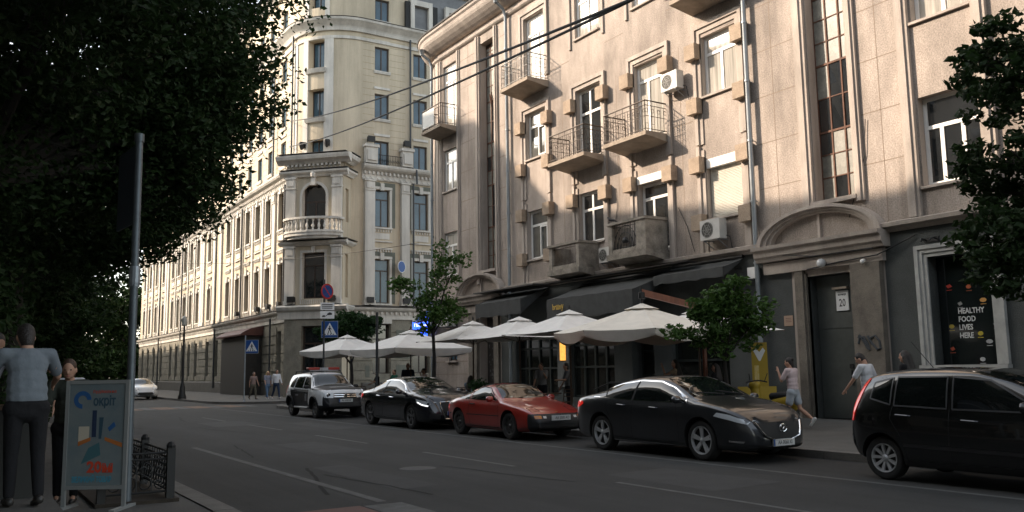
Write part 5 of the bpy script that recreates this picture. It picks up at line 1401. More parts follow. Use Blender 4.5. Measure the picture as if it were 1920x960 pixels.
    ball(b, T(0,0,.36), (.118*k,.175*k*wid,.165*k), LR); ball(b, T(0,0,.2), (.12*k,.165*k*wid,.17*k), LR); ball(b, T(0,0,.11), (.123*k,.168*k*wid,.15*k), LR); ball(b, T(0,0,.03), (.122*k,.168*k*wid,.12*k), LR)
    for nm in 'LR':
        sh, el, wr, d2, s_ = A[nm]; limb(b, T(0, s_*.08, .45), sh, .068*k, .064*k)
        if sleeve <= .6: limb(b, sh, sh.lerp(el, sleeve/.6*.9), .062*k, .06*k)
        else: limb(b, sh, el, .062*k, .05*k); limb(b, el, el.lerp(wr, .9), .049*k, .04*k)
    for q in range(6):   # folds
        t = q*1.3; b.tube([T(.112*math.cos(t), .15*math.sin(t), .02+.04*q), T(.118*math.cos(t+.7), .155*math.sin(t+.7), .05+.05*q)], [.012*k,.012*k], 6)
    blend(b, 'shirt', top, root, vox)
    # ---- trousers, shorts or skirt
    b = MB(); ball(b, pel-V((0,0,.02*k)), (.118*k,.168*k*wid,.115*k)); ball(b, pel-V((0,0,.10*k)), (.115*k,.155*k*wid,.10*k))
    limb(b, J['L'][0]-V((0,0,.02)), J['R'][0]-V((0,0,.02)), .105*k, .105*k)
    for nm in 'LR':
        hp, kn, an, aa = J[nm]
        if shorts: limb(b, hp, hp.lerp(kn, .62), .098*k, .094*k)
        else: limb(b, hp, kn, .092*k, .066*k); limb(b, kn, kn.lerp(an, .92), .065*k, .05*k)
    blend(b, 'shorts' if shorts else 'trousers', bottom, root, vox)
    b = MB()
    for nm in 'LR':
        hp, kn, an, aa = J[nm]; r_ = -aa*.9 if not sit else 0
        limb(b, an+ry((-.045*k,0,-.03*k), r_), an+ry((.15*k,0,-.042*k), r_), .04*k, .033*k); limb(b, an, an+ry((.05*k,0,-.035*k), r_), .04*k, .038*k)
    blend(b, 'shoes', shoe, root, vox)
    # ---- hair
    if style != 'bald':
        b = MB(); ball(b, hd+hrot @ V((-.016,0,.022))*k, (.094*k,.083*k,.108*k), hrot, 14, 10)
        if style == 'long':
            limb(b, hd+hrot @ V((-.06,0,.0))*k, T(-.1,0,.30), .085*k, .09*k)
            for s_ in (1, -1): limb(b, hd+hrot @ V((-.03,s_*.06,0))*k, T(-.06,s_*.1,.36), .045*k, .05*k)
        if style == 'bun': ball(b, hd+hrot @ V((-.1,0,.06))*k, .045*k); limb(b, hd+hrot @ V((-.06,0,-.02))*k, hd+hrot @ V((-.075,0,-.1))*k, .06*k, .045*k)
        if style == 'short': limb(b, hd+hrot @ V((-.035,0,-.02))*k, hd+hrot @ V((-.05,0,-.09))*k, .078*k, .06*k)
        q = blend(b, 'hair', hair, root, vox)
    return root, {'L': A['L'], 'R': A['R'], 'pel': pel}
pinkT = cloth('pale_pink_cotton', (.66,.53,.53)); whiteT = cloth('white_cotton', (.62,.63,.66)); palesh = cloth('pale_blue_linen', (.42,.46,.50))
darkT = cloth('black_cotton', (.018,.018,.02)); navy = cloth('navy_cotton', (.03,.045,.075)); greyT = cloth('grey_cotton', (.24,.245,.25)); beigeT = cloth('beige_cotton', (.42,.31,.22))
green = cloth('green_cotton', (.03,.12,.08)); jeans = cloth('blue_denim', (.10,.16,.25)); khaki = cloth('khaki_cotton', (.12,.11,.085)); whiteshoe = mat('white_trainer', (.6,.6,.6), .6); blueT = cloth('light_blue_cotton', (.22,.30,.40))
Z = .12
person((16.75,14.05,Z), 98, 'woman in pale pink top and pale shorts striding past the grey door', 1.7, pinkT, palesh, hairD, 'bun', ((12,-4),(-14,-40)), ((30,125,6),(8,18,8)), 3, .5, True, whiteshoe, (10,6), vox=.012)
person((15.9,11.4,Z), 96, 'man in a white T-shirt and dark trousers looking down, walking behind the black hatchback', 1.79, whiteT, None, hairD, 'short', ((16,-8),(-12,-16)), ((28,12,12),(-18,14,10)), 5, .5, head=(15,28), vox=.012)
person((16.3,10.75,Z), 100, 'long haired woman in black behind the man in the white T-shirt', 1.8, darkT, None, hairD, 'long', ((-14,-16),(20,-6)), ((12,20,8),(-12,15,8)), 2, .9, vox=.014)
cafe = 'guests at the pavement cafe'
person((17.4,25.5,Z), 215, 'man in a pale grey T-shirt standing under the umbrellas beside the lit menu', 1.74, greyT, None, hairB, 'short', ((4,-4),(-4,-4)), ((40,80,10),(10,20,10)), 6, .5, head=(0,10), group=cafe)
person((17.0,23.4,Z), 160, 'person in dull grey T-shirt standing in front of the dark cafe windows', 1.7, cloth('slate_cotton', (.13,.14,.145)), None, hairD, 'short', ((4,-4),(-4,-4)), ((30,60,10),(10,20,10)), 4, .5, group=cafe)
person((17.1,18.35,Z), 120, 'woman in beige top under the big umbrella hung from a wooden arm', 1.72, beigeT, None, hairD, 'long', ((4,-4),(-4,-4)), ((60,100,12),(20,40,10)), 3, .2, head=(50,0), group=cafe)
person((17.0,16.75,Z), 110, 'woman with dark hair and a black top half hidden behind the young kerbside tree', 1.58, darkT, None, hairD, 'long', ((4,-4),(-4,-4)), ((20,40,8),(10,20,8)), 0, .5, head=(40,0), group=cafe)
person((16.0,33.4,Z), 60, 'bald man in a navy shirt standing with his back turned behind the black saloon', 1.86, navy, None, hairB, 'bald', ((2,-2),(-2,-2)), ((10,50,8),(10,50,8)), 0, .5, group=cafe)
person((16.0,31.9,Z), 180, 'woman in a pale pink sleeveless top beside the pavement tree trunk, hand at her chin', 1.62, pinkT, None, hairB, 'bun', ((2,-2),(-2,-2)), ((45,125,6),(10,30,8)), 0, .12, group=cafe)
person((17.0,36.9,Z), 190, 'person in a green top under the second umbrella from the far corner', 1.6, green, None, hairB, 'short', ((2,-2),(-2,-2)), ((30,70,8),(20,50,8)), 0, .5, group=cafe)
person((16.6,34.7,Z), 40, 'blond woman in a brown top just left of the bald man in navy', 1.62, khaki, None, hairY, 'long', ((2,-2),(-2,-2)), ((30,70,8),(20,50,8)), 0, .5, group=cafe)
person((17.2,39.3,Z), 180, 'man in black under the umbrella nearest the far corner', 1.52, darkT, None, hairD, 'short', ((2,-2),(-2,-2)), ((30,70,8),(20,50,8)), 0, .5, group=cafe)
person((15.55,27.35,Z), 30, 'dark haired woman in a blue jacket seated behind the red coupe roof', 1.74, blueT, jeans, hairD, 'long', sit=True, arms=((40,60,8),(40,60,8)), sleeve=.9, group=cafe)
walk = 'people strolling on the far pavement'
person((16.25,52.0,Z), -80, 'man in a white shirt and dark blue jeans on the far pavement', 1.78, whiteT, cloth('dark_denim', (.03,.045,.08)), hairB, 'short', ((18,-6),(-16,-18)), ((15,20,8),(-15,15,8)), 2, .9, group=walk, vox=.02, shoe=whiteshoe)
person((15.75,52.1,Z), -80, 'blond woman in a grey top and blue jeans beside the man in the white shirt', 1.7, cloth('lilac_grey_cotton', (.22,.23,.28)), jeans, hairY, 'long', ((-16,-18),(18,-6)), ((-12,15,8),(14,20,8)), 2, .5, group=walk, vox=.02, shoe=whiteshoe)
person((15.0,52.4,Z), -75, 'brown haired woman in khaki trousers, leftmost of the far strolling group', 1.64, cloth('dusky_cotton', (.26,.19,.17)), khaki, hairB, 'long', ((14,-6),(-14,-18)), ((15,20,8),(-15,15,8)), 2, .3, group=walk, vox=.02)
# foreground, under the trees
ZT = .30
person((.60,9.65,.40), 100, 'man in a creased pale T-shirt seen from behind beside the advert board', 1.77, cloth('blue_white_cotton', (.17,.195,.22)), darkT, hairD, 'short', ((5,-6),(-5,-8)), ((34,35,22),(38,35,24)), 11, .5, head=(0,16), wid=1.1, vox=.013)
person((1.18,11.8,.12), -105, 'man with short brown hair facing the camera behind the advert board', 1.72, cloth('dark_olive_cotton', (.05,.055,.045)), darkT, hairB, 'short', ((2,-2),(-2,-2)), ((25,20,6),(25,20,6)), 6, .5, head=(0,12), vox=.014)
person((.2,10.3,.40), -60, 'man in pale long sleeved shirt at the far left edge', 1.72, cloth('dull_white_cotton', (.35,.36,.38)), darkT, hairD, 'short', ((2,-2),(-2,-2)), ((60,40,20),(60,40,20)), 18, .9, head=(0,20), vox=.016)
person((1.75,17.5,Z), -100, 'person in a white top further back between the tree trunks', 1.74, whiteT, darkT, hairD, 'short', ((2,-2),(-2,-2)), ((10,20,8),(10,20,8)), 0, .5, vox=.02)
# ================================================================ TREES
def leaf_faces(mb, rr, c, n, rad, size, flat=.75):
    for _ in range(n):
        v = Vector((rr.gauss(0,1), rr.gauss(0,1), rr.gauss(0,1))).normalized()*(rr.random()**.42)
        p = Vector(c)+Vector((v.x*rad[0], v.y*rad[1], v.z*rad[2]))
        s_ = size*rr.uniform(.6,1.3)
        d = Vector((rr.gauss(0,1), rr.gauss(0,1), rr.gauss(0,.6)-.35)).normalized(); u = d.cross(Vector((rr.gauss(0,1), rr.gauss(0,1), rr.gauss(0,1)))).normalized(); w_ = d.cross(u)*.12
        i = len(mb.v)
        mb.v += [tuple(p-d*s_*.5), tuple(p+u*s_*.3+w_*s_), tuple(p+d*s_*.55), tuple(p-u*s_*.3+w_*s_)]
        mb.f.append((i,i+1,i+2,i+3)); mb.mi.append(0)
def tree(name, loc, label, trunk_h, lobes, nleaf, size, lm, seed, tr=.2, cl=.55, group=None, fill=1.0, lean=(0,0)):
    """lobes: ellipsoids (centre offset, radii, weight) filled with leaf clumps carried by limbs"""
    rr = random.Random(seed); root = empty(name, loc, 0, label, 'tree', group)
    t = MB(); base = Vector((0,0,-.05)); topc = Vector((lean[0], lean[1], trunk_h))
    pts = [base, base+Vector((.02,.01,trunk_h*.3)), Vector((lean[0]*.5+.04, lean[1]*.5, trunk_h*.65)), topc]
    t.tube(pts, [tr*1.35, tr*1.05, tr*.9, tr*.75], 10); cr = MB()
    tot = sum(l[2] for l in lobes)
    for (c, r, wgt) in lobes:
        c = Vector(c); mid = topc.lerp(c, .5)+Vector((rr.uniform(-.3,.3), rr.uniform(-.3,.3), rr.uniform(-.1,.3)))*min(1, r[0])
        t.tube([topc-Vector((0,0,trunk_h*.08)), mid, c], [tr*.5, tr*.32, tr*.12], 7)
        nl = int(nleaf*wgt/tot); ncl = max(4, int(nl/55))
        for q in range(ncl):
            v = Vector((rr.gauss(0,1), rr.gauss(0,1), rr.gauss(0,1))).normalized()*(rr.random()**.36)
            p = c+Vector((v.x*r[0], v.y*r[1], v.z*r[2]))
            if q % 4 == 0:
                m_ = c.lerp(p, .5)+Vector((0,0,rr.uniform(-.1,.15)))
                t.tube([c.lerp(mid, .3*rr.random()), m_, p], [tr*.11, tr*.07, .008], 5, caps=False)
            k = cl*rr.uniform(.6,1.25); leaf_faces(cr, rr, p, nl//ncl, (k, k, k*.6), size)
    t.build('trunk', bark, root, True)
    cr.build('crown', lm, root)
    return root
grp = 'street trees along the left pavement'
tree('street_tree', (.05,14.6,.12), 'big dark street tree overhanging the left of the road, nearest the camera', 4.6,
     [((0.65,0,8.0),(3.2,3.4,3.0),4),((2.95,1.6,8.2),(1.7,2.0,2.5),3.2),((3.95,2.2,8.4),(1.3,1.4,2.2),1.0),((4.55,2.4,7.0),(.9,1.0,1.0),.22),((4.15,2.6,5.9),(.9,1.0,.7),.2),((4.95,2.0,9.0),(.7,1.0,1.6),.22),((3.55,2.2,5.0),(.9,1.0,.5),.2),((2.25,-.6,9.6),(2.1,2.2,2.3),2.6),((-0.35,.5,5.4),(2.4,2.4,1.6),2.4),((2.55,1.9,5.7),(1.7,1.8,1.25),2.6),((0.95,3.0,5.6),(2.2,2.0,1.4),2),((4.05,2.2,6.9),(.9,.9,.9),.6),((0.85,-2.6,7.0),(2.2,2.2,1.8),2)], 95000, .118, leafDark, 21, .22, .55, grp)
tree('street_tree', (-.3,6.0,.12), 'added dark street tree whose overhead crown shades the left foreground', 4.4,  # extra tree put in overhead to block skylight from the left foreground
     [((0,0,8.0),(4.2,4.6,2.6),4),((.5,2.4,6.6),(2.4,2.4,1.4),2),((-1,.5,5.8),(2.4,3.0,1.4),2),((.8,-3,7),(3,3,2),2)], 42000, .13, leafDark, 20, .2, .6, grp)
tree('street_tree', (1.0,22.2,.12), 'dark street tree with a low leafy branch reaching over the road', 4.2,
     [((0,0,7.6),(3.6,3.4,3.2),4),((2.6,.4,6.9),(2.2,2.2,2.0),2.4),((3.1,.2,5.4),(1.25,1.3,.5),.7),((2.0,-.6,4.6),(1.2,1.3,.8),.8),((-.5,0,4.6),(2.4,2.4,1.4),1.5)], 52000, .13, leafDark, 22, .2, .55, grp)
for i, (y, s_) in enumerate(((30.5, 1.0), (38.5, .95), (47.0, 1.05), (57.0, 1.0), (69, 1.1), (84, 1.1))):
    lab = ['third', 'fourth', 'fifth', 'sixth', 'seventh', 'farthest'][i]
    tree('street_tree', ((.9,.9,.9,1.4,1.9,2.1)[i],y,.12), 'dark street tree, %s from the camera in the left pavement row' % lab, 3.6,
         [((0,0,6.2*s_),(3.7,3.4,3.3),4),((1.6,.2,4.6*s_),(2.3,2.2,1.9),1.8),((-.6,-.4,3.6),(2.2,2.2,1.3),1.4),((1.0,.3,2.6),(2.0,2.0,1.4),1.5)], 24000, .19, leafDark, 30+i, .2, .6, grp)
for i, (x, y, s_) in enumerate(((-3,128,1.3),(5,131,1.2),(12.5,127,1.35),(19.5,131,1.25))):
    tree('distant_tree', (x,y,0), ['far off dark tree closing the street, leftmost','far off dark tree closing the street, second from the left','far off dark tree closing the street, third from the left','far off dark tree beside the end of the yellow facade'][i], 4,
         [((0,0,8*s_),(5,4,5),4),((-1,.5,3.4),(4.8,4,3.2),3.2),((2.2,.4,3),(3.4,3,2.8),2.4)], 15000, .65, leafDark, 70+i, .35, 1.3, 'distant trees at the end of the street')
# bare looking shrubs that darken the strip behind the men
for i, (x, y) in enumerate(((-.2,16.5),(.3,25.5),(1.6,34.5),(2.0,43.0))):
    r = empty('shrub', (x, y, .12), 0, ['dark bush behind the men at the counter, left edge', 'dark bush between the second and third street trees','dark bush between the third and fourth street trees','dark bush between the fourth and fifth street trees'][i], 'bush'); rr = random.Random(50+i)
    m1 = MB()
    for k in range(80): leaf_faces(m1, rr, (rr.uniform(-1.3,1.1), rr.uniform(-1.3,1.3), 3.9*rr.random()**1.2+.2), 80, (.45,.45,.4), .14)
    m1.build('foliage', leafDark, r); m1 = MB()
    for k in range(5): m1.tube([(0,0,-.05),(rr.uniform(-.4,.4),rr.uniform(-.4,.4),1.2)], [.04,.015], 5)
    m1.build('stem', bark, r)
# right: a tree mostly outside the frame
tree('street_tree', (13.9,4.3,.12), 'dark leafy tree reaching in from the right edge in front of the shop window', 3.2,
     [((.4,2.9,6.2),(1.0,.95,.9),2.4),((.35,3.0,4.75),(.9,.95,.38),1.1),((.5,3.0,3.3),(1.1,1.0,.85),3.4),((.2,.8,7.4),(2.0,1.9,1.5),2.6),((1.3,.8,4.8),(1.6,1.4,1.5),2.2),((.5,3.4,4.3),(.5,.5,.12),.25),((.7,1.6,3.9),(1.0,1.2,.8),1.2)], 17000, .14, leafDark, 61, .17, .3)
# young tree in front of the awning
tree('young_tree', (13.7,13.25,.12), 'young bright green tree by the kerb behind the dark grey saloon', 1.75,
     [((0,0,2.2),(.7,.7,.55),2.2),((.1,.1,2.75),(.55,.55,.45),1.6),((-.32,.25,2.75),(.22,.22,.6),.6),((.25,-.3,2.85),(.25,.25,.55),.7),((.5,-.5,2.45),(.3,.3,.5),.6),((-.5,.65,2.2),(.3,.35,.16),.4),((.1,0,3.15),(.2,.2,.3),.35)], 4000, .12, leafMid, 62, .045, .32)
tree('young_tree', (14.2,27.6,.12), 'sparse young tree in front of the gap between the two buildings', 3.0,
     [((0,0,3.9),(.8,.8,.75),2.4),((-.6,.9,4.5),(.5,.6,.35),1),((.45,-.35,4.9),(.45,.45,.3),.8),((.3,-.1,5.7),(.22,.22,.5),.45),((.75,-.65,5.5),(.45,.4,.2),.5),((-.1,.1,3.2),(.5,.5,.5),1),((.5,-.4,3.6),(.4,.4,.5),.8)], 2700, .15, leafMid, 63, .07, .42)
tree('young_tree', (17.6,43.6,.0), 'dense dark green tree behind the crossing sign at the yellow building corner', 2.2,
     [((0,0,3.9),(1.5,1.5,.8),3),((-.9,.9,3.8),(.8,.8,.5),1.2),((.6,-.5,4.1),(.8,.8,.5),1.2)], 7000, .2, leafFir, 64, .1, .4)
# ================================================================ STREET FURNITURE
def crossing_sign(root, at, face, w=.7, name='sign_plate'):
    """blue square, white triangle, walking figure; face = outward normal (x,y)"""
    n = Vector((face[0], face[1], 0)).normalized(); r = Vector((0,0,1)).cross(n); o = Vector(at)
    F = lambda a, b, d: o + r*a + Vector((0,0,b)) + n*d
    m1 = MB(); h = w/2; m1.prism([(-h,-h),(h,-h),(h,h),(-h,h)], F, 0, .02, 0); p = m1.build(name, mat('sign_back_grey', (.35,.36,.37), .5), root)
    m1 = MB(); q = h-.015; m1.prism([(-q,-q),(q,-q),(q,q),(-q,q)], F, .0205, .022); m1.build('blue_field', signBlue, p)
    m1 = MB(); m1.prism([(-.42*w,-.34*w),(.42*w,-.34*w),(0,.40*w)], F, .0225, .024); m1.build('white_triangle', signWhite, p)
    m1 = MB(); S_ = w/.7
    def pl(P): m1.prism([(a*S_, b*S_) for a, b in P], F, .0245, .026)
    pl([(.0+.032*math.cos(k*PI/4), .125+.032*math.sin(k*PI/4)) for k in range(8)])
    pl([(-.03,-.03),(.03,-.03),(.035,.085),(-.025,.085)]); pl([(-.03,-.02),(.0,-.02),(-.055,-.2),(-.09,-.2)]); pl([(.0,-.02),(.03,-.02),(.1,-.2),(.065,-.2)]); pl([(.03,.08),(.09,-.0),(.075,-.015),(.02,.05)]); pl([(-.025,.08),(-.08,.01),(-.065,-.005),(-.01,.05)])
    for k in range(4): pl([(-.2+k*.11,-.225),(-.15+k*.11,-.225),(-.16+k*.11,-.185),(-.2+k*.11,-.185)])
    m1.build('walking_figure', inkM, p); return p
def pole(root, h, r=.035, m=None):
    m1 = MB(); m1.tube([(0,0,-.02),(0,0,h)], r, 10); m1.lathe([(r+.05,0),(r+.045,.02),(r,.05)], (0,0,0), 2, 10); m1.lathe([(r,h),(r+.006,h+.01),(0,h+.03)], (0,0,0), 2, 10); return m1.build('pole', m or steel, root, True)
vd = (-.55,-.83)
r = empty('sign_post', (13.35,36.2,.12), 0, 'sign post with no stopping disc, two white plates and a blue crossing sign', 'road sign')
pole(r, 5.5, .04, mat('dark_steel_pole', (.07,.075,.08), .5, .5))
crossing_sign(r, (.22,-.1,3.35), (-.48,-.88), .72)
def disc(root, at, face, R, cols, name):
    n = Vector((face[0], face[1], 0)).normalized(); rr_ = Vector((0,0,1)).cross(n); o = Vector(at); F = lambda a, b, d: o+rr_*a+Vector((0,0,b))+n*d
    p = None
    for i, (q, mm, nm) in enumerate(cols):
        m1 = MB(); m1.prism([(R*q*math.cos(k*PI/14), R*q*math.sin(k*PI/14)) for k in range(28)], F, .0+.0012*i+(.018 if i else 0), .02+.0012*i)
        b_ = m1.build(nm, mm, root if p is None else p); p = p or b_
    return p, F
p_, F_ = disc(r, (.12,.0,5.0), (.33,-.94), .34, [(1,signRed,'no_stopping_disc'),(.8,signBlue,'blue_field')], 'd')
m1 = MB(); w_ = .035
for s_ in (1, -1): m1.prism([(-.2,-s_*.2-w_),(-.2+w_,-s_*.2-w_*0),(.2,s_*.2+w_),(.2-w_,s_*.2)] if s_ > 0 else [(-.2,.2),(-.2+w_,.2+w_),(.2,-.2),(.2-w_,-.2-w_)], F_, .0225, .024)
m1.build('red_cross', signRed, p_)
for z, lines in ((4.35, 1), (3.98, 0)):
    n = Vector((-.2,-.98,0)).normalized(); rr_ = Vector((0,0,1)).cross(n); o = Vector((.12,-.06,z)); F = lambda a, b, d: o+rr_*a+Vector((0,0,b))+n*d
    m1 = MB(); m1.prism([(-.3,-.16),(.3,-.16),(.3,.16),(-.3,.16)], F, 0, .02); q = m1.build('white_plate', signWhite, r); m1 = MB()
    if lines:
        for b in (.08,.0,-.08): m1.prism([(-.24,b-.02),(.22,b-.02),(.22,b+.02),(-.24,b+.02)], F, .0205, .022)
    else:
        for P in ([(-.24,-.1),(-.1,-.1),(-.1,-.02),(-.2,-.02)], [(-.02,-.02),(.2,.0),(.2,.07),(.1,.11),(.0,.06)], [(-.1,-.06),(.02,.03),(.03,.01),(-.08,-.08)]): m1.prism(P, F, .0205, .022)
    m1.build('black_print', inkM, q)
r = empty('sign_post', (13.5,48.9,.12), 0, 'blue crossing sign on a thin post at the far corner of the side street', 'road sign')
pole(r, 3.6, .035); crossing_sign(r, (.35,-.06,3.0), vd, .75)
r = empty('sign_post', (13.55,31.0,.12), 0, 'bare dark steel post standing among the cafe umbrellas', 'post'); pole(r, 3.75, .05, mat('dark_steel_pole', (.07,.075,.08), .5, .5))
# near pole with a sign seen from the side
r = empty('sign_post', (1.77,11.2,.12), 0, 'galvanised pole with a blue sign seen edge on beside the advert board', 'road sign')
m1 = MB(); m1.tube([(0,0,-.02),(-.005,.07,2.2),(.0,.16,4.42)], .046, 14); m1.lathe([(.06,4.36),(.06,4.46),(0,4.48)], (0,.16,0), 2, 12); m1.build('pole', mat('blue_grey_steel', (.11,.13,.145), .45, .4, var=.25, vscale=5), r, True)
m1 = MB(); d_ = Vector((-.10,.995,0)); n_ = Vector((-.995,-.10,0)); F = lambda a, b, d: Vector((0,.17,0))+d_*a+Vector((0,0,b))+n_*d
m1.prism([(.06,3.35),(.86,3.35),(.86,4.35),(.06,4.35)], F, -.012, .012); q = m1.build('sign_plate', mat('sign_back_dark', (.05,.07,.10), .5, .3), r)
for z in (3.55, 4.15): m1 = MB(); m1.tube([F(-.06,z,.0), F(.86,z,-.03)], .018, 6); m1.build('sign_brace', steel, r)
m1 = MB(); m1.lathe([(.06,2.55),(.066,2.6),(.066,2.75),(.06,2.8)], (0,.1,0), 2, 12); m1.build('clamp', steel, r)
# advert board
bo = Vector((1.40,11.08,.12)); dr_ = Vector((.845,-.535,0)); nr_ = Vector((-.535,-.845,0))
r = empty('advert_board', bo, 0, 'freestanding poster board reading 20m beside the grey pole under the trees', 'advert board')
F = lambda a, b, d: dr_*a+Vector((0,0,b))+nr_*d
m1 = MB()
for a in (-.34,.34): m1.prism([(a-.02,0),(a+.02,0),(a+.02,1.44),(a-.02,1.44)], F, -.02, .02)
for b in (.24,1.42): m1.prism([(-.319,b-.02),(.319,b-.02),(.319,b+.02),(-.319,b+.02)], F, -.018, .018)
for s_ in (-.34,.34): m1.prism([(s_-.03,0),(s_+.03,0),(s_+.03,.03),(s_-.03,.03)], F, -.3, .3)
m1.build('frame', mat('pale_alloy_frame', (.35,.37,.37), .4, .5), r)
m1 = MB(); m1.prism([(-.318,.262),(.318,.262),(.318,1.398),(-.318,1.398)], F, -.008, .008); ps = m1.build('poster', mat('poster_paper', (.17,.195,.195), .6, var=.25, vscale=2.5, col2=(.11,.15,.17)), r)
fm = lambda a, b: frame_mat(bo*0+dr_*a+Vector((0,0,b))+nr_*.0095, dr_, (0,0,1))
text('20м', 'red_price', .17, mat('poster_red', (.5,.05,.02), .6), fm(.06,.46), ps, 'CENTER', .001, bold=.006)
text('окріт', 'dark_lettering', .15, mat('poster_slate', (.03,.07,.10), .6), fm(.08,1.2), ps, 'CENTER', .001, sx=.7, bold=.004)
text('будівельна', 'red_lettering', .05, mat('poster_red', (.5,.05,.02)), fm(.08,1.31), ps, 'CENTER', .001)
text('ВЕЛИКИЙ ТОВАР', 'blue_lettering', .085, mat('poster_teal', (.05,.25,.35), .6), fm(-.03,.325), ps, 'CENTER', .001, sx=.62, bold=.003)
def blob(nm, P, mm, d=.0092):
    m1 = MB(); m1.prism(P, F, d, d+.001); return m1.build(nm, mm, ps)
blob('blue_roundel', [(-.17+.1*math.cos(t*PI/10), 1.22+.1*math.sin(t*PI/10)) for t in range(16)]+[(-.17+.05*math.cos(t*PI/10), 1.22+.05*math.sin(t*PI/10)) for t in range(15,-1,-1)], mat('poster_blue', (.02,.09,.24), .6))
blob('bottle', [(-.05,.8),(.0,.8),(.0,1.1),(-.05,1.1)], mat('poster_navy', (.015,.03,.07), .6)); blob('spray_tool', [(.03,.78),(.06,.78),(.08,1.02),(.03,1.02)], mat('poster_slate', (.03,.07,.10)))
blob('paint_can', [(-.2,.74),(-.08,.76),(-.08,.92),(-.2,.92)], mat('poster_cream', (.5,.45,.36), .6)); blob('orange_tool', [(-.2,.70),(-.06,.76),(-.06,.8),(-.2,.75)], mat('poster_orange', (.4,.13,.03), .6), .0105)
blob('blue_tool', [(.15,.86),(.22,.92),(.2,.97),(.13,.9)], mat('poster_blue', (.02,.09,.24))); blob('plane_tool', [(.1,.76),(.3,.68),(.3,.73),(.1,.8)], mat('poster_orange', (.4,.13,.03)))
blob('dark_sheet', [(-.16,.5),(.06,.6),(.04,.74),(-.08,.68)], mat('poster_green', (.05,.13,.15), .6))
# low fence round the tree pit
r = empty('tree_pit_fence', (2.24,12.0,.12), 0, 'low black iron fence with scroll panels round the tree pit beside the pole', 'fence')
def fpost(x, y):
    m1 = MB(); m1.box(x-.045,x+.045,y-.045,y+.045,-.02,.62); m1.lathe([(.05,.62),(.055,.65),(.03,.69),(0,.7)], (x,y,0), 2, 8); return m1.build('post', iron, r)
def fpanel(x0, y0, x1, y1):
    A, B = Vector((x0,y0,0)), Vector((x1,y1,0)); d = (B-A).normalized(); L = (B-A).length; m1 = MB()
    for z in (.12,.5,.57): m1.tube([A+Vector((0,0,z)), B+Vector((0,0,z))], .014, 6)
    n = int(L/.16)
    for k in range(n):
        c_ = A+d*(L*(k+.5)/n)
        for zc, rad in ((.22,.075),(.38,.075)):
            m1.tube([c_+d*rad*math.cos(t)*(.35+.65*t/6)+Vector((0,0,zc+rad*math.sin(t)*(.35+.65*t/6))) for t in [q*.6 for q in range(14)]], .008, 4, caps=False)
        m1.tube([A+d*(L*k/n)+Vector((0,0,.12)), A+d*(L*k/n)+Vector((0,0,.57))], .008, 4)
    return m1.build('panel', iron, r)
for x, y in ((0,-.8),(0,.9),(0,2.6),(-.75,-.8),(-.75,2.6)): fpost(x, y)
fpanel(0,-.76,0,.86); fpanel(0,.94,0,2.56); fpanel(-.71,-.8,-.04,-.8); fpanel(-.71,2.6,-.04,2.6)
m1 = MB(); m1.box(1.42,2.33,11.1,14.7,.1,.16); tag(m1.build('tree_pit', soil), kind='structure')
m1 = MB(); m1.box(-3.9,.90,5,34,.1,.40); tag(m1.build('pavement_terrace', pave), kind='structure')
r = empty('litter_post', (2.25,16.6,.12), 0, 'dark flat topped post by the left kerb behind the grey pole', 'post')
m1 = MB(); m1.tube([(0,0,-.02),(0,0,.82)], .05, 8); m1.build('post', blackM, r); m1 = MB(); m1.box(-.2,.2,-.16,.16,.82,.88); m1.build('cap', blackM, r)
# counter the men lean on
r = empty('sales_counter', (.25,10.35,.40), 0, 'dark counter with stacked goods in front of the men at the far left', 'counter')
m1 = MB(); m1.box(-.75,.5,-.12,.2,0,.88); m1.build('base', mat('dark_counter', (.02,.02,.018), .7), r); m1 = MB(); m1.box(-.8,.54,-.16,.24,.882,.93); m1.build('top', woodbrown, r)

# lamp post far down the street
r = empty('street_lamp', (12.25,58.5,.12), 0, 'dark cast iron street lamp post with a wide base by the far kerb', 'street lamp')
m1 = MB(); m1.lathe([(.26,0),(.26,.15),(.2,.3),(.17,.75),(.12,.85),(.13,.9),(.085,1.0)], (0,0,0), 2, 12); m1.build('base', iron, r, True)
m1 = MB(); m1.tube([(0,0,1.0),(0,0,4.6)], [.085,.06], 10); m1.build('pole', iron, r, True)
m1 = MB(); m1.lathe([(.05,4.6),(.16,4.65),(.2,5.05),(.12,5.2),(0,5.3)], (0,0,0), 2, 10); m1.build('lantern', mat('lantern_glass', (.3,.3,.27), .2), r, True)
# overhead wires
def wire(a, b, sag, rad, label):
    a, b = Vector(a), Vector(b); m1 = MB(); m1.tube([a.lerp(b, k/24)-Vector((0,0,sag*4*(k/24)*(1-k/24))) for k in range(25)], rad, 6)
    o = m1.build('overhead_wire', blackM); return tag(o, label, 'cable', 'wires strung across the street')
wire((18.4,57.0,18.75), (8.0,9.1,6.9), .35, .027, 'upper of the two thick black wires slanting up across the facades')
wire((18.4,57.0,16.95), (8.6,9.9,7.3), .35, .027, 'lower of the two thick black wires slanting up across the facades')
wire((12.25,72,10.4), (19.9,40.2,8.2), .5, .012, 'thin wire sagging across the ground storeys of the yellow building')
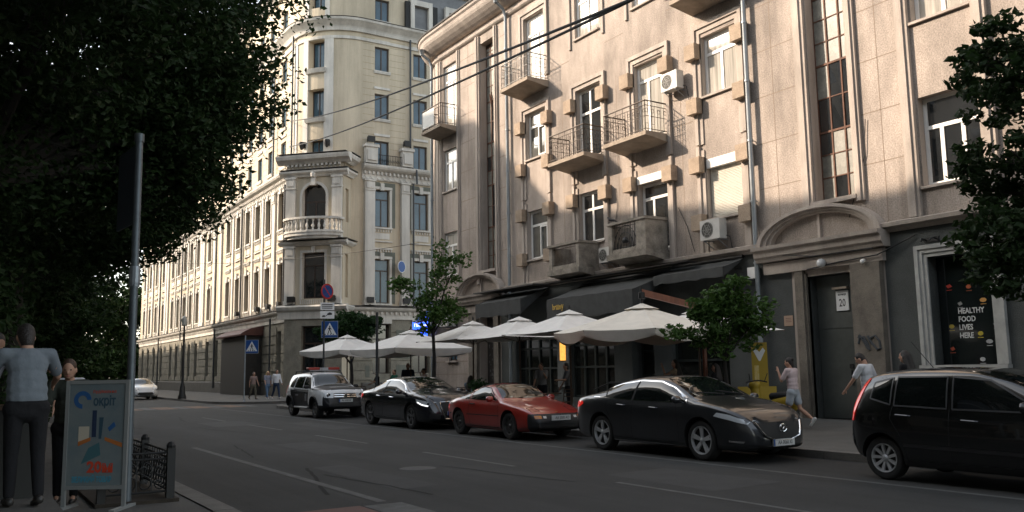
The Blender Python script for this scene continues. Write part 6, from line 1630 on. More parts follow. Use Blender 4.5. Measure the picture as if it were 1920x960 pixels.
# ================================================================ UMBRELLAS
ug = 'cream umbrellas over the cafe terrace'
def umbrella(loc, label, R, sides, ze, za, valance=.0, rot=0.0, cm=None, mast=None):
    """pyramid canopy; R = radius to the corners"""
    root = empty('cafe_umbrella', loc, 0, label, 'umbrella', ug); cm = cm or canvasW
    m1 = MB(); N = 10; K = 8
    cor = [Vector((R*math.cos(rot+2*PI*k/sides), R*math.sin(rot+2*PI*k/sides), ze)) for k in range(sides)]
    ap = Vector((0,0,za))
    rr = random.Random(int(loc[1]*10)); edge_all = []
    for k in range(sides):
        A, B = cor[k], cor[(k+1) % sides]; rows = []
        for j in range(K+1):
            t = j/K; row = []
            for i in range(N+1):
                s_ = i/N; e = A.lerp(B, s_); p = ap.lerp(e, t)
                p.z -= .05*math.sin(PI*t)*(.35+.65*math.sin(PI*s_)) ; p.z -= .03*t*t*math.sin(PI*s_)
                p.z += rr.uniform(-.004,.004)*(0 < s_ < 1)
                row.append(p)
            rows.append(row)
        m1.grid(rows)
        if valance:
            e0 = rows[-1]; r2 = []; r3 = []
            for i, p in enumerate(e0):
                s_ = i/N; q = Vector((p.x, p.y, 0)); o_ = q*(1-.015) ; r2.append(Vector((o_.x*(1+.01*math.sin(9*s_*PI)), o_.y*(1+.01*math.sin(9*s_*PI)), p.z-valance*(.5))))
                r3.append(Vector((o_.x*.985, o_.y*.985, p.z-valance*(.62+.42*math.sin(PI*s_)))))
            m1.grid([e0, r2, r3])
    can = m1.build('canopy', cm, root, True, angle=.35)
    m1 = MB(); vr = R*.2; rows = []
    for j in range(3):
        t = j/2; rows.append([Vector((vr*t*math.cos(rot+2*PI*k/sides), vr*t*math.sin(rot+2*PI*k/sides), za+.055-(za-ze)*.20*t-.02*t)) for k in range(sides)])
    rows[0] = [Vector((.02*math.cos(2*PI*k/sides), .02*math.sin(2*PI*k/sides), za+.055)) for k in range(sides)]
    m1.grid(rows, 0, True); m1.build('vent_cap', cm, can)
    m1 = MB(); m1.lathe([(.03,za+.08),(.035,za+.14),(.015,za+.2),(0,za+.22)], (0,0,0), 2, 8); m1.build('finial', blackM, can)
    for k in range(sides):
        m1 = MB(); m1.tube([ap-Vector((0,0,.12)), ap.lerp(cor[k], .55)-Vector((0,0,.14)), cor[k]-Vector((0,0,.02))], .016, 5); 
        m1.tube([Vector((0,0,ze-.15)), ap.lerp(cor[k], .5)-Vector((0,0,.14))], .012, 5); m1.build('rib', woodbrown, root)
    if mast is None:
        m1 = MB(); m1.tube([(0,0,0),(0,0,za)], .03, 8); m1.build('pole', woodbrown, root, True)
        m1 = MB(); m1.lathe([(0,0),(.34,0),(.34,.06),(.1,.1),(.06,.3),(0,.3)], (0,0,0), 2, 16); m1.build('base', blackM, root, True)
    else:
        mx, my, ah = mast
        m1 = MB(); m1.tube([(mx,my,0),(mx,my,ah-.1)], .06, 8); m1.build('mast', woodred, root, True)
        m1 = MB(); a = Vector((mx,my,ah-.28)); b = Vector((0,0,za+.34)); d = (b-a).normalized(); ext = a-d*.25
        u = Vector((-d.y,d.x,0)).normalized()*.05; v = Vector((0,0,.085)); rows = [[p+u+v, p-u+v, p-u-v, p+u-v] for p in (ext, b)]
        m1.grid(rows, 0, True); m1.face(rows[0]); m1.face(rows[1][::-1]); m1.build('arm', woodred, root)
        m1 = MB(); m1.tube([(0,0,za+.5),(0,0,za)], .035, 8); m1.lathe([(.03,za+.36),(.09,za+.34),(.09,za+.18),(.03,za+.16)], (0,0,0), 2, 8); m1.build('hanger', iron, root, True)
        m1 = MB(); m1.box(mx-.5,mx+.5,my-.5,my+.5,0,.1); m1.tube([(mx,my,.1),(mx,my,.3)], .09, 8); m1.build('base', blackM, root)
    return root
q4 = PI/4
umbrella((15.5,38.9,.12), 'scalloped cream umbrella nearest the far corner, furthest left', 2.25, 4, 2.5, 3.2, .30, q4+.25, canvasW)
umbrella((15.6,32.3,.12), 'scalloped cream umbrella behind the black saloon, second from the left', 2.55, 4, 2.4, 3.12, .30, q4+.1, canvasW)
umbrella((16.0,27.9,.12), 'thin edged white umbrella behind the sparse young tree', 2.2, 4, 2.58, 3.25, 0, q4)
umbrella((16.0,24.75,.12), 'thin edged white umbrella above the red coupe, middle of the row', 2.2, 4, 2.55, 3.22, 0, q4)
umbrella((15.5,21.2,.12), 'thin edged white umbrella left of the big cantilever one', 2.1, 4, 2.55, 3.2, 0, q4)
umbrella((15.2,17.55,.12), 'big round scalloped cream umbrella hung from a reddish wooden arm', 2.35, 8, 2.42, 3.12, .27, .2, canvasY, (1.75,-.45,3.35))
umbrella((17.4,17.75,.12), 'thin edged white umbrella behind the young green tree, furthest right', 2.3, 4, 2.45, 3.05, 0, q4+.0)
# ================================================================ AWNINGS
def awning(u0, u1, zb, df, zf, val, label, name='shop_awning', db=.03, txt=None):
    root = empty(name, MA((u0+u1)/2, zb, 0), 0, label, 'awning', 'dark awnings over the cafe front'); off = -MA((u0+u1)/2, zb, 0)
    P = lambda u, v, d: MA(u, v, d)+off
    m1 = MB(); n = 16; rows = []
    for j in range(7):
        t = j/6; rows.append([P(u0+(u1-u0)*i/n, zb+(zf-zb)*t-.05*math.sin(PI*t)+.012*math.sin(i*1.9+j), db+(df-db)*t) for i in range(n+1)])
    m1.grid(rows); e = rows[-1]; r2 = [p-Vector((0,0,val*.5))+Vector((.015*math.sin(i*2.3),0,0)) for i, p in enumerate(e)]; r3 = [p-Vector((0,0,val+.02*math.sin(i*1.3)))+Vector((.02*math.cos(i*2.0),0,0)) for i, p in enumerate(e)]
    m1.grid([e, r2, r3])
    cl_ = m1.build('canvas', awnM, root, True, angle=1.2)
    for u in (u0, u1): m1 = MB(); m1.face([P(u,zb-.03,db), P(u,zf-.01,df-.01), P(u,zf-val,df-.01)]); m1.build('side_cheek', awnM, root)
    m1 = MB(); m1.tube([P(u0,zf-.02,df-.03), P(u1,zf-.02,df-.03)], .025, 6); m1.tube([P(u0,zb+.03,db+.05), P(u1,zb+.03,db+.05)], .06, 8)
    for u in (u0+.15, u1-.15): m1.tube([P(u,zb-.35,db), P(u,zf-.04,df-.04)], .02, 6)
    m1.build('frame', iron, root)
    if txt:
        t_ = text(txt, 'yellow_lettering', .3, mat('yellow_lettering', (.55,.36,.06), .6), frame_mat(P(u1-.75, zf-val*.42, df+.03), (0,-1,0), (0,0,1)), cl_, 'CENTER', .002, sx=.85, bold=.006)
    return root
awning(22.05, 27.0, 4.86, 1.8, 4.2, .75, 'largest charcoal fabric awning with small yellow lettering above the cafe', txt='brшnу')
awning(29.3, 32.9, 5.0, 1.5, 4.45, .6, 'charcoal awning left of the lettered one, beside the drain pipe')
awning(18.75, 21.9, 4.95, 1.0, 4.62, .3, 'half rolled charcoal awning right of the lettered one, above the young tree')
m1 = MB(); fbox(m1, MA, 28.8, 33.6, 4.98, 5.03, .3, 1.2); fbox(m1, MA, 20.5, 28.7, 5.0, 5.02, .3, .75); tag(m1.build('sheet_hood', darkroof), 'thin dark metal hood running above the awnings under the stone balconies', 'hood')
# blue shop canopy and the blue light sign in the side street
P0 = MA(39.9, 4.1, .05)
r = empty('blue_canopy', P0, 0, 'small bright blue fabric canopy with a red lower strip behind the air conditioner', 'awning')
m1 = MB()
rows = []
for j in range(5):
    t = j/4; rows.append([MA(39.0+1.6*i/12, 4.75-.45*t, .06+.9*t)+Vector((0,0,.02*math.sin(i*2.2)))-P0 for i in range(13)])
m1.grid(rows); m1.grid([rows[-1], [p-Vector((0,0,.18)) for p in rows[-1]]]); m1.build('canvas', mat('blue_canvas', (.02,.10,.42), .7), r, True)
m1 = MB(); m1.tube([MA(39.0,4.1,.97)-P0, MA(40.6,4.1,.97)-P0], .04, 6); m1.build('red_strip', signRed, r)
nb = mat('blue_light_box', (.03,.08,.5), .4, emit=(.03,.10,1.0), estr=1.2); nw = mat('white_light_letters', (.8,.8,.9), .4, emit=(.9,.9,1), estr=1.0)
P0 = Vector((20.55,40.9,3.3)); dv = Vector((.845,-.535,0)); nv = Vector((-.535,-.845,0)); F = lambda a, b, d: dv*a+Vector((0,0,b))+nv*d
r = empty('light_sign', P0, 0, 'glowing blue light box sign with white letters at the side street corner', 'sign')
def lb(nm, a0, a1, b0, b1, mm=nb, d0=0, d1=.12, par=r): m1 = MB(); m1.prism([(a0,b0),(a1,b0),(a1,b1),(a0,b1)], F, d0, d1); return m1.build(nm, mm, par)
bx = lb('light_box', -.55,.18,.42,.85); lb('tall_box', .05,.22,.88,1.4); lb('low_box', -.25,.15,.08,.36); lb('right_box', .42,.62,.38,.7); lb('end_box', -.62,-.57,.3,.85)
text('Пивна', 'lettering', .22, nw, frame_mat(dv*-.2+Vector((0,0,.68))+nv*.122, dv, (0,0,1)), bx, 'CENTER', .002)
m1 = MB(); m1.tube([F(.52+.17*math.cos(t*PI/6), .52+.2*math.sin(t*PI/6), .1) for t in range(4,13)], .03, 6); m1.build('cup_outline', nw, r)
m1 = MB(); m1.prism([(-.8,.42),(.3,.3),(.3,.38),(-.8,.5)], F, .13, .16); m1.build('brown_board', woodred, r); m1 = MB(); m1.tube([F(.3,.6,.03), Vector((.95,.15,.6))], .025, 5); m1.build('bracket', iron, r)
# ================================================================ AIR CONDITIONERS
def aircon(u, z, w, h, dd, label, d0=.12, axis_u=True):
    c_ = MA(u, z, d0); r = empty('air_conditioner', c_, 0, label, 'air conditioner', 'air conditioners fixed to the grey house'); P = lambda a, b, d: MA(u+a, z+b, d0+d)-c_
    m1 = MB(); m1.prism([(-w/2,0),(w/2,0),(w/2,h),(-w/2,h)], P, 0.02, dd); b = m1.build('casing', mat('ac_white', (.52,.51,.48), .5, var=.15, vscale=3), r)
    bv = b.modifiers.new('b', 'BEVEL'); bv.width = .015; bv.segments = 2
    m1 = MB(); cx_, cz = w*.13, h*.5; R_ = h*.4
    N = 20; m1.prism([(cx_+R_*math.cos(2*PI*k/N), cz+R_*math.sin(2*PI*k/N)) for k in range(N)], P, dd+.001, dd+.006); g = m1.build('fan_grille', mat('fan_dark', (.06,.058,.05), .7), r)
    m1 = MB()
    for q in (.3,.6,.95): m1.tube([P(cx_+R_*q*math.cos(2*PI*k/N), cz+R_*q*math.sin(2*PI*k/N), dd+.012) for k in range(N+1)], .003, 4, caps=False)
    for k in range(6): m1.tube([P(cx_,cz,dd+.012), P(cx_+R_*math.cos(k*PI/3), cz+R_*math.sin(k*PI/3), dd+.012)], .003, 4)
    m1.build('wire_guard', mat('ac_white', (.5,.5,.5)), g)
    m1 = MB()
    for a in (-w*.35, w*.35): m1.tube([P(a,-.015,-.12), P(a,-.015,dd*.95)], .018, 5); m1.tube([P(a,-.015,dd*.9), P(a,-.25,-.11)], .014, 5)
    m1.build('bracket', steel, r)
    m1 = MB(); m1.tube([P(-w/2,.1,.05), P(-w/2-.1,.05,0), P(-w/2-.12,-.5,-.1)], .015, 5); m1.build('hose', plastic, r)
    return r
aircon(21.35, 11.0, .78, .62, .34, 'white air conditioner high on the wall between two third floor windows')
aircon(19.75, 5.62, .85, .64, .34, 'white air conditioner under the roller shuttered window, with a large dark fan')
aircon(25.2, 5.5, .62, .56, .3, 'air conditioner squeezed between the two concrete balconies')
aircon(37.7, 3.75, 1.05, .85, .5, 'large white air conditioner at street level near the side street corner')
# ================================================================ SMALL THINGS ON THE GREY HOUSE
def on_wall(name, u, z, d, label, cat, group=None):
    c_ = MA(u, z, d); r = empty(name, c_, 0, label, cat, group); return r, (lambda a, b, e: MA(u+a, z+b, d+e)-c_)
opal = mat('opal_globe', (.62,.62,.62), .3)
for u, z, d, lab in ((15.72,4.42,.17,'round white globe lamp above the dark grey street door'), (34.55,4.42,.17,'round white globe lamp above the brown door far along the grey house')):
    r, P = on_wall('globe_lamp', u, z, d, lab, 'wall lamp'); m1 = MB(); ball(m1, P(0,0,.13), .125, None, 16, 12); m1.build('globe', opal, r, True); m1 = MB(); m1.tube([P(0,0,-.16), P(0,0,.03)], .07, 10); m1.build('mount', blackM, r)
r, P = on_wall('number_plate', 15.58, 3.1, -.355, 'white house number plate reading 20 with a small hood on the dark door', 'house number')
m1 = MB(); m1.prism([(-.2,0),(.2,0),(.2,.56),(-.2,.56)], P, .0, .03); pl_ = m1.build('plate', signWhite, r)
o_ = P(0,0,0)
text('20', 'number', .3, inkM, frame_mat(P(0,.21,.0315), (0,-1,0), (0,0,1)), pl_, 'CENTER', .001, sx=.72, bold=.004); text('вулиця', 'street_line', .075, inkM, frame_mat(P(0,.45,.0315), (0,-1,0), (0,0,1)), pl_, 'CENTER', .001, bold=.002)
m1 = MB(); m1.prism([(-.24,.6),(.24,.6),(.24,.66),(-.24,.66)], P, -.002, .14); m1.build('lamp_hood', balc, r)
r, P = on_wall('security_camera', 14.42, 4.32, .2, 'white dome security camera on the stone pier right of the door', 'camera'); m1 = MB(); ball(m1, P(0,0,.09), .06, None, 12, 8); m1.build('dome', whitepvc, r, True); m1 = MB(); m1.tube([P(0,.03,0), P(0,.03,.06)], .045, 8); m1.build('mount', whitepvc, r)
r, P = on_wall('junction_box', 18.35, 4.42, .003, 'white utility box beside the drain pipe at awning height', 'box'); m1 = MB(); m1.prism([(-.16,-.17),(.16,-.17),(.16,.17),(-.16,.17)], P, 0, .2); m1.build('casing', whitepvc, r); m1 = MB(); m1.tube([P(-.1,-.17,.1), P(-.1,-.5,.05)], .015, 5); m1.build('conduit', whitepvc, r)
r, P = on_wall('paper_sign', 17.2, 2.9, .004, 'small faded beige sign on the grey wall above the yellow banner', 'sign'); m1 = MB(); m1.prism([(-.16,-.15),(.16,-.15),(.16,.15),(-.16,.15)], P, 0, .015); q = m1.build('sheet', mat('faded_beige', (.36,.25,.18), .8), r)
m1 = MB()
for b in (.07,.02,-.03): m1.prism([(-.11,b-.01),(.1,b-.01),(.1,b+.012),(-.11,b+.012)], P, .0155, .0165)
m1.build('faint_print', mat('faded_print', (.2,.13,.1), .8), q)
# window lamp clips above the shop window
r, P = on_wall('spot_lamp', 12.6, 4.68, .004, 'small dark spot lamp bracket over the white framed shop window', 'spot lamp'); m1 = MB(); m1.tube([P(-.15,0,0), P(-.15,.02,.2), P(-.1,-.06,.3)], .022, 6); m1.tube([P(.15,0,0), P(.15,.02,.2), P(.1,-.06,.3)], .022, 6); m1.build('arm', iron, r); m1 = MB(); m1.box(-.02,.02,-.2,.2,-.06,.06); m1.build('mount', iron, r)
# crow on the concrete balcony
r = empty('crow', MA(24.25,6.75,.8), PI*.62, 'dark crow perched on the wall left of the larger concrete balcony', 'bird'); m1 = MB()
limb(m1, (-.1,0,.14), (.06,0,.19), .05, .055); ball(m1, (.13,0,.26), .04); limb(m1, (.06,0,.19), (.12,0,.25), .05, .035); m1.tube([(.15,0,.26),(.22,0,.245)], [.016,.003], 6); m1.tube([(-.12,0,.13),(-.28,0,.06)], [.035,.02], 6)
for s_ in (1,-1): m1.tube([(0,s_*.025,.12),(.0,s_*.03,.01),(.05,s_*.03,.005)], .008, 5)
blend(m1, 'body', mat('crow_black', (.015,.015,.017), .5), r, .012, 1)
# street blue disc on the yellow building
r = empty('round_sign', Vector((24.75,52.7,8.55)), 0, 'round blue road sign bracketed to the white pilaster of the yellow building', 'road sign')
disc(r, (0,-.06,0), (.45,-.9), .40, [(1,signWhite,'rim'),(.92,signBlue,'blue_disc')], 'd'); m1 = MB(); m1.tube([(0,.3,.0),(0,-.05,.0)], .03, 6); m1.build('bracket', iron, r)
# ================================================================ TERRACE
tg, cg = 'cafe tables', 'cafe chairs'
def table_():
    r = empty('cafe_table', (0,0,0), 0, '', 'table', tg); m1 = MB(); m1.lathe([(0,.72),(.36,.72),(.37,.735),(.36,.75),(0,.75)], (0,0,0), 2, 20); m1.build('table_top', woodbrown, r)
    m1 = MB(); m1.tube([(0,0,0),(0,0,.72)], .03, 8); m1.build('stem', iron, r); m1 = MB(); m1.lathe([(0,0),(.24,0),(.22,.03),(.04,.05)], (0,0,0), 2, 14); m1.build('foot', iron, r); return r
def chair_():
    r = empty('cafe_chair', (0,0,0), 0, '', 'chair', cg); m1 = MB(); m1.box(-.2,.2,-.2,.2,.44,.47); m1.build('seat', woodbrown, r)
    for x in (-.18,.18):
        for y in (-.18,.18): m1 = MB(); m1.tube([(x,y,0),(x*.95,y*.95,.44)], .014, 6); m1.build('leg', iron, r)
    m1 = MB()
    for x in (-.18,.18): m1.tube([(x,.18,.44),(x,.24,.86)], .014, 6)
    for z in (.62,.74,.84): m1.tube([(-.18,.19+.06*(z-.44)/.4,z),(.18,.19+.06*(z-.44)/.4,z)], .02, 5)
    m1.build('backrest', woodbrown, r); return r
tpl, cpl = table_(), chair_(); first = True
spots = [(15.6,15.4,'round cafe table nearest the dark grey saloon'),(16.9,19.2,'round cafe table under the big round umbrella'),(15.7,22.6,'round cafe table between the coupe and the saloon'),(16.8,26.6,'round cafe table near the lit menu'),(15.9,29.9,'round cafe table by the sparse young tree'),(16.4,35.6,'round cafe table under the second umbrella from the left'),(16.6,38.2,'round cafe table under the far left umbrella')]
cl_lab = ['chair on the street side of the table %s', 'chair on the house side of the table %s']
where = ['nearest the dark grey saloon','under the big round umbrella','between the coupe and the saloon','near the lit menu','by the sparse young tree','under the second umbrella from the left','under the far left umbrella']
for i, (x, y, lab) in enumerate(spots):
    t_ = tpl if i == 0 else copy_tree(tpl); t_.location = (x, y, .12); t_['label'] = lab
    for k in range(2):
        if i == 4 and k == 0: continue
        c_ = cpl if (i == 0 and k == 0) else copy_tree(cpl); s_ = 1 if k else -1
        c_.location = (x+s_*.62, y+.1*s_, .12); c_.rotation_euler = (0,0,-s_*PI/2+.15*i); c_['label'] = cl_lab[k] % where[i]
c_ = copy_tree(cpl); c_.location = (15.5,27.33,.12); c_.rotation_euler = (0,0,math.radians(30)+PI/2); c_['label'] = 'chair holding the woman in the blue jacket'
# planter and menu steps
for (x, y, lab) in ((14.6,25.2,'square planter with a leafy plant behind the bonnet of the black saloon'), (14.9,30.2,'square planter with a leafy plant between the patrol car and the tree')):
    r = empty('planter', (x,y,.12), 0, lab, 'planter'); m1 = MB(); m1.prism([(-.3,0),(.3,0),(.36,.55),(-.36,.55)], lambda a, b, d: (a, d, b), -.3, .3); m1.build('pot', mat('pale_planter', (.34,.33,.29), .8), r)
    m1 = MB(); rr = random.Random(int(y)); 
    for k in range(16): leaf_faces(m1, rr, (rr.uniform(-.25,.25), rr.uniform(-.25,.25), rr.uniform(.6,1.15)), 30, (.16,.16,.16), .1)
    m1.build('foliage', leafFir, r)
r = empty('stair_railing', (19.0,23.6,.12), 0, 'black handrail beside the dark cafe door', 'railing'); m1 = MB(); m1.tube([(0,-.9,0),(0,-.9,1.0),(.0,.1,1.0),(.0,1.0,.75),(.0,1.0,0)], .03, 6); m1.build('handrail', iron, r)
m1 = MB(); m1.tube([(0,-.4,0),(0,-.4,1.0)], .02, 6); m1.tube([(0,.4,0),(0,.4,.92)], .02, 6); m1.build('baluster', iron, r)
# yellow banner stand and delivery scooter
ye = mat('yellow_print', (.38,.26,.02), .5, var=.08, vscale=4)
P0 = Vector((18.45,16.55,.12)); dv = Vector((.75,-.66,0)); nv = Vector((-.66,-.75,0)); F = lambda a, b, d: dv*a+Vector((0,0,b))+nv*d
r = empty('banner_stand', P0, 0, 'tall yellow banner stand with a white heart mark against the grey wall', 'banner'); m1 = MB(); m1.prism([(-.21,.1),(.21,.1),(.21,2.12),(-.21,2.12)], F, 0, .012); q = m1.build('banner', ye, r)
m1 = MB(); m1.prism([(-.16,1.9),(-.1,1.98),(0,1.86),(.1,1.98),(.16,1.9),(.02,1.62),(-.02,1.62)], F, .0125, .014); m1.build('white_mark', signWhite, q)
m1 = MB(); m1.prism([(-.15,1.0),(-.03,1.0),(-.03,1.5),(-.15,1.5)], F, .0125, .0135); m1.build('pale_lettering', mat('pale_lettering', (.6,.5,.25), .6, var=.6, vscale=22, col2=(.6,.4,.03)), q)
m1 = MB(); m1.prism([(-.32,0),(.32,0),(.32,.1),(-.32,.1)], F, -.1, .12); m1.build('base', steel, r)
r = empty('yellow_bench', (17.8,16.1,.12), math.radians(-35), 'low yellow advertising bench in front of the yellow banner', 'bench'); m1 = MB(); m1.box(-.5,.5,-.02,.02,.66,.95); m1.build('backrest', ye, r); m1 = MB(); m1.box(-.55,.55,-.4,-.03,.42,.47); m1.build('seat', ye, r)
for s_ in (-.5,.5): m1 = MB(); m1.box(s_-.03,s_+.03,-.38,.02,0,.42); m1.build('leg', blackM, r)
r = empty('delivery_scooter', (17.0,14.95,.12), math.radians(88), 'yellow delivery scooter with black seat parked on the pavement beside the walking woman', 'scooter')
for x in (-.55,.6):
    m1 = MB(); m1.lathe([(.14,-.05),(.2,-.05),(.22,0),(.2,.05),(.14,.05)], (x,0,.22), 1, 20); w0 = m1.build('wheel', rubber, r, True); m1 = MB(); m1.lathe([(0,-.04),(.14,-.04),(.14,.04),(0,.04)], (x,0,.22), 1, 16); m1.build('hub', alloyD, w0)
m1 = MB(); limb(m1, (-.6,0,.62), (-.15,0,.55), .17, .14); ball(m1, (-.55,0,.55), (.3,.17,.2)); limb(m1, (-.1,0,.3), (.35,0,.28), .1, .09); limb(m1, (.4,0,.35), (.5,0,.9), .13, .12); ball(m1, (.52,0,1.0), (.16,.14,.13)); ball(m1, (.6,0,.42), (.22,.1,.12)); blend(m1, 'bodywork', ye, r, .025)
m1 = MB(); limb(m1, (-.55,0,.76), (-.05,0,.74), .11, .09); blend(m1, 'seat', blackM, r, .025)
m1 = MB(); m1.tube([(.45,-.36,1.08),(.42,-.1,1.12),(.42,.1,1.12),(.45,.36,1.08)], .018, 6); m1.tube([(.42,.25,1.1),(.38,.32,1.3)], .01, 5); m1.tube([(.42,-.25,1.1),(.38,-.32,1.3)], .01, 5); m1.build('handlebar', blackM, r)
m1 = MB(); m1.lathe([(0,.05),(.07,.04),(.08,0)], (.66,0,1.0), 0, 12); m1.build('headlight', lampW, r, True)
# ================================================================ ground
def sheet(name, pts, z, m, kind='structure'):
    mb = MB(); mb.face([(x, y, z) for x, y in pts]); return tag(mb.build(name, m), kind=kind)
sheet('road', [(-160,-120),(220,-120),(220,300),(-160,300)], 0.0, asphalt)
def slab_path(name, poly, z0, z1, m):
    mb = MB(); mb.prism(poly, lambda a, b, d: (a, b, d), z0, z1); return tag(mb.build(name, m), kind='structure')
def rnd_corner(cx_, cy_, r, a0, a1, n=8): return [(cx_+r*math.cos(a0+(a1-a0)*k/n), cy_+r*math.sin(a0+(a1-a0)*k/n)) for k in range(n+1)]
# near right pavement, rounded at the side street
near = [(12.95,-40)] + rnd_corner(15.7,40.2,2.75,PI,PI/2) + [(70,42.95),(70,-40)]
slab_path('pavement_right', near, .0, .12, pave)
far = [(12.3,260)] + rnd_corner(15.8,51.0,3.5,PI,1.5*PI) + [(80,47.5),(80,260)]
slab_path('pavement_far', far, .0, .12, pave)
slab_path('pavement_left', [(-4,-40),(2.45,-40),(2.45,260),(-4,260)], .0, .12, pave)
def kerb(name, pts, w, z):
    mb = MB()
    for i in range(len(pts)-1):
        a, b = Vector((*pts[i],0)), Vector((*pts[i+1],0)); L = (b-a).length; n = max(1, round(L/1.0)); dv = (b-a)/n; nn = Vector((dv.y,-dv.x,0)).normalized()*w
        for k in range(n):
            p = a+dv*k+dv*.006; q = a+dv*(k+1)-dv*.006
            mb.prism([(p.x,p.y),(q.x,q.y),(q.x+nn.x,q.y+nn.y),(p.x+nn.x,p.y+nn.y)], lambda x, y, d: (x, y, d), 0.001, z+RND.uniform(-.004,.004))
    return tag(mb.build(name, kerbM), kind='structure')
kerb('kerb_right', [(12.72,-20)] + rnd_corner(15.7,40.2,2.98,PI,PI/2) + [(60,43.18)], .225, .132)
kerb('kerb_far', [(60,47.27)] + list(reversed(rnd_corner(15.8,51.0,3.73,PI,1.5*PI))) + [(12.07,200)], .225, .132)
kerb('kerb_left', [(2.46,200),(2.46,-20)], -.24, .132)
# painted markings
def paint(name, rects, m, z=.004):
    mb = MB()
    for r in rects: mb.face([(*p, z) for p in r])
    return tag(mb.build(name, m), kind='structure')
def bar(x0, y0, x1, y1, w):
    d = Vector((x1-x0, y1-y0)).normalized(); n = Vector((-d.y, d.x))*w/2
    return [(x0+n.x,y0+n.y),(x1+n.x,y1+n.y),(x1-n.x,y1-n.y),(x0-n.x,y0-n.y)]
paint('parking_line', [bar(10.65,-10,10.65,44,.11)], paintW)
paint('lane_line', [bar(8.0,y,8.0,y+3.4,.09) for y in (-6,.2,6.5,12.6,18.8,25,31.2)] + [bar(4.58,10.3,4.58,20.5,.13)], paintW)
paint('crossing_stripe_white', [[(4.25,9.15),(4.75,9.15),(4.75,10.1),(4.25,10.1)]] + [[(x,44.3),(x+.5,44.3),(x+.5,47.5),(x,47.5)] for x in (4.5,6.1,7.7,9.3,10.9,12.5)], paintW, .005)
paint('crossing_stripe_red', [[(2.75,5.5),(4.22,5.5),(4.22,10.15),(2.75,10.15)]], paintR, .004)
paint('crossing_stripe_orange', [[(x,44.3),(x+.9,44.3),(x+.9,47.5),(x,47.5)] for x in (5.1,6.7,8.3,9.9,11.5)], paintO, .0045)
# patches, cracks and covers in the asphalt
mb = MB()
for (x, y, w, l) in ((6.2,17,1.1,3.2),(9.2,24,.8,4.5),(3.6,24,.9,2.2),(8.4,8.4,1.4,2.4),(5.2,11.2,.7,3.6),(6.9,28,1.6,3)): mb.face([(x,y,.002),(x+w,y+.1,.002),(x+w*.95,y+l,.002),(x+.05,y+l*.97,.002)])
tag(mb.build('road_patch', mat('patched_asphalt', (.039,.039,.038), .85, var=.3, vscale=2, bump=.3, speck=.25, sscale=60)), kind='structure')
rr = random.Random(17); mb = MB()
for k in range(9):   # tar-filled cracks
    x, y = rr.uniform(3.2,10.2), rr.uniform(8,38); a = rr.choice((PI/2,PI/2,0))+rr.uniform(-.35,.35); w_ = rr.uniform(.012,.03); P = []
    for i in range(12): P.append((x, y)); x += .3*math.cos(a)+rr.uniform(-.05,.05); y += .3*math.sin(a)+rr.uniform(-.05,.05)
    for i in range(11):
        (x0,y0),(x1,y1) = P[i], P[i+1]; L = math.hypot(x1-x0,y1-y0); nx, ny = -(y1-y0)/L*w_, (x1-x0)/L*w_
        mb.face([(x0-nx,y0-ny,.003+.0001*k),(x1-nx,y1-ny,.003+.0001*k),(x1+nx,y1+ny,.003+.0001*k),(x0+nx,y0+ny,.003+.0001*k)])
tag(mb.build('road_crack', mat('tar_seam', (.03,.03,.029), .9, spec=.1)), kind='structure')
mb = MB(); mb.lathe([(0,.006),(.3,.006),(.31,.001)], (6.6,13.4,0), 2, 24); tag(mb.build('manhole_cover', mat('cast_iron', (.05,.05,.05), .6, .4, bump=.5)), 'round cast iron manhole cover set in the asphalt', 'manhole cover')
# ================================================================ houses across the street (out of frame; they shade the road)
opp = empty('street_house', (-4,45,0), 0, 'tall plastered houses across the road facing the grey corner house', 'building')
mb = MB()
sky = [(-60,22),(8,22),(8,24),(36,24),(39,24.4),(46,25.2),(53,26.5),(57,31.5),(61,32),(64,25),(66,22.6),(96,22.4),(98,20.5),(150,20.5)]
N_ = len(sky)
pr = sky + [(150,0),(-60,0)]
mb.prism([(y-45, z) for y, z in pr], lambda a, b, d: (d, a, b), -11, -.2)
mb.build('wall', mat('far_side_plaster', (.30,.27,.23), .9, var=.3, vscale=.5), opp)
mb = MB(); mf = MB()
y = -40
while y < 140:
    for z in (1.0,4.8,8.4,12,15.6,19):
        mb.box(-.21,-.18, y-45, y-45+1.4, z, z+2.1)
    y += 3.2
mb.build('window', glassD, opp)
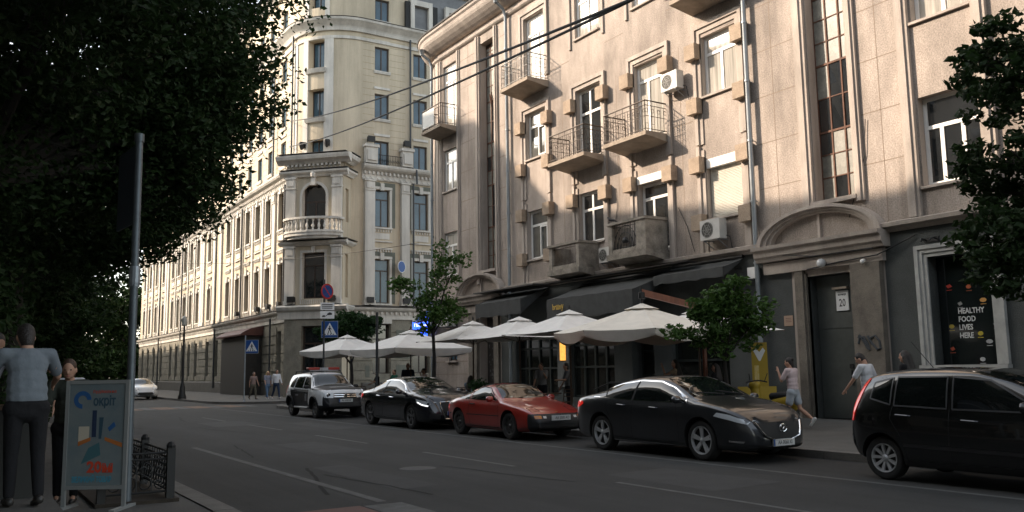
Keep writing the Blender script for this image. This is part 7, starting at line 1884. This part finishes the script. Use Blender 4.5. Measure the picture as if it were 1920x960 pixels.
# ================================================================ camera, light, sky
cam = bpy.data.cameras.new('camera'); co = bpy.data.objects.new('camera', cam); C.objects.link(co)
cam.sensor_width = 36; cam.lens = 1634/1920*36; cam.clip_end = 2000; cam.clip_start = .05
Rr = ((.8447,-.056155,.532287),(-.535005,-.118103,.836553),(-.015888,.991412,.129805))
M = Matrix(((Rr[0][0],Rr[0][1],-Rr[0][2],0),(Rr[1][0],Rr[1][1],-Rr[1][2],0),(Rr[2][0],Rr[2][1],-Rr[2][2],1.6),(0,0,0,1)))
co.matrix_world = M
S.camera = co
sd = Vector((-1.05,.92,.76)).normalized()
sl_ = bpy.data.lights.new('sun', 'SUN'); sl_.energy = SUN_E; sl_.angle = math.radians(.55); sl_.color = (1.0,.815,.64)
so = bpy.data.objects.new('sun', sl_); C.objects.link(so); so.location = (-60,55,45)
so.rotation_euler = sd.to_track_quat('Z', 'Y').to_euler()
w = bpy.data.worlds.new('World'); S.world = w; w.use_nodes = True
nt = w.node_tree; bg = nt.nodes['Background']
st = nt.nodes.new('ShaderNodeTexSky'); st.sky_type = 'NISHITA'; st.sun_disc = False
st.sun_elevation = math.asin(sd.z); st.sun_rotation = math.atan2(sd.x, sd.y)
st.air_density = 1.0; st.dust_density = 2.2; st.ozone_density = .6; st.altitude = 150
hs = nt.nodes.new('ShaderNodeHueSaturation'); hs.inputs['Saturation'].default_value = .48
mxs = nt.nodes.new('ShaderNodeMix'); mxs.data_type = 'RGBA'; mxs.blend_type = 'MULTIPLY'; mxs.inputs['Factor'].default_value = 1; mxs.inputs['B'].default_value = (1.0,.985,.925,1)
nt.links.new(st.outputs['Color'], hs.inputs['Color']); nt.links.new(hs.outputs['Color'], mxs.inputs['A']); nt.links.new(mxs.outputs['Result'], bg.inputs['Color']); bg.inputs['Strength'].default_value = SKY_S
S.view_settings.view_transform = 'Standard'; S.view_settings.look = 'None'; S.view_settings.gamma = 1.0
S.view_settings.use_curve_mapping = False
S.view_settings.exposure = EXPO
S.cycles.max_bounces = 6; S.cycles.transparent_max_bounces = 8; S.cycles.use_denoising = True; S.cycles.caustics_reflective = False; S.cycles.caustics_refractive = False; S.cycles.sample_clamp_indirect = 4
